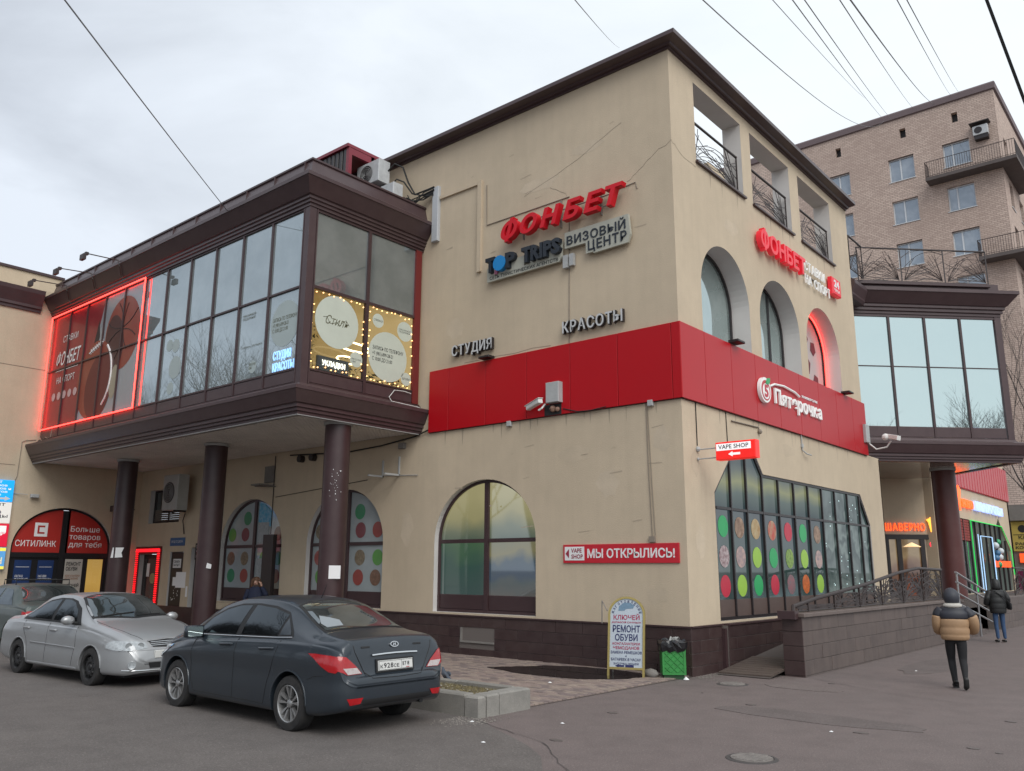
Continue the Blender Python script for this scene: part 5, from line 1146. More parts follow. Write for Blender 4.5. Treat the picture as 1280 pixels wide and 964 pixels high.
MB().cyl(AF.sh(0,0,.45),-1.50,28.15,.22,.001,.012,20).build('fan_grille',m_fr,a)
MB().box(AF,-1.95,-.85,28.62,28.66,0,.6).build('canopy',m_fr,a); MB().box(AF,-1.75,-1.0,27.6,27.84,.0,.4).build('bracket',m_fr,a)
# bare climbing tree beside the brick block
def bare_tree(name,label,x,y,h,seed,levels=5,lean=(0,0),spread=.55,r0=.16,group=None,mm=None,trunk=.28,kids=3):
    t=thing(name,label,'tree',(x,y,0),group); g=random.Random(seed); tr=MB(); cr=MB()
    def grow(p,d,l,r,lv,mb):
        pts=[p]; q=p; dd=d
        for i in range(4):
            dd=(dd+Vector((g.uniform(-1,1),g.uniform(-1,1),g.uniform(-.3,.7)))*.13).normalized(); q=q+dd*l/4; pts.append(q)
        mb.tube(pts,r,6 if lv==0 else 3,caps=False,r1=r*.55)
        if lv>=levels: return
        for k in range(kids if lv<levels-1 else 3):
            i=g.choice((2,3,4)) if k else 4; nd=(dd+Vector((g.uniform(-1,1),g.uniform(-1,1),g.uniform(-.25,.8)))*spread*1.3).normalized()
            grow(pts[i],nd,l*g.uniform(.62,.82),r*.55,lv+1,cr)
    grow(Vector((x,y,-.1)),Vector((lean[0],lean[1],1)).normalized(),h*trunk,r0,0,tr)
    m=mm or m_bark; tr.build('trunk',m,t); cr.build('crown',m,t); return t
m_bark=mat('bare_bark',(.06,.05,.045),.9)
bare_tree('bare_tree','thin bare tree against the brick wall at the right edge',.95,30.4,17,5,6,(-.02,.0),.5,.10)
bare_tree('bare_tree','bare street tree across the road, mirrored in the street-side bay',30.0,7.9,15.5,11,6,spread=.58,r0=.2,kids=4)
bare_tree('bare_tree','second bare street tree across the road, nearer the crossing',30.0,2.6,13,14,6,spread=.6,r0=.16)
tv=[bare_tree('bare_tree','bare tree on the far side of the car park, mirrored in the glazed bay',x,y,h,20+i,6,spread=.62,r0=.2,group='bare trees across the car park seen only in the glass',kids=4) for i,(x,y,h) in enumerate(((-33,-19,17),(-22,-17.5,15.5)))]
for i,(x,y,k) in enumerate(((-27,-21,0),(-40,-21,1),(-48,-20,0),(-15,-21,1),(-10,-25,0),(-29,-16.5,1),(-55,-24,0),(-20,-26,0),(-36,-27,1),(-13,-18.5,1))):
    c=copy_tree(tv[k]); c.location=(x,y,0); c.rotation_euler=(0,0,1.3*i+.7)
for (x,y,s_,k) in ((-17.5,-18,1.35,0),(-11,-20,1.3,1)):
    c=copy_tree(tv[k]); c.location=(x,y,0); c.scale=(s_,s_,s_); c.rotation_euler=(0,0,2.2*s_)
# far buildings across the road, seen only in the windows
MR = thing('apartment_house','grey block across the car park, mirrored in the left panes of the bay','building',(-60,-45,0))
MB().box(W,-92,-58,-60,-48,0,12).build('wall',mat('far_grey',(.20,.19,.18),.9),MR)
for r in range(5):
    for c in range(11): MB().bbox(Y_at(-48),-91+c*3.05,-89.4+c*3.05,1.2+r*2.2,2.6+r*2.2,0,-.03,.0).build('window',g_dark,MR)

# ================================================================== ground
m_asph=mat('asphalt',(.178,.142,.134),.82,var=.5,vs=.5,c2=(.135,.112,.106),mid=.45,fine=.5,spk=.35,bump=.8,bs=90,bdist=.01)
m_grd=structure(MB().add([(-700,-700,0),(700,-700,0),(700,700,0),(-700,700,0)],[(0,1,2,3)]).build('ground',m_asph))
m_road=mat('road_asphalt',(.150,.132,.122),.85,var=.6,vs=.45,c2=(.105,.094,.090),mid=.5,fine=.5,spk=.35,bump=.8,bs=90,bdist=.01)
g_=random.Random(31); ed=[]
for (a,b),(c,d) in zip([(-90,-4.2),(-20,-4.3),(.1,-5.3),(1.9,-6.4),(4.2,-9.2),(9,-17)],[(-20,-4.3),(.1,-5.3),(1.9,-6.4),(4.2,-9.2),(9,-17),(30,-60)]):
    k=max(2,int(math.hypot(c-a,d-b)/.5)); k=min(k,40)
    for i in range(k): t=i/k; ed.append((a+(c-a)*t+g_.uniform(-.03,.03),b+(d-b)*t+g_.uniform(-.03,.03)))
structure(MB().poly(W,ed+[(30,-90),(-90,-90)],(),-.01,.004,back=False).build('road',m_road))
m_pave=mat('paving_base',(.13,.105,.09),.9,var=.4,vs=3)
pv=structure(MB().add([(-19.5,-4.25,.006),(-.02,-4.25,.006),(.02,-.02,.006),(-19.5,-.02,.006)],[(0,1,2,3)]).build('pavement',m_pave))
m_pb=[mat('paving_brick',c,.85,var=.5,vs=5,c2=(.10,.08,.07),fine=.15) for c in ((.27,.205,.18),(.20,.155,.145),(.31,.245,.205))]
mbs=[MB(),MB(),MB()]; g_=random.Random(2)
y=-4.22; r=0
while y<-.08:
    x=-8.0-(.1 if r%2 else 0)
    while x<-.05:
        e=min(x+.2,-.03)
        if e-x>.05 and not (y<-4.1 and x<-.3): 
            h=.022+g_.uniform(-.0035,.0035); g_.choice(mbs).bbox(W,x+.005,e-.005,y+.005,y+.095,.004,h,.004)
        x+=.2
    y+=.1; r+=1
for mb,m in zip(mbs,m_pb): mb.build('paving_bricks',m,pv,kind='stuff')
# puddle along the plinth
m_pud=mat('puddle_water',(.022,.018,.016),.03,spec=.6)
pp=[(-3.3,-1.45),(-2.75,-1.62),(-2.1,-1.72),(-1.45,-1.78),(-.95,-1.55),(-.62,-1.2),(-.5,-.75),(-.75,-.35),(-1.4,-.18),(-2.1,-.25),(-2.7,-.5),(-2.85,-.85),(-3.05,-1.1)]
pd=[]
for i in range(len(pp)):
    a=pp[i]; b=pp[(i+1)%len(pp)]
    for k in range(4): t=k/4; pd.append((a[0]+(b[0]-a[0])*t+g_.uniform(-.05,.05),a[1]+(b[1]-a[1])*t+g_.uniform(-.04,.04)))
structure(MB().poly(W,pd,(),0,.0285,back=False,sides=False).build('puddle_water',m_pud))
pd2=[(-6.2+.45*math.cos(t*.5)+g_.uniform(-.05,.05),-1.1+.2*math.sin(t*.5)) for t in range(13)]
structure(MB().poly(W,pd2,(),0,.0285,back=False,sides=False).build('puddle_water',m_pud))
# wet patch on asphalt near the front
# kerbed planter
P_=thing('kerb_planter','low concrete kerb planter with dead grass behind the dark sedan','planter',(-.9,-4.8,0))
m_kb=[mat('kerb_stone',c,.9,var=.55,vs=3.5,c2=(.13,.125,.115),fine=.2,bump=.5,bs=60) for c in ((.29,.275,.25),(.255,.24,.215))]
def kerb(x0,x1,y0,y1): MB().bbox(W,x0,x1,y0,y1,-.05,.255+rnd.uniform(-.004,.004),.02).build('kerb_stone',rnd.choice(m_kb),P_)
kerb(-.145,.075,-4.93,-4.34); kerb(-.145,.075,-5.16,-4.94)
for k in range(5): kerb(-.155-(k+1)*.98,-.155-k*.98-.01,-5.30,-5.12)
MB().bbox(W,-.145,.065,-5.31,-5.17,-.05,.24,.02).build('kerb_stone',m_kb[0],P_)
for k in range(5): kerb(-.155-(k+1)*.98,-.155-k*.98-.01,-4.42,-4.34)
MB().box(W,-5.1,-.14,-5.13,-4.41,.0,.20).build('soil',mat('planter_soil',(.13,.105,.06),.95,var=.6,vs=9,c2=(.06,.045,.03),fine=.4,bump=.8,bs=60),P_)
mb=MB(); g_=random.Random(6)
for k in range(5200):
    x=g_.uniform(-3.2,-.16); y=g_.uniform(-5.10,-4.44); a=g_.uniform(0,6.3); l=g_.uniform(.02,.055); h=g_.uniform(.004,.03)
    d=Vector((math.cos(a)*l,math.sin(a)*l,h)); w=Vector((-math.sin(a),math.cos(a),0))*.003; p=Vector((x,y,.20))
    mb.add([p-w,p+w,p+d],[(0,1,2)])
mb.build('dead_grass',mat('dead_grass',(.24,.19,.09),.9,var=.7,vs=12,c2=(.10,.10,.04)),P_,kind='stuff')
mb=MB()
for k in range(120):
    x=g_.uniform(-2.6,-.2); y=g_.uniform(-5.08,-4.46); s=g_.uniform(.006,.016); mb.ball((x,y,.205),s,5,(1,1,.5))
mb.build('pebbles',mat('pale_pebble',(.36,.33,.28),.9),P_,kind='stuff')
# manholes, patches, litter
def manhole(x,y,r,label):
    m=thing('manhole',label,'manhole',(x,y,0))
    MB().lathe((x,y,0),(0,0,1),[(r*1.22,.0),(r*1.18,.006),(r*1.04,.010),(r*1.0,.004)],40).build('ring',mat('manhole_ring',(.07,.062,.06),.8,var=.5,vs=9),m)
    c=MB().lathe((x,y,0),(0,0,1),[(r*.98,.002),(r*.97,.012),(0,.013)],40)
    c.build('cover',mat('manhole_cover',(.20,.18,.165),.75,var=.6,vs=6,c2=(.09,.08,.075),bump=.5,bs=40),m)
    for i in range(5):
        for j in range(5):
            a=(i-2)*r*.32; b=(j-2)*r*.32
            if a*a+b*b<(.8*r)**2: MB().bbox(W,x+a-.03,x+a+.03,y+b-.03,y+b+.03,.010,.021,.006).build('stud',bpy.data.materials['manhole_cover'],m)
manhole(3.42,-5.18,.20,'round manhole cover in the asphalt at the bottom of the picture')
manhole(.92,-.42,.20,'small manhole cover in the asphalt near the corner of the building')
lit=[(5.0,-4.3),(3.2,-1.9),(1.2,-5.0),(4.4,-.4),(2.4,-3.6)]
for i,(x,y) in enumerate(((.12,-.42),(2.55,3.4),(1.0,-4.9),(3.5,-3.35),(1.05,-6.3),(-1.15,-2.35),(.15,-5.5))):
    lab=('crumpled white wrapper lying beside the green bin','white scrap on the asphalt in front of the ramp wall','white scrap beside the planter corner','white scrap in the middle of the asphalt','small white scrap at the lower middle of the asphalt','pale scrap in the puddle','flat white scrap at the foot of the planter kerb')[i]
    s=.05 if i==0 else .028; mb=MB(); g_=random.Random(i); n=7
    ps=[(x+s*g_.uniform(.6,1.3)*math.cos(k*.9),y+s*g_.uniform(.6,1.3)*math.sin(k*.9),.006 if i!=5 else .03) for k in range(n)]
    top=(x,y,(.05 if i==0 else .016)+(.03 if i==5 else 0)); mb.add(ps+[top],[(k,(k+1)%n,n) for k in range(n)])
    tag(mb.build('litter',m_wprint),lab,'litter')
mb=MB(); g_=random.Random(77)
for k in range(900):
    t=g_.random(); 
    if t<.5: x=g_.uniform(-.7,.9); y=-.16-abs(g_.gauss(0,.13)) if x<0 else g_.uniform(-.3,.7); x=x if y<-.05 else abs(x)*.3+.05
    else: x=g_.uniform(-.2,.35); y=-5.45+g_.gauss(0,.18)-(.0)
    s=g_.uniform(.004,.013); mb.ball((x,y,.026 if x<0 and y>-4.2 else .004),s,4,(1,1,.6))
structure(mb.build('grit',mat('grit',(.20,.18,.16),.9))); bpy.data.objects['grit']['kind']='stuff'
# painted cracks / asphalt seams as recessed dark bitumen strips
def seam(pts,w=.012):
    mb=MB(); g=random.Random(len(pts)); prev=pts[0]; out=[]
    for a,b in zip(pts,pts[1:]):
        for k in range(1,9): t=k/8; out.append(((a[0]+(b[0]-a[0])*(t-.125)),(a[1]+(b[1]-a[1])*(t-.125)),a[0]+(b[0]-a[0])*t+g.uniform(-.02,.02),a[1]+(b[1]-a[1])*t+g.uniform(-.02,.02)))
    last=(pts[0][0],pts[0][1])
    for (_,_,x,y) in out:
        d=Vector((x-last[0],y-last[1],0)); n=Vector((-d.y,d.x,0)).normalized()*w*g.uniform(.4,1.2); z=Vector((0,0,.008))
        mb.add([Vector((*last,0))+z-n,Vector((x,y,0))+z-n,Vector((x,y,0))+z+n,Vector((*last,0))+z+n],[(0,1,2,3)]); last=(x,y)
    return mb
m_seam=mat('bitumen_seam',(.055,.048,.047),.7)
g_=random.Random(91); m_pt=[mat('asphalt_patch',c,.85,var=.4,vs=1.5,mid=.4,fine=.5,spk=.3,bump=.8,bs=90,bdist=.01) for c in ((.155,.127,.12),(.185,.15,.14))]; m_oil=mat('damp_stain',(.115,.097,.091),.6,var=.5,vs=4,c2=(.11,.095,.09),fine=.3)
for (x,y,w,h,k) in ((3.0,-2.6,2.6,.7,0),(1.9,-.1,1.2,.5,1),(2.6,4.6,.9,3.4,0)):
    pts=[(x+w*(.5*math.cos(t*.35)+g_.uniform(-.03,.03)),y+h*(.5*math.sin(t*.35)+g_.uniform(-.05,.05))) for t in range(18)]
    structure(MB().poly(W,pts,(),-.01,.006,back=False).build('asphalt_patch',m_pt[k]))
for i in range(34):
    x=g_.uniform(-6,5.5); y=g_.uniform(-9.5,2.5); r=g_.uniform(.012,.05)
    if y>-4.5 and x<.4: continue
    pts=[(x+r*1.6*math.cos(t*.52)*g_.uniform(.7,1.2),y+r*math.sin(t*.52)*g_.uniform(.7,1.2)) for t in range(12)]
    structure(MB().poly(W,pts,(),-.01,.0075,back=False).build('damp_stain',m_oil))
for pts in ([(.1,-5.4),(1.5,-5.9),(2.6,-6.9)],[(1.6,1.1),(3.0,.2),(4.2,-.2)],[(1.5,-1.0),(.6,-.9),(.2,-1.3)]): structure(seam(pts,.005).build('asphalt_seam',m_seam))

# ================================================================== overhead wires
def wire(p0,p1,sag,r,label,n=24):
    p0=Vector(p0); p1=Vector(p1); pts=[p0.lerp(p1,i/n)-Vector((0,0,sag*4*(i/n)*(1-i/n))) for i in range(n+1)]
    return tag(MB().tube(pts,r,4).build('overhead_wire',m_wire2 if r<.012 else m_wire),label,'wire','overhead wires across the sky')

for wi,(p0,p1,sg,r) in enumerate((
 ((3.54,-5.80,7.73),(-6.63,40.56,30.36),.9,.007),((4.12,-5.32,7.73),(-7.48,39.86,32.0),.1,.005),((4.29,-5.17,7.73),(-6.63,40.55,30.45),.1,.007),
 ((4.39,-5.09,7.73),(-6.24,40.87,30.45),.1,.007),((4.68,-4.84,7.73),(-5.09,41.62,31.2),.1,.007),((4.76,-4.77,7.74),(-3.98,42.3,31.4),.25,.010),
 ((5.15,-4.44,7.74),(-3.06,42.9,31.9),.1,.007),((5.23,-4.38,7.74),(-2.6,43.1,32.0),.1,.007))):
    wire(p0,p1,sg,r,('sagging wire','faintest thin wire','black wire','thin wire','single black wire','thickest wavy wire','thin wire','thin wire')[wi]+' running to the brick block roof, '+('first','second','third','fourth','fifth','sixth','seventh','eighth')[wi]+' from the left')
wire((2.52,-6.65,7.7),(-20,30,36),.1,.006,'faint thin wire high above the building corner')
wire((-.10,-11.0,6.9),(-9.75,-3.35,9.80),.02,.008,'single wire from the upper left down to the roof of the bay')
wire((6.29,-6.95,5.85),(6.62,-5.9,3.7),.0,.015,'thick black cable at the right edge of the sky')

# ================================================================== cars
def interp(tab, x):
    if x <= tab[0][0]: return tab[0][1]
    if x >= tab[-1][0]: return tab[-1][1]
    for i in range(len(tab)-1):
        if tab[i][0] <= x <= tab[i+1][0]:
            x0,y0=tab[i]; x1,y1=tab[i+1]; h=x1-x0; t=(x-x0)/h
            def sl(j):
                if j<=0: return (tab[1][1]-tab[0][1])/(tab[1][0]-tab[0][0])
                if j>=len(tab)-1: return (tab[-1][1]-tab[-2][1])/(tab[-1][0]-tab[-2][0])
                a=(tab[j][1]-tab[j-1][1])/(tab[j][0]-tab[j-1][0]); b=(tab[j+1][1]-tab[j][1])/(tab[j+1][0]-tab[j][0])
                return 0 if a*b<=0 else 2*a*b/(a+b)
            m0,m1=sl(i)*h,sl(i+1)*h
            return y0*(2*t**3-3*t*t+1)+m0*(t**3-2*t*t+t)+y1*(-2*t**3+3*t*t)+m1*(t**3-t*t)
def cat_curve(P, n):
    """centripetal-ish catmull through 2D points, n samples per span"""
    out=[]
    for i in range(len(P)-1):
        p0=P[max(i-1,0)]; p1=P[i]; p2=P[i+1]; p3=P[min(i+2,len(P)-1)]
        for k in range(n):
            t=k/n; out.append(tuple(.5*((2*p1[j])+(-p0[j]+p2[j])*t+(2*p0[j]-5*p1[j]+4*p2[j]-p3[j])*t*t+(-p0[j]+3*p1[j]-3*p2[j]+p3[j])*t**3) for j in range(2)))
    out.append(P[-1]); return out
class Car:
    def __init__(s, root, S, paint):
        s.S=S; s.root=root; L_=S['L']
        xs=set(round(i*L_/110,4) for i in range(111))
        for e in (0,L_):
            for d in (.004,.012,.022,.034,.05,.057,.064,.07,.078,.085,.09,.10,.11,.12,.135,.15,.18,.22): xs.add(round(abs(e-d),4))
        for xw in S['wheels']:
            for k in range(-14,15): xs.add(round(xw+S['RA']*math.sin(k*math.pi/28),4))
            xs.add(round(xw-S['RA']-.002,4)); xs.add(round(xw+S['RA']+.002,4))
        xs=sorted(xs); s.mb=MB(); rows=[]
        for x in xs:
            T=lambda k: interp(S[k],x)
            zb=T('zb'); low=zb; arch_=0
            for xw in S['wheels']:
                d=S['RA']**2-(x-xw)**2
                if d>0: low=max(low,S['zw']+math.sqrt(d)); arch_=1
            ys,yb,yt,zs,ze,zt=T('ys'),T('yb'),T('yt'),T('zs'),T('ze'),T('zt')
            zt=max(zt,zb+.16); ze=min(ze,zt-.004); zs=min(zs,ze-.012)
            zc=min(S.get('zc',.62),zs-.02)
            side=[(ys-.055,zb),(ys-.012,zb+.05),(ys,(zb+zc)*.5+.02),(ys-.006,zc),(ys-.012+S.get('crease',0),zc+(zs-zc)*.55),(yb+.012,zs-.03),(yb-.012,zs)]
            side=[(a,max(b,zb)) for a,b in side]
            up=[(yb-.012,zs),(yb+(yt-yb)*.42+.018,zs+(ze-zs)*.45),(yt+.012,ze-.02*(1 if ze-zs>.1 else .2)),(yt-.04,ze+(zt-ze)*.42),(yt*.62,ze+(zt-ze)*.80),(yt*.3,ze+(zt-ze)*.965),(0,zt)]
            c1=cat_curve(side,5); c2=cat_curve(up,5)[1:]
            if arch_: 
                # compress the side upward so that its lower edge follows the wheel arch
                z0=c1[0][1]; z1=c1[-1][1]; 
                cc=[]
                n=len(c1)
                for i in range(n):
                    z=max(low,0)+(z1-low)*i/(n-1)
                    # find y on the original curve at z
                    y=c1[0][0]
                    for (a,b),(c,d) in zip(c1,c1[1:]):
                        if b<=z<=d and d>b: y=a+(c-a)*(z-b)/(d-b); break
                        if z>=d: y=c
                    cc.append((y,z))
                c1=cc
            rows.append([(0,low+ (.0)),(ys*.45,low),(c1[0][0]-.10,low)]+c1+c2)
        m=len(rows[0]); n=len(xs); k=0
        V=[]
        for x,r in zip(xs,rows): V+=[Vector((x,-p[0],p[1])) for p in r]+[Vector((x,p[0],p[1])) for p in r]
        F=[]
        for i in range(n-1):
            for j in range(m-1):
                a=i*2*m+j; b=(i+1)*2*m+j
                F.append((a,b,b+1,a+1)); a+=m; b+=m; F.append((a,a+1,b+1,b))
        for i,rev in ((0,0),(n-1,1)):
            for j in range(m-1):
                a=i*2*m+j; q=(a,a+1,a+m+1,a+m); F.append(q[::-1] if rev else q)
        s.V=V; s.F=F; mb=MB(); mb.add(V,F)
        s.body=mb.build('body',paint,root,smooth=42,local=True)
        s.bvh=BVHTree.FromPolygons([tuple(v) for v in V],[f for f in F],all_triangles=False)
    def side(s,x,z,sg=1,off=.004):
        h=s.bvh.ray_cast(Vector((x,sg*2,z)),Vector((0,-sg,0)))
        if h[0] is None or h[0].y*sg<.2: return Vector((x,sg*(interp(s.S['ys'],x)-.02),z))
        n=h[1]; n=n if n.y*sg>0 else -n
        return h[0]+n*off
    def top(s,x,y,off=.004):
        h=s.bvh.ray_cast(Vector((x,y,3)),Vector((0,0,-1)))
        if h[0] is None: return Vector((x,y,1))
        n=h[1]; n=n if n.z>0 else -n
        return h[0]+n*off
    def end(s,y,z,e=1,off=.004):
        o=-2 if e<0 else s.S['L']+2
        h=s.bvh.ray_cast(Vector((o,y,z)),Vector((-e,0,0)))
        if h[0] is None: return Vector((0 if e<0 else s.S['L'],y,z))
        n=h[1]; n=n if n.x*e>0 else -n
        return h[0]+n*off
    def decal(s,name,outline,mapf,m,off=.004,step=.05,parent=None,smooth=True,label=None):
        """surface piece cut to an outline and laid on the body"""
        P=[]
        n=len(outline)
        for i in range(n):
            a=outline[i]; b=outline[(i+1)%n]; l=math.hypot(b[0]-a[0],b[1]-a[1]); k=max(1,int(l/step))
            for j in range(k): t=j/k; P.append((a[0]+(b[0]-a[0])*t,a[1]+(b[1]-a[1])*t))
        ne=len(P); x0=min(p[0] for p in P); x1=max(p[0] for p in P); y0=min(p[1] for p in P); y1=max(p[1] for p in P)
        def inside(x,y):
            c=False
            for i in range(ne):
                a=P[i]; b=P[(i+1)%ne]
                if (a[1]>y)!=(b[1]>y) and x<(b[0]-a[0])*(y-a[1])/(b[1]-a[1])+a[0]: c=not c
            return c
        Q=[Vector(p) for p in P]; i=x0+step*.5
        while i<x1:
            j=y0+step*.5
            while j<y1:
                if inside(i,j) and min((i-p[0])**2+(j-p[1])**2 for p in P)>(step*.35)**2: Q.append(Vector((i,j)))
                j+=step
            i+=step
        r=delaunay_2d_cdt(Q,[(i,(i+1)%ne) for i in range(ne)],[],1,1e-5)
        vs=[mapf(v.x,v.y,off) for v in r[0]]
        fs=[]
        c0=Vector((s.S['L']/2,0,.5))
        for f in r[2]:
            a,b,c=[vs[i] for i in f[:3]]; nn=(b-a).cross(c-a); ce=(a+b+c)/3-c0
            fs.append(tuple(f) if nn.dot(ce)>0 else tuple(f)[::-1])
        return MB().add(vs,fs).build(name,m,parent or s.root,smooth='all' if smooth else False,local=True,label=label)
    def strip(s,name,pts,mapf,m,w=.008,off=.004,parent=None,step=.06):
        """thin line (seam, seal, moulding) following points laid on the body"""
        D=[]
        for a,b in zip(pts,pts[1:]):
            l=math.hypot(b[0]-a[0],b[1]-a[1]); k=max(1,int(l/step))
            for j in range(k): t=j/k; D.append((a[0]+(b[0]-a[0])*t,a[1]+(b[1]-a[1])*t))
        D.append(pts[-1]); mb=MB(); Q=[mapf(a,b,off) for a,b in D]; mb.tube(Q,w,5)
        return mb.build(name,m,parent or s.root,smooth=True,local=True)
def wheel(root,x,y,r,sg,style,rw,width=.19):
    """tyre + rim; sg is the outer side"""
    o=Vector((x,y,r)); ax=(0,sg,0)
    ty=MB().lathe(o,ax,[(rw*.98,-width/2),(rw*1.04,-width/2-.004),(r*.93,-width/2+.0),(r*.985,-width/2+.02),(r,-width/2+.045),(r,width/2-.045),(r*.985,width/2-.02),(r*.93,width/2),(rw*1.06,width/2+.006),(rw*.99,width/2-.004),(rw*.95,width/2-.03),(rw*.90,-width/2+.02),(rw*.98,-width/2)],40).build('wheel',m_tyre,root,smooth=30,local=True)
    rim=MB()
    rim.lathe(o,ax,[(rw*1.0,width/2-.002),(rw*.97,width/2+.004),(rw*.93,width/2-.004),(rw*.90,width/2-.03),(rw*.88,-.02)],40)
    a=Vector((1,0,0)); b=Vector((0,0,1))
    def P(rad,th,h): return o+Vector((0,sg*h,0))+(a*math.cos(th)+b*math.sin(th))*rad
    mat_r = m_alloy if style=='alloy' else m_steelrim
    if style=='alloy':
        for k in range(5):
            t0=k*2*math.pi/5+.3
            for s_ in (-1,1):
                th0=t0+s_*.13; th1=t0+s_*.25
                w0=.10; w1=.095
                vs=[P(rw*.16,th0-w0*1.5,width/2-.028),P(rw*.16,th0+w0*1.5,width/2-.028),P(rw*.92,th1+w1,width/2-.008),P(rw*.92,th1-w1,width/2-.008),
                    P(rw*.16,th0-w0*1.9,width/2-.06),P(rw*.16,th0+w0*1.9,width/2-.06),P(rw*.92,th1+w1*1.3,width/2-.05),P(rw*.92,th1-w1*1.3,width/2-.05)]
                rim.add(vs,[(0,1,2,3),(0,4,5,1),(1,5,6,2),(2,6,7,3),(3,7,4,0)])
        rim.lathe(o,ax,[(rw*.24,width/2-.05),(rw*.22,width/2-.02),(rw*.15,width/2-.012),(0,width/2-.012)],24)
    else:
        rim.lathe(o,ax,[(rw*.88,width/2-.05),(rw*.74,width/2-.03),(rw*.60,width/2-.012),(rw*.40,width/2-.012),(rw*.28,width/2-.03),(rw*.22,width/2-.01),(0,width/2-.005)],40)
        for k in range(12):
            th=k*math.pi/6
            rim.add([P(rw*.66,th-.10,width/2-.012),P(rw*.66,th+.10,width/2-.012),P(rw*.80,th+.09,width/2-.030),P(rw*.80,th-.09,width/2-.030),P(rw*.70,th,width/2-.004),P(rw*.76,th,width/2-.010)],[(0,1,4),(1,2,5,4),(2,3,5),(3,0,4,5)])
    rim.build('rim',mat_r,ty,smooth=30,local=True)
    MB().lathe(o,ax,[(rw*.90,-.02),(0,-.02)],30).build('brake_disc',m_blk,ty,local=True)
    if style=='alloy':
        mb=MB()
        for k in range(4): c=P(rw*.30,k*math.pi/2+.5,width/2-.02); mb.ball(c,.011,6)
        mb.build('wheel_nuts',m_fr,ty,local=True)
    return ty
m_tyre=mat('tyre_rubber',(.016,.016,.017),.85,var=.5,vs=10,c2=(.05,.045,.042)); m_alloy=mat('alloy',(.42,.42,.42),.32,metal=.75,var=.3,vs=9); m_steelrim=mat('steel_rim',(.012,.012,.013),.45)
m_paint_d=mat('paint_dark_grey',(.022,.031,.042),.34,var=.25,vs=2.5,c2=(.046,.050,.053),coat=.5,metal=.25)
m_paint_s=mat('paint_silver',(.36,.37,.38),.36,var=.25,vs=2,c2=(.27,.265,.26),coat=.3,metal=.5)
m_paint_g=mat('paint_old_green',(.05,.072,.068),.45,var=.4,vs=3,c2=(.09,.088,.082),coat=.2)
m_cglass=glass('car_glass',(.006,.007,.008),.03,(.72,.80,.86),mottle=0,wav=.0); m_cglass2=glass('windscreen_glass',(.025,.03,.03),.12,(.85,.93,1),mottle=.05,wav=.0)
m_seal=mat('rubber_seal',(.010,.010,.011),.6); m_chrome=mat('chrome',(.62,.63,.64),.15,metal=1)
m_tail=mat('tail_red',(.34,.004,.008),.18,coat=.6,var=.35,vs=30,c2=(.16,.003,.004),emis=(1,.01,.02),es=.05); m_tailw=mat('tail_clear',(.50,.46,.45),.2,coat=1,var=.5,vs=40,c2=(.25,.12,.12)); m_lamp=mat('headlamp',(.42,.45,.47),.08,coat=1,var=.6,vs=24,c2=(.16,.18,.19))
m_bowl=mat('lamp_bowl',(.30,.32,.33),.25,metal=.3); m_plate=mat('number_plate',(.62,.62,.60),.4,var=.12,vs=12)

# ---- dark grey sedan (rear towards the viewer's right)
D1=thing('parked_car','dark grey sedan in the foreground, its tail and white number plate to the right','car',(0,0,0),'cars parked in front of the bay')
S1=dict(L=4.37,wheels=(.915,3.485),RA=.345,zw=.315,zc=.60,crease=.012,
 zb=[(0,.36),(.05,.31),(.2,.26),(.45,.22),(1.3,.19),(3.1,.19),(3.9,.19),(4.2,.20),(4.37,.26)],
 zt=[(0,.60),(.012,.632),(.04,.645),(.055,.66),(.068,.74),(.085,.90),(.105,1.00),(.13,1.04),(.17,1.052),(.35,1.075),(.52,1.10),(.66,1.135),(.95,1.27),(1.25,1.39),(1.55,1.445),(1.95,1.47),(2.35,1.462),(2.70,1.41),(3.0,1.30),(3.35,1.10),(3.50,1.02),(3.75,.965),(4.0,.89),(4.15,.82),(4.27,.72),(4.34,.60),(4.37,.50)],
 ze=[(0,.585),(.012,.618),(.04,.632),(.055,.645),(.068,.72),(.085,.87),(.105,.965),(.13,1.00),(.17,1.015),(.35,1.035),(.52,1.05),(.70,1.10),(.95,1.20),(1.25,1.32),(1.55,1.385),(1.95,1.41),(2.35,1.395),(2.70,1.335),(3.0,1.225),(3.35,1.03),(3.50,.97),(3.75,.905),(4.0,.83),(4.15,.76),(4.27,.66),(4.34,.55),(4.37,.46)],
 zs=[(0,.55),(.04,.60),(.055,.62),(.075,.74),(.10,.86),(.14,.91),(.35,.955),(.8,.975),(1.2,.97),(2.0,.945),(2.8,.905),(3.3,.875),(3.6,.83),(3.9,.76),(4.15,.66),(4.3,.58),(4.37,.42)],
 ys=[(0,.60),(.012,.665),(.04,.715),(.09,.765),(.18,.805),(.35,.832),(.7,.85),(1.2,.845),(2.2,.843),(3.2,.848),(3.6,.848),(3.9,.82),(4.1,.76),(4.25,.67),(4.33,.57),(4.37,.44)],
 yb=[(0,.58),(.012,.64),(.04,.69),(.09,.73),(.18,.76),(.35,.785),(.7,.80),(1.2,.80),(2.2,.805),(3.2,.80),(3.6,.79),(3.9,.76),(4.1,.70),(4.25,.61),(4.33,.52),(4.37,.40)],
 yt=[(0,.54),(.04,.60),(.15,.64),(.35,.65),(.52,.635),(.8,.60),(1.1,.565),(1.5,.545),(2.0,.545),(2.6,.56),(3.0,.60),(3.35,.66),(3.6,.70),(3.9,.68),(4.15,.60),(4.37,.36)])
car=Car(D1,S1,m_paint_d)
LFT=1   # car's left side is +y in its own axes
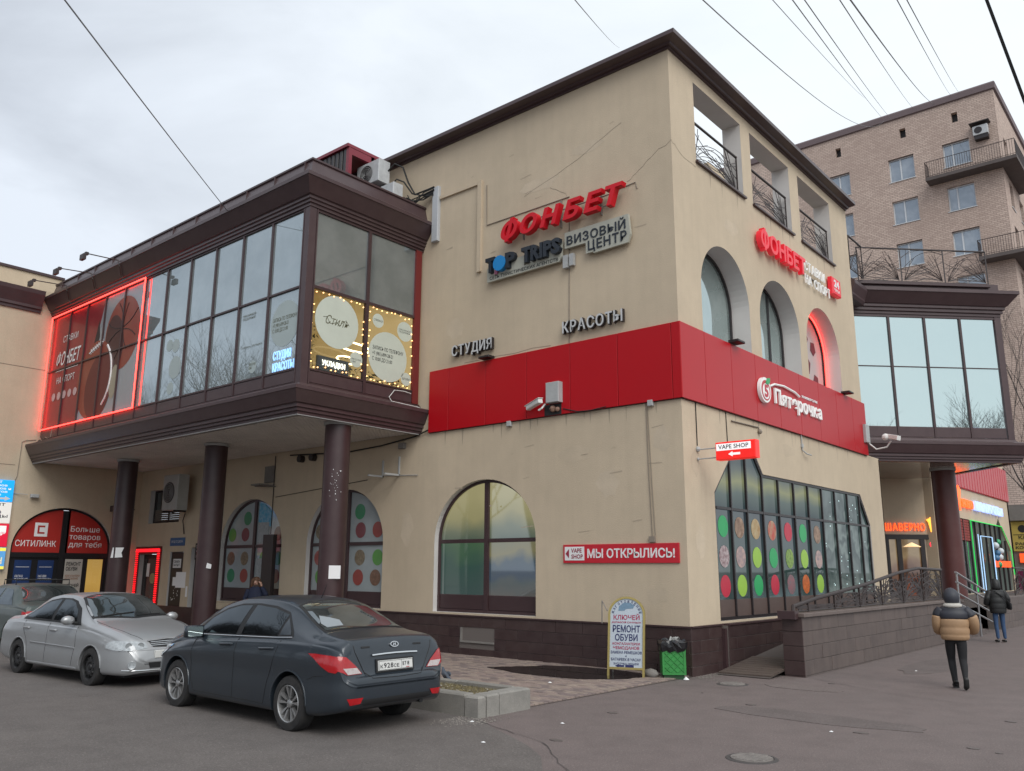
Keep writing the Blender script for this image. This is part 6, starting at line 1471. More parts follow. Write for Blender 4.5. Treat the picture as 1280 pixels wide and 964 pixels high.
for sg in (-1,1):
    sd_=lambda x,z,off,sg=sg: car.side(x,z,sg,off)
    car.decal('window_seal',[(3.30,.955),(2.15,.985),(.98,1.02),(1.02,1.075),(1.32,1.29),(1.62,1.352),(2.0,1.375),(2.4,1.36),(2.72,1.30),(3.0,1.19)],sd_,m_seal,.003)
    car.decal('side_window',[(3.12,.985),(2.20,1.00),(2.145,1.345),(2.4,1.335),(2.70,1.275),(2.97,1.16)],sd_,m_cglass,.006)
    car.decal('side_window',[(2.08,1.005),(1.30,1.025),(1.30,1.26),(1.62,1.325),(2.0,1.35),(2.045,1.35)],sd_,m_cglass,.006)
    car.decal('quarter_panel',[(1.26,1.035),(1.05,1.045),(1.08,1.085),(1.26,1.225)],sd_,m_paint_d,.006)
    car.strip('window_trim',[(3.28,.952),(2.15,.982),(1.3,1.005),(1.0,1.02)],sd_,m_chrome,.006,.006)
    car.strip('door_seam',[(3.12,.93),(3.14,.70),(3.10,.40),(3.02,.27)],sd_,m_seal,.0035,.001)
    car.strip('door_seam',[(2.10,.96),(2.115,.6),(2.10,.27)],sd_,m_seal,.0035,.001)
    car.strip('door_seam',[(1.20,.98),(1.22,.86),(1.30,.66),(1.36,.52),(1.42,.27)],sd_,m_seal,.0035,.001)
    car.strip('door_seam',[(3.02,.265),(1.42,.265)],sd_,m_seal,.004,.001)
    car.strip('bumper_seam',[(.57,.60),(.45,.64),(.30,.655)],sd_,m_seal,.003,.001)
    for hx in (2.32,1.42):
        p0=car.side(hx+.12,.868,sg,.025); p1=car.side(hx-.12,.882,sg,.025)
        h=MB().tube([car.side(hx+.14,.866,sg,.0),p0,(p0+p1)/2+Vector((0,sg*.008,0)),p1,car.side(hx-.14,.884,sg,.0)],.014,8).build('door_handle',m_paint_d,D1,smooth=True,local=True)
    # tail lamps, reflectors, fuel flap
    car.decal('tail_light',[(.58,.875),(.44,.878),(.22,.868),(.10,.855),(.085,.73),(.13,.69),(.22,.70),(.34,.755),(.47,.83)],sd_,m_tail,.008,.03)
    # mirror
    mf=Fr((2.95,sg*.915,1.0),(0,1,0),(0,0,1)); mr_=MB().bbox(mf,-.12,.12,-.07,.075,0,.12,.045).build('mirror',m_paint_d,D1,smooth='all',local=True)
    MB().tube([car.side(3.05,.95,sg,-.02),Vector((3.03,sg*.87,.955))],.025,8).build('mirror_foot',m_seal,mr_,local=True)
    MB().poly(mf,[(-.10,-.05),(-.08,-.06),(.08,-.06),(.10,-.05),(.105,.05),(.09,.062),(-.09,.062),(-.105,.05)],(),-.006,-.003).build('mirror_glass',g_sky,mr_,local=True)
    for xw in S1['wheels']:
        mb=MB(); pts=[]
        for k in range(25):
            th=math.pi*(k/24); x=xw+.350*math.cos(th); z=.315+.350*math.sin(th)
            if z<.22: continue
            pts.append(car.side(x,min(z,.9),sg,.004))
        mb.tube(pts,.010,5); mb.build('wheel_arch',m_paint_d,D1,smooth=True,local=True)
        wheel(D1,xw,sg*.745,.305,sg,'alloy',.205)
# rear details
en=lambda y,z,off: car.end(y,z,-1,off)
for sg in (-1,1):
    car.decal('tail_light',[(sg*.765,.865),(sg*.69,.855),(sg*.56,.75),(sg*.485,.668),(sg*.68,.665),(sg*.79,.72)],en,m_tail,.009,.03)
    car.decal('reverse_light',[(sg*.735,.738),(sg*.555,.735),(sg*.50,.674),(sg*.68,.670)],en,m_tailw,.013,.03)
    car.decal('reflector',[(sg*.70,.425),(sg*.50,.425),(sg*.54,.365),(sg*.66,.355)],en,m_tail,.008,.03)
car.decal('lower_valance',[(-.60,.375),(-.46,.335),(.46,.335),(.60,.375),(.56,.40),(-.56,.40)],en,m_seal,.003,.05)
car.strip('boot_seam',[(-.60,1.03),(-.57,.90),(-.45,.68),(-.36,.615),(0,.605),(.36,.615),(.45,.68),(.57,.90),(.60,1.03)],en,m_seal,.0045,.001)
car.strip('boot_trim',[(-.34,.852),(-.17,.858),(0,.860),(.17,.858),(.34,.852)],en,m_chrome,.013,.014)
pl0=en(0,.735,.012)
pf_=Fr((min(en(-.26,.70,.01).x,en(.26,.70,.01).x,en(0,.79,.01).x)-.012,0,.735),(0,-1,0),(.12,0,.993))
pt=MB().bbox(pf_,-.26,.26,-.056,.056,-.02,.004,.004).build('number_plate',m_plate,D1,local=True)
def plate_text(fr,par):
    V=[('К',-.235,.040,.040),('9',-.185,.042,.055),('2',-.135,.042,.055),('8',-.085,.042,.055),('С',-.035,.038,.040),('Е',.012,.036,.040),('1',.098,.016,.044),('7',.126,.030,.044),('8',.170,.030,.044)]
    for ch,u,w,h in V:
        P2,F2=text_raw(ch,.02,2); x0=min(p[0] for p in P2); x1=max(p[0] for p in P2); y0=min(p[1] for p in P2); y1=max(p[1] for p in P2)
        Q=[(u+(p[0]-x0)/(x1-x0)*w,-.03+(.012 if u>.09 else 0)+(p[1]-y0)/(y1-y0)*h) for p in P2]
        solidify2d(Q,F2,fr,.004,.0055).build('character',m_ink,par,local=True)
    MB().poly(fr,[(-.255,-.05),(.255,-.05),(.255,.05),(-.255,.05)],[[(-.251,-.046),(.251,-.046),(.251,.046),(-.251,.046)]],.004,.0055).box(fr,.082,.085,-.048,.048,.004,.0055).build('plate_border',m_ink,par,local=True)
    MB().box(fr,.15,.2,-.042,-.034,.004,.0058).build('plate_flag',m_tail,par,local=True)
plate_text(pf_,pt)
MB().poly(pf_,rect(-.285,.285,-.075,.075),(),-.03,-.012).build('plate_recess',m_seal,D1,local=True)
bz=.955; bx_=en(0,bz,.012)
bf=Fr(tuple(bx_),(0,-1,0),(.30,0,.954))
MB().poly(bf,[(.062*math.cos(t*.2618),.033*math.sin(t*.2618)) for t in range(24)],[[(.052*math.cos(t*.2618),.025*math.sin(t*.2618)) for t in range(24)]],-.01,.006).build('emblem_ring',m_chrome,D1,local=True)
text('emblem_letter','H',bf,-.026,-.017,.052,.034,m_chrome,D1,.0,.006,.03,shear=.4)
b_=[o for o in D1.children if o.name.startswith('emblem_letter')][0]
for nm,y in (('model_script',.42),('model_script',-.36)):
    p=en(y,.945,.004); f=Fr(tuple(p),(0,-1,0),(.30,0,.954)); MB().bbox(f,-.06,.06,-.010,.010,-.004,.003,.002).build(nm,m_seal,D1,local=True)
# rear window, windscreen, lamps, antenna, belt line
tp=lambda x,y,off: car.top(x,y,off)
car.decal('rear_window_seal',[(.60,-.60),(.60,0),(.60,.60),(.95,.565),(1.28,.51),(1.36,.30),(1.38,0),(1.36,-.30),(1.28,-.51),(.95,-.565)],tp,m_seal,.004,.06)
car.decal('rear_window',[(.635,-.565),(.625,0),(.635,.565),(.95,.53),(1.25,.48),(1.32,.28),(1.335,0),(1.32,-.28),(1.25,-.48),(.95,-.53)],tp,m_cglass2,.007,.06)
car.decal('parcel_paper',[(.70,.50),(.70,.27),(.82,.24),(.96,.44),(.80,.52)],tp,mat('paper_inside',(.25,.28,.30),.4),.009,.05)
car.decal('windscreen_seal',[(3.36,-.64),(3.46,0),(3.36,.64),(3.0,.60),(2.72,.53),(2.64,.3),(2.62,0),(2.64,-.3),(2.72,-.53),(3.0,-.60)],tp,m_seal,.004,.06)
car.decal('windscreen',[(3.32,-.60),(3.42,0),(3.32,.60),(3.0,.56),(2.75,.49),(2.67,.28),(2.65,0),(2.67,-.28),(2.75,-.49),(3.0,-.56)],tp,m_cglass2,.007,.06)
for sg in (-1,1):
    car.decal('headlight',[(3.72,.80),(3.98,.78),(4.16,.70),(4.14,.60),(3.98,.64),(3.80,.71)],lambda x,z,off,sg=sg: car.side(x,z,sg,off),m_lamp,.008,.04)
MB().tube([car.top(1.52,0,0),car.top(1.52,0,0)+Vector((-.10,0,.17))],.006,6,r1=.003).build('antenna',m_seal,D1,local=True)
MB().box(W,.75,4.1,-.60,.60,.19,.34).build('underbody',m_blk,D1,local=True)
MB().tube([(.05,-.42,.30),(.30,-.42,.30)],.028,10).build('exhaust',m_seal,D1,local=True)
D1.rotation_euler=(0,0,R(179)); D1.location=(-.07,-6.47,-.01); D1.scale=(.955,)*3

# ---- silver sedan (nose towards the dark car)
D2=thing('parked_car','silver four-door sedan with black steel wheels parked nose to nose with the dark one','car',(0,0,0),'cars parked in front of the bay')
S2=dict(L=4.52,wheels=(1.03,3.62),RA=.325,zw=.30,zc=.56,crease=.0,
 zb=[(0,.34),(.2,.27),(.5,.23),(1.4,.20),(3.2,.20),(4.0,.20),(4.35,.20),(4.52,.24)],
 zt=[(0,.60),(.02,.72),(.05,.84),(.09,.93),(.15,.965),(.35,.985),(.60,1.0),(.85,1.09),(1.2,1.26),(1.5,1.36),(1.9,1.405),(2.3,1.41),(2.6,1.38),(2.9,1.25),(3.25,1.06),(3.42,.985),(3.6,.955),(3.9,.90),(4.15,.835),(4.30,.775),(4.40,.70),(4.48,.58),(4.52,.46)],
 ze=[(0,.58),(.02,.68),(.05,.80),(.09,.89),(.15,.93),(.35,.95),(.60,.97),(.85,1.04),(1.2,1.19),(1.5,1.30),(1.9,1.345),(2.3,1.345),(2.6,1.305),(2.9,1.175),(3.25,1.0),(3.42,.945),(3.6,.915),(3.9,.855),(4.15,.79),(4.30,.73),(4.40,.66),(4.48,.54),(4.52,.42)],
 zs=[(0,.52),(.05,.70),(.15,.82),(.35,.87),(.8,.895),(1.4,.89),(2.2,.875),(3.0,.86),(3.4,.845),(3.7,.81),(4.0,.75),(4.25,.66),(4.4,.57),(4.52,.38)],
 ys=[(0,.60),(.02,.68),(.06,.74),(.15,.79),(.35,.825),(.7,.85),(1.2,.86),(2.4,.86),(3.4,.86),(3.8,.85),(4.1,.81),(4.3,.74),(4.42,.66),(4.49,.56),(4.52,.44)],
 yb=[(0,.58),(.02,.65),(.06,.70),(.15,.74),(.35,.775),(.7,.80),(1.2,.815),(2.4,.82),(3.4,.81),(3.8,.80),(4.1,.75),(4.3,.68),(4.42,.60),(4.49,.52),(4.52,.40)],
 yt=[(0,.52),(.05,.60),(.2,.64),(.6,.64),(.9,.61),(1.3,.57),(1.7,.55),(2.3,.56),(2.7,.60),(3.0,.64),(3.3,.69),(3.6,.71),(4.0,.67),(4.3,.58),(4.52,.36)])
car=Car(D2,S2,m_paint_s)
for sg in (-1,1):
    sd_=lambda x,z,off,sg=sg: car.side(x,z,sg,off)
    car.decal('window_seal',[(3.12,.905),(2.2,.925),(.95,.935),(.98,.98),(1.28,1.17),(1.55,1.27),(1.9,1.315),(2.3,1.315),(2.55,1.28),(2.8,1.17)],sd_,m_seal,.003)
    car.decal('side_window',[(2.93,.95),(2.12,.96),(2.07,1.29),(2.3,1.29),(2.52,1.25),(2.76,1.13)],sd_,m_cglass,.006)
    car.decal('side_window',[(2.02,.96),(1.05,.975),(1.30,1.145),(1.57,1.24),(1.9,1.285),(1.97,1.285)],sd_,m_cglass,.006)
    car.strip('door_seam',[(3.05,.89),(3.10,.6),(3.02,.27)],sd_,m_seal,.003,.001)
    car.strip('door_seam',[(2.06,.91),(2.07,.6),(2.06,.27)],sd_,m_seal,.003,.001)
    car.strip('door_seam',[(1.10,.92),(1.14,.78),(1.30,.62),(1.36,.50),(1.42,.27)],sd_,m_seal,.003,.001)
    car.strip('side_moulding',[(3.10,.555),(1.50,.575)],sd_,m_paint_s,.012,.006)
    car.strip('sill_line',[(3.20,.245),(1.45,.245)],sd_,m_paint_s,.018,.0)
    for hx in (2.28,1.28):
        p0=car.side(hx+.09,.80,sg,.022); p1=car.side(hx-.09,.80,sg,.022)
        MB().tube([car.side(hx+.11,.80,sg,0),p0,p1,car.side(hx-.11,.80,sg,0)],.016,8).build('door_handle',m_paint_s,D2,smooth=True,local=True)
    mb=MB(); c=Vector((2.93,sg*.93,.985)); mb.ball(c,.115,12,(.62,1.0,.66)); mr_=mb.build('mirror',m_paint_s,D2,smooth='all',local=True)
    MB().tube([car.side(2.95,.93,sg,-.02),Vector((2.94,sg*.89,.955))],.03,8).build('mirror_foot',m_seal,mr_,local=True)
    car.decal('headlight',[(4.12,.715),(4.33,.70),(4.42,.60),(4.42,.565),(4.2,.575),(4.02,.60),(4.04,.67)],sd_,m_lamp,.008,.04)
    for xw in S2['wheels']:
        pts=[]
        for k in range(25):
            th=math.pi*(k/24); x=xw+.330*math.cos(th); z=.30+.330*math.sin(th)
            if z<.25: continue
            pts.append(car.side(x,z,sg,.004))
        MB().tube(pts,.010,5).build('wheel_arch',m_paint_s,D2,smooth=True,local=True)
        wheel(D2,xw,sg*.755,.295,sg,'steel',.195)
en=lambda y,z,off: car.end(y,z,1,off)
for sg in (-1,1):
    car.decal('headlight',[(sg*.73,.685),(sg*.55,.705),(sg*.38,.675),(sg*.36,.60),(sg*.5,.575),(sg*.74,.585)],en,m_lamp,.009,.03)
    for yy in (.62,.46):
        p=en(sg*yy,.635,.010); MB().lathe(tuple(p),(1,sg*.5,0),[(.048,-.004),(.045,.004),(.030,.001),(.0,.004)],20).build('headlight_bowl',m_bowl,D2,smooth=True,local=True)
    p=en(sg*.60,.355,.010); MB().lathe(tuple(p),(1,sg*.5,0),[(.065,-.02),(.06,.006),(.045,.0),(0,-.004)],20).build('fog_light',m_lamp,D2,smooth=True,local=True)
car.decal('grille',[(-.33,.70),(0,.715),(.33,.70),(.27,.61),(0,.60),(-.27,.61)],en,m_seal,.006,.05)
for z in (.63,.655,.68): car.strip('grille_bar',[(-.30,z),(0,z+.006),(.30,z)],en,m_chrome,.006,.010)
car.strip('grille_bar',[(-.34,.70),(0,.722),(.34,.70)],en,m_paint_s,.012,.008)
car.decal('lower_intake',[(-.36,.385),(.36,.385),(.33,.30),(-.33,.30)],en,m_seal,.005,.06)
car.strip('bumper_lip',[(-.70,.275),(0,.262),(.70,.275)],en,m_chrome,.010,.004)
car.strip('bumper_line',[(-.74,.565),(0,.575),(.74,.565)],en,m_paint_s,.008,.0)
f=Fr(tuple(en(0,.50,.012)),(0,1,0),(0,0,1)); MB().bbox(f,-.26,.26,-.056,.056,-.05,.02,.004).build('number_plate',m_plate,D2,local=True)
tp=lambda x,y,off: car.top(x,y,off)
car.decal('windscreen_seal',[(3.27,-.68),(3.38,0),(3.27,.68),(2.95,.635),(2.62,.565),(2.53,.3),(2.51,0),(2.53,-.3),(2.62,-.565),(2.95,-.635)],tp,m_seal,.004,.06)
ws=car.decal('windscreen',[(3.22,-.64),(3.34,0),(3.22,.64),(2.93,.595),(2.65,.525),(2.56,.28),(2.54,0),(2.56,-.28),(2.65,-.525),(2.93,-.595)],tp,m_cglass2,.007,.06)
car.strip('wiper',[(3.26,-.55),(3.22,-.1),(3.2,.05)],tp,m_seal,.008,.016); car.strip('wiper',[(3.30,.05),(3.24,.5)],tp,m_seal,.008,.016)
car.decal('rear_window',[(.66,-.58),(.64,0),(.66,.58),(1.0,.55),(1.38,.49),(1.44,.25),(1.46,0),(1.44,-.25),(1.38,-.49),(1.0,-.55)],tp,m_cglass,.007,.06)
for sg in (-1,1): car.strip('bonnet_seam',[(3.36,sg*.66),(3.8,sg*.64),(4.2,sg*.52),(4.36,sg*.40)],tp,m_seal,.0035,.001)
MB().box(W,.35,4.3,-.62,.62,.16,.30).build('underbody',m_blk,D2,local=True)
D2.location=(-9.62,-6.44,-.01); D2.rotation_euler=(0,0,R(2.5)); D2.scale=(.94,)*3

# ---- old green-grey car at the left edge
D3=thing('parked_car','old green-grey car with roof bars, cut off by the left edge','car',(0,0,0),'cars parked in front of the bay')
S3=dict(L=4.1,wheels=(.80,3.25),RA=.32,zw=.29,zc=.55,crease=0,
 zb=[(0,.36),(.3,.25),(1.5,.22),(3.5,.22),(4.1,.3)],
 zt=[(0,.70),(.02,.85),(.05,.95),(.12,.985),(.45,1.01),(.62,1.06),(.95,1.28),(1.15,1.36),(1.6,1.40),(2.2,1.39),(2.45,1.34),(2.9,1.06),(3.05,.99),(3.6,.93),(3.95,.85),(4.06,.70),(4.1,.52)],
 ze=[(0,.66),(.02,.81),(.05,.91),(.12,.95),(.45,.975),(.62,1.02),(.95,1.22),(1.15,1.30),(1.6,1.34),(2.2,1.33),(2.45,1.27),(2.9,1.0),(3.05,.955),(3.6,.89),(3.95,.80),(4.06,.65),(4.1,.47)],
 zs=[(0,.55),(.05,.80),(.12,.86),(.5,.89),(2.0,.90),(3.0,.88),(3.7,.82),(4.0,.72),(4.1,.40)],
 ys=[(0,.70),(.03,.76),(.15,.79),(.6,.81),(3.4,.81),(3.9,.78),(4.05,.70),(4.1,.60)],yb=[(0,.67),(.03,.73),(.15,.76),(.6,.77),(3.4,.77),(3.9,.74),(4.05,.66),(4.1,.56)],
 yt=[(0,.64),(.1,.68),(.5,.68),(1.0,.60),(1.5,.57),(2.3,.58),(2.9,.66),(3.5,.68),(4.0,.62),(4.1,.5)])
car=Car(D3,S3,m_paint_g)
for sg in (-1,1):
    sd_=lambda x,z,off,sg=sg: car.side(x,z,sg,off)
    car.decal('side_window',[(2.75,.95),(1.85,.95),(1.8,1.29),(2.2,1.28),(2.4,1.22)],sd_,m_cglass,.006); car.decal('side_window',[(1.75,.95),(.85,.95),(1.15,1.2),(1.3,1.27),(1.7,1.29)],sd_,m_cglass,.006)
    for xw in S3['wheels']: wheel(D3,xw,sg*.70,.285,sg,'steel',.18)
    car.decal('tail_light',[(.02,.82),(.14,.84),(.14,.64),(.02,.62)],sd_,m_tail,.008,.04)
en=lambda y,z,off: car.end(y,z,-1,off)
tp=lambda x,y,off: car.top(x,y,off)
for sg in (-1,1): car.decal('tail_light',[(sg*.72,.84),(sg*.45,.85),(sg*.45,.66),(sg*.72,.64)],en,m_tail,.008,.05); car.decal('reverse_light',[(sg*.62,.82),(sg*.53,.82),(sg*.53,.68),(sg*.62,.68)],en,m_tailw,.012,.05)
car.decal('rear_window',[(.56,-.62),(.56,.62),(.95,.56),(1.08,.52),(1.08,-.52),(.95,-.56)],tp,m_cglass2,.006,.06)
for x in (1.35,2.1): MB().tube([(x,-.56,1.36),(x,-.56,1.47),(x,.56,1.47),(x,.56,1.36)],.014,6).build('roof_bar',m_seal,D3,local=True)
MB().box(W,.3,3.9,-.55,.55,.18,.3).box(W,-.05,.05,-.70,.70,.40,.52).build('underbody',m_blk,D3,local=True)
D3.rotation_euler=(0,0,R(178)); D3.location=(-12.3,-5.0,-.03)

# ================================================================== people
def skin_body(name, chain, m, parent, sub=2):
    """one continuous surface grown on a joint skeleton; chain: {joint: (pos, radius, parent joint)}"""
    names=list(chain); me=bpy.data.meshes.new(name); idx={n:i for i,n in enumerate(names)}
    me.from_pydata([chain[n][0] for n in names],[(idx[n],idx[chain[n][2]]) for n in names if chain[n][2]],[])
    o=bpy.data.objects.new(name,me); col.objects.link(o)
    md=o.modifiers.new('skin','SKIN'); sv=me.skin_vertices[0].data
    for n in names:
        r=chain[n][1]; r=r if isinstance(r,tuple) else (r,r); sv[idx[n]].radius=r; sv[idx[n]].use_root=(n==names[0])
    md2=o.modifiers.new('sub','SUBSURF'); md2.levels=sub; md2.render_levels=sub
    bpy.context.view_layer.update()
    dg=bpy.context.evaluated_depsgraph_get(); nm=bpy.data.meshes.new_from_object(o.evaluated_get(dg))
    o.modifiers.clear(); o.data=nm; nm.materials.clear(); nm.materials.append(m); nm.polygons.foreach_set('use_smooth',[True]*len(nm.polygons)); o.parent=parent; nm.name=name
    return o
def loft(rings, n=20):
    """rings: (centre, rx, ry, yaw) -> closed smooth tube of ellipses"""
    mb=MB(); k=0
    for c,rx,ry,yw in rings:
        for j in range(n):
            th=2*math.pi*j/n; x=rx*math.cos(th); y=ry*math.sin(th); mb.V.append(Vector((c[0]+x*math.cos(yw)-y*math.sin(yw),c[1]+x*math.sin(yw)+y*math.cos(yw),c[2])))
    for i in range(len(rings)-1):
        for j in range(n): q=(j+1)%n; mb.F.append((i*n+j,i*n+q,(i+1)*n+q,(i+1)*n+j))
    mb.F.append(tuple(range(n))[::-1]); mb.F.append(tuple((len(rings)-1)*n+j for j in range(n))); return mb
def puff(rings, puffs, amp, per=6):
    """insert bulges between key rings"""
    out=[]
    m=len(rings)
    tot=puffs*per
    for i in range(tot+1):
        t=i/tot*(m-1); a=min(int(t),m-2); f=t-a; r0,r1=rings[a],rings[a+1]
        b=1+amp*(abs(math.sin(math.pi*i/per))**.6-.6)
        out.append((tuple(r0[0][q]+(r1[0][q]-r0[0][q])*f for q in range(3)),(r0[1]+(r1[1]-r0[1])*f)*b,(r0[2]+(r1[2]-r0[2])*f)*b,r0[3]+(r1[3]-r0[3])*f))
    return out
def sleeve(pts, puffs, amp, m, name, par, per=5):
    P=[]; R_l=[]
    tot=puffs*per; n=len(pts)-1
    for i in range(tot+1):
        t=i/tot*n; a=min(int(t),n-1); f=t-a; p=Vector(pts[a][0]).lerp(Vector(pts[a+1][0]),f); r=pts[a][1]+(pts[a+1][1]-pts[a][1])*f
        P.append(p); R_l.append(r*(1+amp*(abs(math.sin(math.pi*i/per))**.6-.6)))
    mb=MB(); k=14; a0=(P[1]-P[0]).normalized().orthogonal().normalized()
    for i,p in enumerate(P):
        t=(P[min(i+1,len(P)-1)]-P[max(i-1,0)]).normalized(); a0=(a0-t*a0.dot(t)).normalized(); b=t.cross(a0)
        for j in range(k): th=2*math.pi*j/k; mb.V.append(p+(a0*math.cos(th)+b*math.sin(th))*R_l[i])
    for i in range(len(P)-1):
        for j in range(k): q=(j+1)%k; mb.F.append((i*k+j,i*k+q,(i+1)*k+q,(i+1)*k+j))
    mb.F.append(tuple(range(k))[::-1]); mb.F.append(tuple((len(P)-1)*k+j for j in range(k)))
    return mb.build(name,m,par,smooth='all',local=True)
def hand(par,w,d,m,s=1,side=1):
    """palm with five bent fingers; w wrist, d direction"""
    w=Vector(w); d=Vector(d).normalized(); a=d.cross(Vector((0,0,1))); a=a.normalized() if a.length>.1 else Vector((1,0,0)); n=a.cross(d)
    c={'wrist':(w,.022*s,None),'palm':(w+d*.05*s,(.036*s,.018*s),'wrist'),'palm2':(w+d*.085*s,(.036*s,.016*s),'palm')}
    for i,(o,l) in enumerate(((-.03,.062),(-.010,.075),(.012,.070),(.032,.055))):
        b=w+d*.09*s+a*o*s; c['f%d'%i]=(b,.0095*s,'palm2'); c['g%d'%i]=(b+(d*.9-n*.35)*l*.5*s,.0088*s,'f%d'%i); c['h%d'%i]=(b+(d*.9-n*.35)*l*.5*s+(d*.4-n*.9)*l*.5*s,.0075*s,'g%d'%i)
    c['t0']=(w+d*.035*s-a*.03*s*side,.011*s,'palm'); c['t1']=(w+d*.06*s-a*.052*s*side-n*.01*s,.010*s,'t0'); c['t2']=(w+d*.085*s-a*.056*s*side-n*.02*s,.008*s,'t1')
    return skin_body('hand',c,m,par,1)
m_skin=mat('skin',(.50,.30,.22),.5); m_black=mat('black_cloth',(.012,.012,.014),.85,var=.3,vs=14); m_jean=mat('blue_jeans',(.035,.075,.16),.85,var=.4,vs=10)
m_tan=mat('tan_quilt',(.36,.225,.125),.6,var=.25,vs=9,bump=.15,bs=25); m_navyq=mat('navy_quilt',(.022,.024,.034),.55,var=.25,vs=9); m_fleece=mat('white_fleece',(.48,.46,.42),.95,bump=.6,bs=60)
m_blkj=mat('black_jacket',(.011,.012,.013),.55,var=.3,vs=9); m_shoe=mat('black_shoe',(.012,.012,.012),.5); m_hair=mat('brown_hair',(.07,.032,.016),.6,var=.6,vs=20,c2=(.15,.07,.03))

# --- walker in the two-tone puffer jacket, seen from behind; local frame: faces +y, right = +x
p=thing('person','person walking away in a navy and tan puffer jacket, hood up, black trousers','person',(0,0,0))
leg={'pelvis':((0,0,.90),(.115,.09),None),'waist':((0,.01,1.05),(.12,.09),'pelvis'),'chest':((0,.01,1.30),(.14,.10),'waist'),'neck':((0,.02,1.46),.05,'chest'),'head':((0,.04,1.58),.085,'neck'),'crown':((0,.035,1.655),.06,'head'),
 'hl':((-.09,.02,.84),.105,'pelvis'),'kl':((-.075,.14,.48),.068,'hl'),'cl':((-.07,.10,.32),.064,'kl'),'al':((-.065,.02,.11),.044,'cl'),'hll':((-.065,-.05,.045),.036,'al'),'fl':((-.065,.09,.035),.036,'al'),'tl':((-.065,.17,.025),.028,'fl'),
 'hr':((.09,-.005,.84),.105,'pelvis'),'kr':((.08,-.03,.47),.068,'hr'),'cr':((.07,-.15,.36),.062,'kr'),'ar':((.04,-.33,.17),.036,'cr'),'fr':((.04,-.36,.06),.036,'ar'),'tr':((.04,-.27,.02),.028,'fr')}
skin_body('body',leg,m_black,p)
for nm,q in (('l',((-.065,-.06,.05),(-.065,.06,.05),(-.065,.17,.04))),('r',((.04,-.40,.14),(.04,-.365,.07),(.04,-.28,.035)))):
    skin_body('boot',{'a':(q[0],(.048,.045),None),'b':(q[1],(.05,.042),'a'),'c':(q[2],(.042,.032),'b'),'d':(tuple(Vector(q[0])+Vector((0,.0 if nm=='l' else .03,.09))),.045,'a')},m_shoe,p)
J=[((0,.0,.83),.215,.15,0),((0,-.005,.92),.235,.165,0),((0,-.01,1.05),.235,.165,0),((0,-.01,1.20),.24,.165,0)]
loft(puff(J,3,.065)).build('jacket',m_tan,p,smooth='all',local=True)
J2=[((0,-.01,1.195),.245,.165,0),((0,-.01,1.30),.25,.155,0),((0,0,1.39),.21,.13,0),((0,.01,1.445),.13,.10,0)]
loft(puff(J2,2,.07)).build('jacket_yoke',m_navyq,p,smooth='all',local=True)
for sg in (-1,1):
    if sg>0: A=[((.18,0,1.37),.085),((.25,-.0,1.29),.092),((.28,.0,1.24),.098)]; Bq=[((.28,.0,1.25),.10),((.31,.02,1.12),.098),((.32,.12,1.0),.09),((.25,.23,.98),.06)]
    else: A=[((-.18,0,1.37),.082),((-.235,0,1.29),.085),((-.25,0,1.24),.086)]; Bq=[((-.25,0,1.25),.087),((-.265,.01,1.10),.085),((-.25,.11,.98),.075),((-.18,.2,.94),.055)]
    sleeve(A,1,.06,m_navyq,'upper_sleeve',p); sleeve(Bq,3,.07,m_tan,'lower_sleeve',p)
hand(p,(.275,.24,.975),(-.6,.7,-.2),m_black,1.0,1); hand(p,(-.22,.21,.945),(.6,.7,-.2),m_black,1.0,-1)
loft([((0,-.03,1.395),.12,.105,0),((0,-.035,1.42),.155,.125,0),((0,-.03,1.45),.15,.12,0),((0,-.01,1.475),.115,.10,0)]).build('collar',m_fleece,p,smooth='all',local=True)
loft([((0,.0,1.445),.085,.09,0),((0,-.01,1.50),.118,.118,0),((0,-.012,1.57),.132,.135,0),((0,-.005,1.64),.125,.13,0),((0,.01,1.70),.095,.10,0),((0,.02,1.735),.05,.055,0),((0,.02,1.745),.01,.01,0)]).build('hood',mat('grey_hood',(.035,.038,.05),.6,var=.3,vs=9),p,smooth='all',local=True)
p.location=(3.69,1.50,0); p.rotation_euler=(0,0,R(22)); p.scale=(.87,.87,.845)

# --- standing person in black, near the steps
p=thing('person','person in black hooded jacket and blue jeans, standing by the steps','person',(0,0,0))
c={'pelvis':((0,0,.92),(.115,.09),None),'waist':((0,0,1.08),(.12,.09),'pelvis'),'chest':((0,0,1.33),(.14,.10),'waist'),'neck':((0,.01,1.50),.05,'chest'),'head':((0,.03,1.62),.085,'neck'),'crown':((0,.03,1.70),.06,'head'),
 'hl':((-.09,0,.88),.085,'pelvis'),'kl':((-.09,.01,.48),.058,'hl'),'cl':((-.09,-.01,.33),.054,'kl'),'al':((-.09,-.02,.09),.042,'cl'),
 'hr':((.09,0,.88),.085,'pelvis'),'kr':((.10,.03,.48),.058,'hr'),'cr':((.10,.01,.33),.054,'kr'),'ar':((.105,.0,.09),.042,'cr')}
skin_body('body',c,m_jean,p)
for x,y in ((-.09,-.02),(.105,0)):
    skin_body('shoe',{'a':((x,y-.03,.045),(.045,.04),None),'b':((x,y+.06,.045),(.047,.038),'a'),'c':((x,y+.17,.035),(.04,.026),'b')},m_shoe,p)
loft(puff([((0,0,.80),.20,.15,0),((0,0,.95),.225,.165,0),((0,0,1.15),.23,.165,0),((0,0,1.36),.225,.14,0),((0,0,1.46),.14,.11,0)],5,.04)).build('jacket',m_blkj,p,smooth='all',local=True)
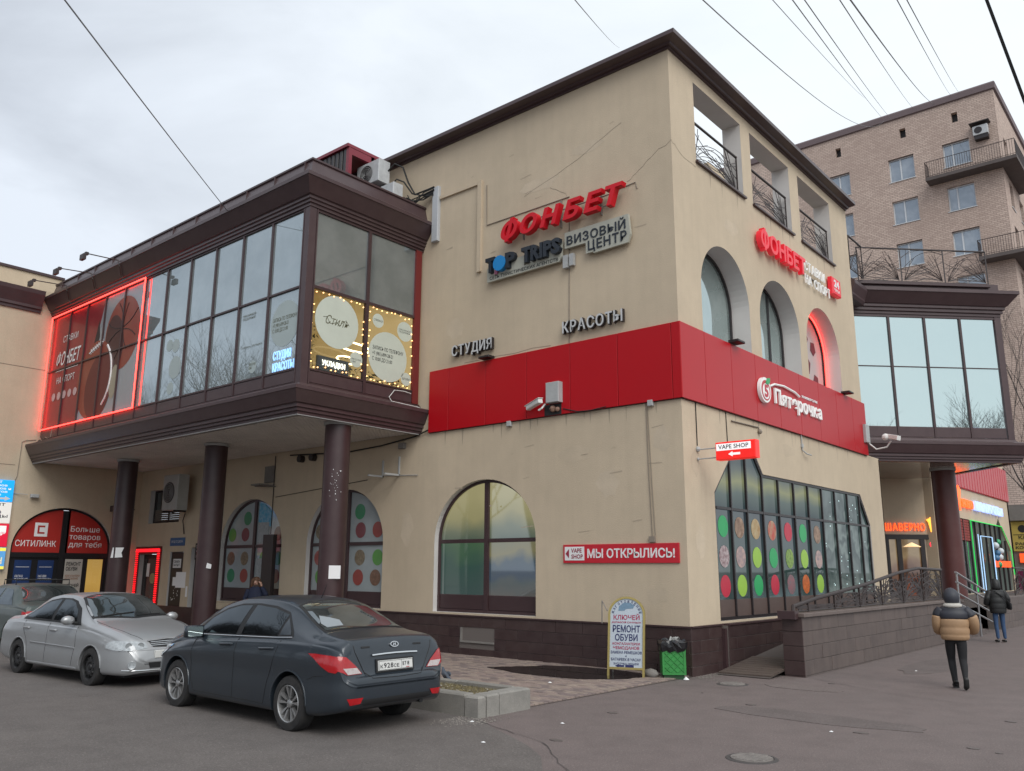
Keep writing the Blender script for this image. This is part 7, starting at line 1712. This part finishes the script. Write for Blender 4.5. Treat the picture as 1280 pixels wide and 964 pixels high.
for sg in (-1,1):
    sleeve([((sg*.18,0,1.41),.075),((sg*.27,-.02,1.20),.078),((sg*.28,.03,1.08),.075),((sg*.20,.17,1.05),.06)],5,.05,m_blkj,'sleeve',p)
    hand(p,(sg*.19,.18,1.05),(-sg*.7,.6,.1),m_skin,1.0,sg)
loft([((0,-.02,1.44),.12,.10,0),((0,-.02,1.52),.115,.12,0),((0,-.0,1.62),.118,.128,0),((0,.01,1.70),.10,.11,0),((0,.02,1.755),.05,.06,0),((0,.02,1.765),.01,.01,0)]).build('hood',m_blkj,p,smooth='all',local=True)
loft([((.30,-.02,.90),.03,.10,0),((.30,-.02,.93),.05,.12,0),((.30,-.02,1.05),.05,.12,0),((.30,-.02,1.09),.03,.10,0)]).build('bag',m_black,p,smooth='all',local=True)
MB().tube([(.27,-.14,1.08),(.10,-.175,1.25),(-.12,-.15,1.42)],.014,5).build('bag_strap',m_black,p,local=True)
p.location=(2.38,11.45,0); p.rotation_euler=(0,0,R(35)); p.scale=(.90,.90,.88)

# --- woman on the telephone behind the dark car; faces the camera side
p=thing('person','brown-haired woman in a dark blue coat telephoning behind the dark car','person',(0,0,0))
c={'pelvis':((0,0,.85),(.11,.09),None),'waist':((0,0,1.0),(.11,.085),'pelvis'),'chest':((0,0,1.22),(.13,.09),'waist'),'neck':((0,.01,1.37),.042,'chest'),'head':((0,.03,1.475),(.072,.085),'neck'),'crown':((0,.02,1.54),(.06,.07),'head'),'chin':((0,.075,1.425),.035,'head'),
 'hl':((-.08,0,.81),.08,'pelvis'),'kl':((-.08,.01,.45),.054,'hl'),'al':((-.08,-.01,.09),.038,'kl'),'fl':((-.08,.12,.035),.032,'al'),
 'hr':((.08,0,.81),.08,'pelvis'),'kr':((.08,.02,.45),.054,'hr'),'ar':((.08,.0,.09),.038,'kr'),'fr':((.08,.13,.035),.032,'ar')}
skin_body('body',c,m_skin,p)
loft([((0,.0,.55),.22,.17,0),((0,0,.85),.19,.14,0),((0,0,1.05),.18,.13,0),((0,0,1.24),.20,.13,0),((0,0,1.34),.14,.10,0),((0,.01,1.39),.075,.075,0)]).build('coat',mat('blue_coat',(.012,.018,.045),.8,var=.3,vs=10),p,smooth='all',local=True)
sleeve([((-.17,0,1.30),.065),((-.25,-.0,1.08),.06),((-.20,.12,.98),.05)],3,.02,bpy.data.materials['blue_coat'],'sleeve',p)
sleeve([((.17,0,1.30),.065),((.27,.08,1.16),.06),((.17,.12,1.36),.045)],3,.02,bpy.data.materials['blue_coat'],'sleeve',p)
hand(p,(.165,.12,1.37),(-.35,-.1,.93),m_skin,1.0,1); hand(p,(-.19,.13,.98),(.6,.5,-.5),m_skin,1.0,-1)
MB().bbox(Fr((.115,.06,1.40),(0,1,0),(-.2,0,.98)),-.035,.035,.0,.13,-.006,.006,.002).build('phone',m_ink,p,local=True)
loft([((0,-.03,1.33),.10,.07,0),((0,-.035,1.40),.115,.085,0),((0,-.02,1.47),.10,.095,0),((0,-.005,1.54),.09,.10,0),((0,.01,1.585),.06,.07,0),((0,.01,1.60),.01,.01,0)]).build('hair',m_hair,p,smooth='all',local=True)
for sg in (-1,1):
    sleeve([((sg*.055,.05,1.57),.022),((sg*.088,.055,1.50),.030),((sg*.095,.045,1.41),.034),((sg*.09,.03,1.34),.026)],1,.0,m_hair,'hair_lock',p)
    MB().ball((sg*.028,.112,1.487),.010,6,(1.3,.5,.7)).build('eye',m_ink,p,local=True)
MB().ball((0,.128,1.462),.013,6,(.8,1,1.2)).build('nose',m_skin,p,smooth='all',local=True)
MB().ball((0,.108,1.432),.016,6,(1.3,.4,.4)).build('mouth',mat('lips',(.30,.08,.07),.5),p,smooth='all',local=True)
loft([((0,.01,1.36),.085,.08,0),((0,.01,1.385),.10,.09,0),((0,.015,1.41),.07,.065,0)]).build('scarf',mat('brown_scarf',(.05,.035,.03),.9),p,smooth='all',local=True)
p.location=(-10.98,-1.15,-.08); p.rotation_euler=(0,0,R(-140)); p.scale=(-1,1,1)

# ================================================================== small things by the corner
# pavement sign
s=thing('pavement_sign','white round-topped pavement sign with blue lettering and gilt frame leaning by the plinth','sign',(-.9,-.85,0))
sf=Fr((-1.02,-.98,.0),(.93,.33,.12).__class__((.942,.336,.0)),(-.02,.10,.995))
def dome(u0,u1,v0,vs,vt,n=20): return arch(u0,u1,v0,vs,vt,n)
m_gilt=mat('gilt_frame',(.42,.33,.12),.35,metal=.6); m_sgn=mat('sign_white',(.46,.52,.58),.4,var=.2,vs=5)
MB().poly(sf,dome(0,.62,.13,1.0,1.29),[dome(.035,.585,.165,1.0,1.255)],-.03,.015).build('frame',m_gilt,s)
MB().poly(sf,dome(.03,.59,.16,1.0,1.26),(),-.015,.0).build('board',m_sgn,s)
MB().box(sf,.0,.035,.0,.13,-.03,.015).box(sf,.585,.62,.0,.13,-.03,.015).build('leg',m_gilt,s)
MB().tube([sf.p(.0,1.0,-.02),sf.p(-.02,.55,-.45),sf.p(-.03,.0,-.5)],.012,6).tube([sf.p(-.12,.85,-.05),sf.p(-.12,1.22,-.02),sf.p(-.02,1.05,0)],.01,6).build('support',m_conc,s)
m_ir=mat('red_print',(.35,.03,.08),.6)
for (t,v,h,w,m) in (('КЛЮЧЕЙ',.935,.10,.44,m_ir),('ДОМОФОННЫХ',.875,.035,.50,m_ir),('РЕМОНТ',.735,.115,.46,m_inkb),('ОБУВИ',.60,.11,.38,m_inkb),('КОЖГАЛАНТЕРЕИ',.535,.04,.46,m_ir),('ЧЕМОДАНОВ',.455,.06,.44,m_ir),('ЗАМЕНА РЕМЕШКОВ',.395,.045,.52,m_inkb),('И',.345,.03,.02,m_inkb),('БАТАРЕЕК В ЧАСАХ',.285,.045,.50,m_inkb),('ЗАТОЧКА НОЖЕЙ',.225,.04,.42,m_inkb)):
    text('lettering',t,sf,.31,v-.02,w,h,m,s,.001,.004,.02,align='c')
MB().poly(sf,[(.13,.185),(.19,.215),(.19,.2),(.28,.2),(.28,.17),(.19,.17),(.19,.155)],(),.001,.004).box(sf,.30,.44,.165,.205,.001,.004).build('arrow',m_inkb,s)
for i,ch in enumerate('ИЗГОТОВЛЕНИЕ'):
    th=math.pi*(.93-.86*i/11); cx_,cz_=.31+.235*math.cos(th),.985+.225*math.sin(th)
    f=Fr(sf.p(cx_,cz_,0),(sf.u*math.sin(th)-sf.v*math.cos(th)),(sf.u*math.cos(th)+sf.v*math.sin(th)),sf.n); text('lettering',ch,f,-.015,-.02,.032,.042,m_inkb,s,.001,.004,.02)
MB().poly(sf,[(.17,1.06),(.27,1.06),(.30,1.09),(.42,1.10),(.44,1.15),(.36,1.19),(.26,1.19),(.18,1.13)],(),.001,.003).build('key_print',mat('key_print',(.16,.26,.36),.5,var=.5,vs=30),s)
tag(MB().ball((-.42,-.60,.07),.11,9,(1.3,.8,.75)).build('stone',m_conc,smooth=50),'grey stone weighing down the foot of the pavement sign','stone')
# green bin with black bag
b=thing('litter_bin','green lattice litter bin lined with a black bag, at the corner of the building','bin',(-.13,-.33,0))
m_gp=mat('green_paint',(.035,.26,.055),.5,var=.5,vs=9,c2=(.03,.13,.035)); m_gd=mat('dark_green',(.015,.06,.022),.6)
bf_=Fr((-.15,-.36,0),(.80,.60,0),(0,0,1)); h_=.185
MB().box(bf_,-h_+.02,h_-.02,.0,.07,-h_+.02,h_-.02).build('base',m_gd,b)
MB().bbox(bf_,-h_,h_,.07,.47,-h_,h_,.006).build('body',m_gp,b)
for fr_ in (bf_.sh(0,0,h_),Fr(bf_.p(h_,0,0),-bf_.n,bf_.v)):
    mb=MB(); mb.box(fr_,-h_,-h_+.03,.07,.47,0,.008).box(fr_,h_-.03,h_,.07,.47,0,.008).box(fr_,-h_+.03,h_-.03,.07,.10,0,.008).box(fr_,-h_+.03,h_-.03,.43,.47,0,.008)
    for k in range(-3,4):
        for sg in (-1,1):
            a=[(-h_+.03,.265+k*.11-sg*.15),(h_-.03,.265+k*.11+sg*.15)]
            (x0,z0),(x1,z1)=a; pts=[]
            for t in range(21):
                x=x0+(x1-x0)*t/20; z=z0+(z1-z0)*t/20
                if .10<=z<=.43: pts.append(fr_.p(x,z,.004))
            if len(pts)>2: mb.tube(pts,.007,4,caps=False)
    mb.build('lattice',m_gp,b)
mb=MB(); g_=random.Random(21); n=30; rr=[(.155,.44),(.215,.43),(.225,.50),(.235,.565),(.20,.60),(.15,.575),(.10,.52)]
for i,(r,z) in enumerate(rr):
    for j in range(n):
        th=2*math.pi*j/n; sq=1/max(abs(math.cos(th)),abs(math.sin(th)))**.75; k=r*sq*(1+g_.uniform(-.07,.07)); mb.V.append(bf_.p(k*math.cos(th),z+g_.uniform(-.022,.022),k*math.sin(th)))
for i in range(len(rr)-1):
    for j in range(n): q=(j+1)%n; mb.F.append((i*n+j,i*n+q,(i+1)*n+q,(i+1)*n+j))
mb.build('bag',mat('bin_bag',(.010,.010,.012),.25,spec=.6),b)
mb=MB(); c=bf_.p(.04,.56,.03)
for k in range(40):
    v=[c+Vector((g_.gauss(0,.05),g_.gauss(0,.05),g_.uniform(-.02,.10))) for _ in range(3)]; mb.add(v,[(0,1,2)])
tag(mb.build('crumpled_rubbish',mat('rubbish',(.32,.32,.31),.8)),'crumpled pale rubbish sticking out of the green bin','rubbish')
# pigeon
g=thing('pigeon','grey pigeon standing on the paving behind the planter','pigeon',(-2.45,-3.3,.02))
m_pg=mat('pigeon_grey',(.07,.085,.11),.7,var=.4,vs=25); x,y=-2.45,-3.5
skin_body('body',{'b':((0,0,.11),(.05,.045),None),'c':((-.06,0,.125),(.045,.04),'b'),'n':((-.095,0,.17),.024,'c'),'h':((-.105,0,.205),.022,'n'),'k':((-.135,0,.20),.006,'h'),'t':((.10,.0,.075),(.03,.014),'b'),'t2':((.17,0,.055),(.03,.006),'t'),'l':((.0,.02,.05),.008,'b'),'l2':((.0,.022,.0),.006,'l'),'r':((.0,-.02,.05),.008,'b'),'r2':((.0,-.022,.0),.006,'r')},m_pg,g,1)
for sg in (-1,1): MB().ball((.02,sg*.042,.12),.05,8,(1.9,.25,.75)).build('wing',mat('pigeon_wing',(.11,.13,.16),.7,var=.5,vs=30) if sg<0 else bpy.data.materials['pigeon_wing'],g,smooth='all',local=True)
g.rotation_euler=(0,0,R(-20))
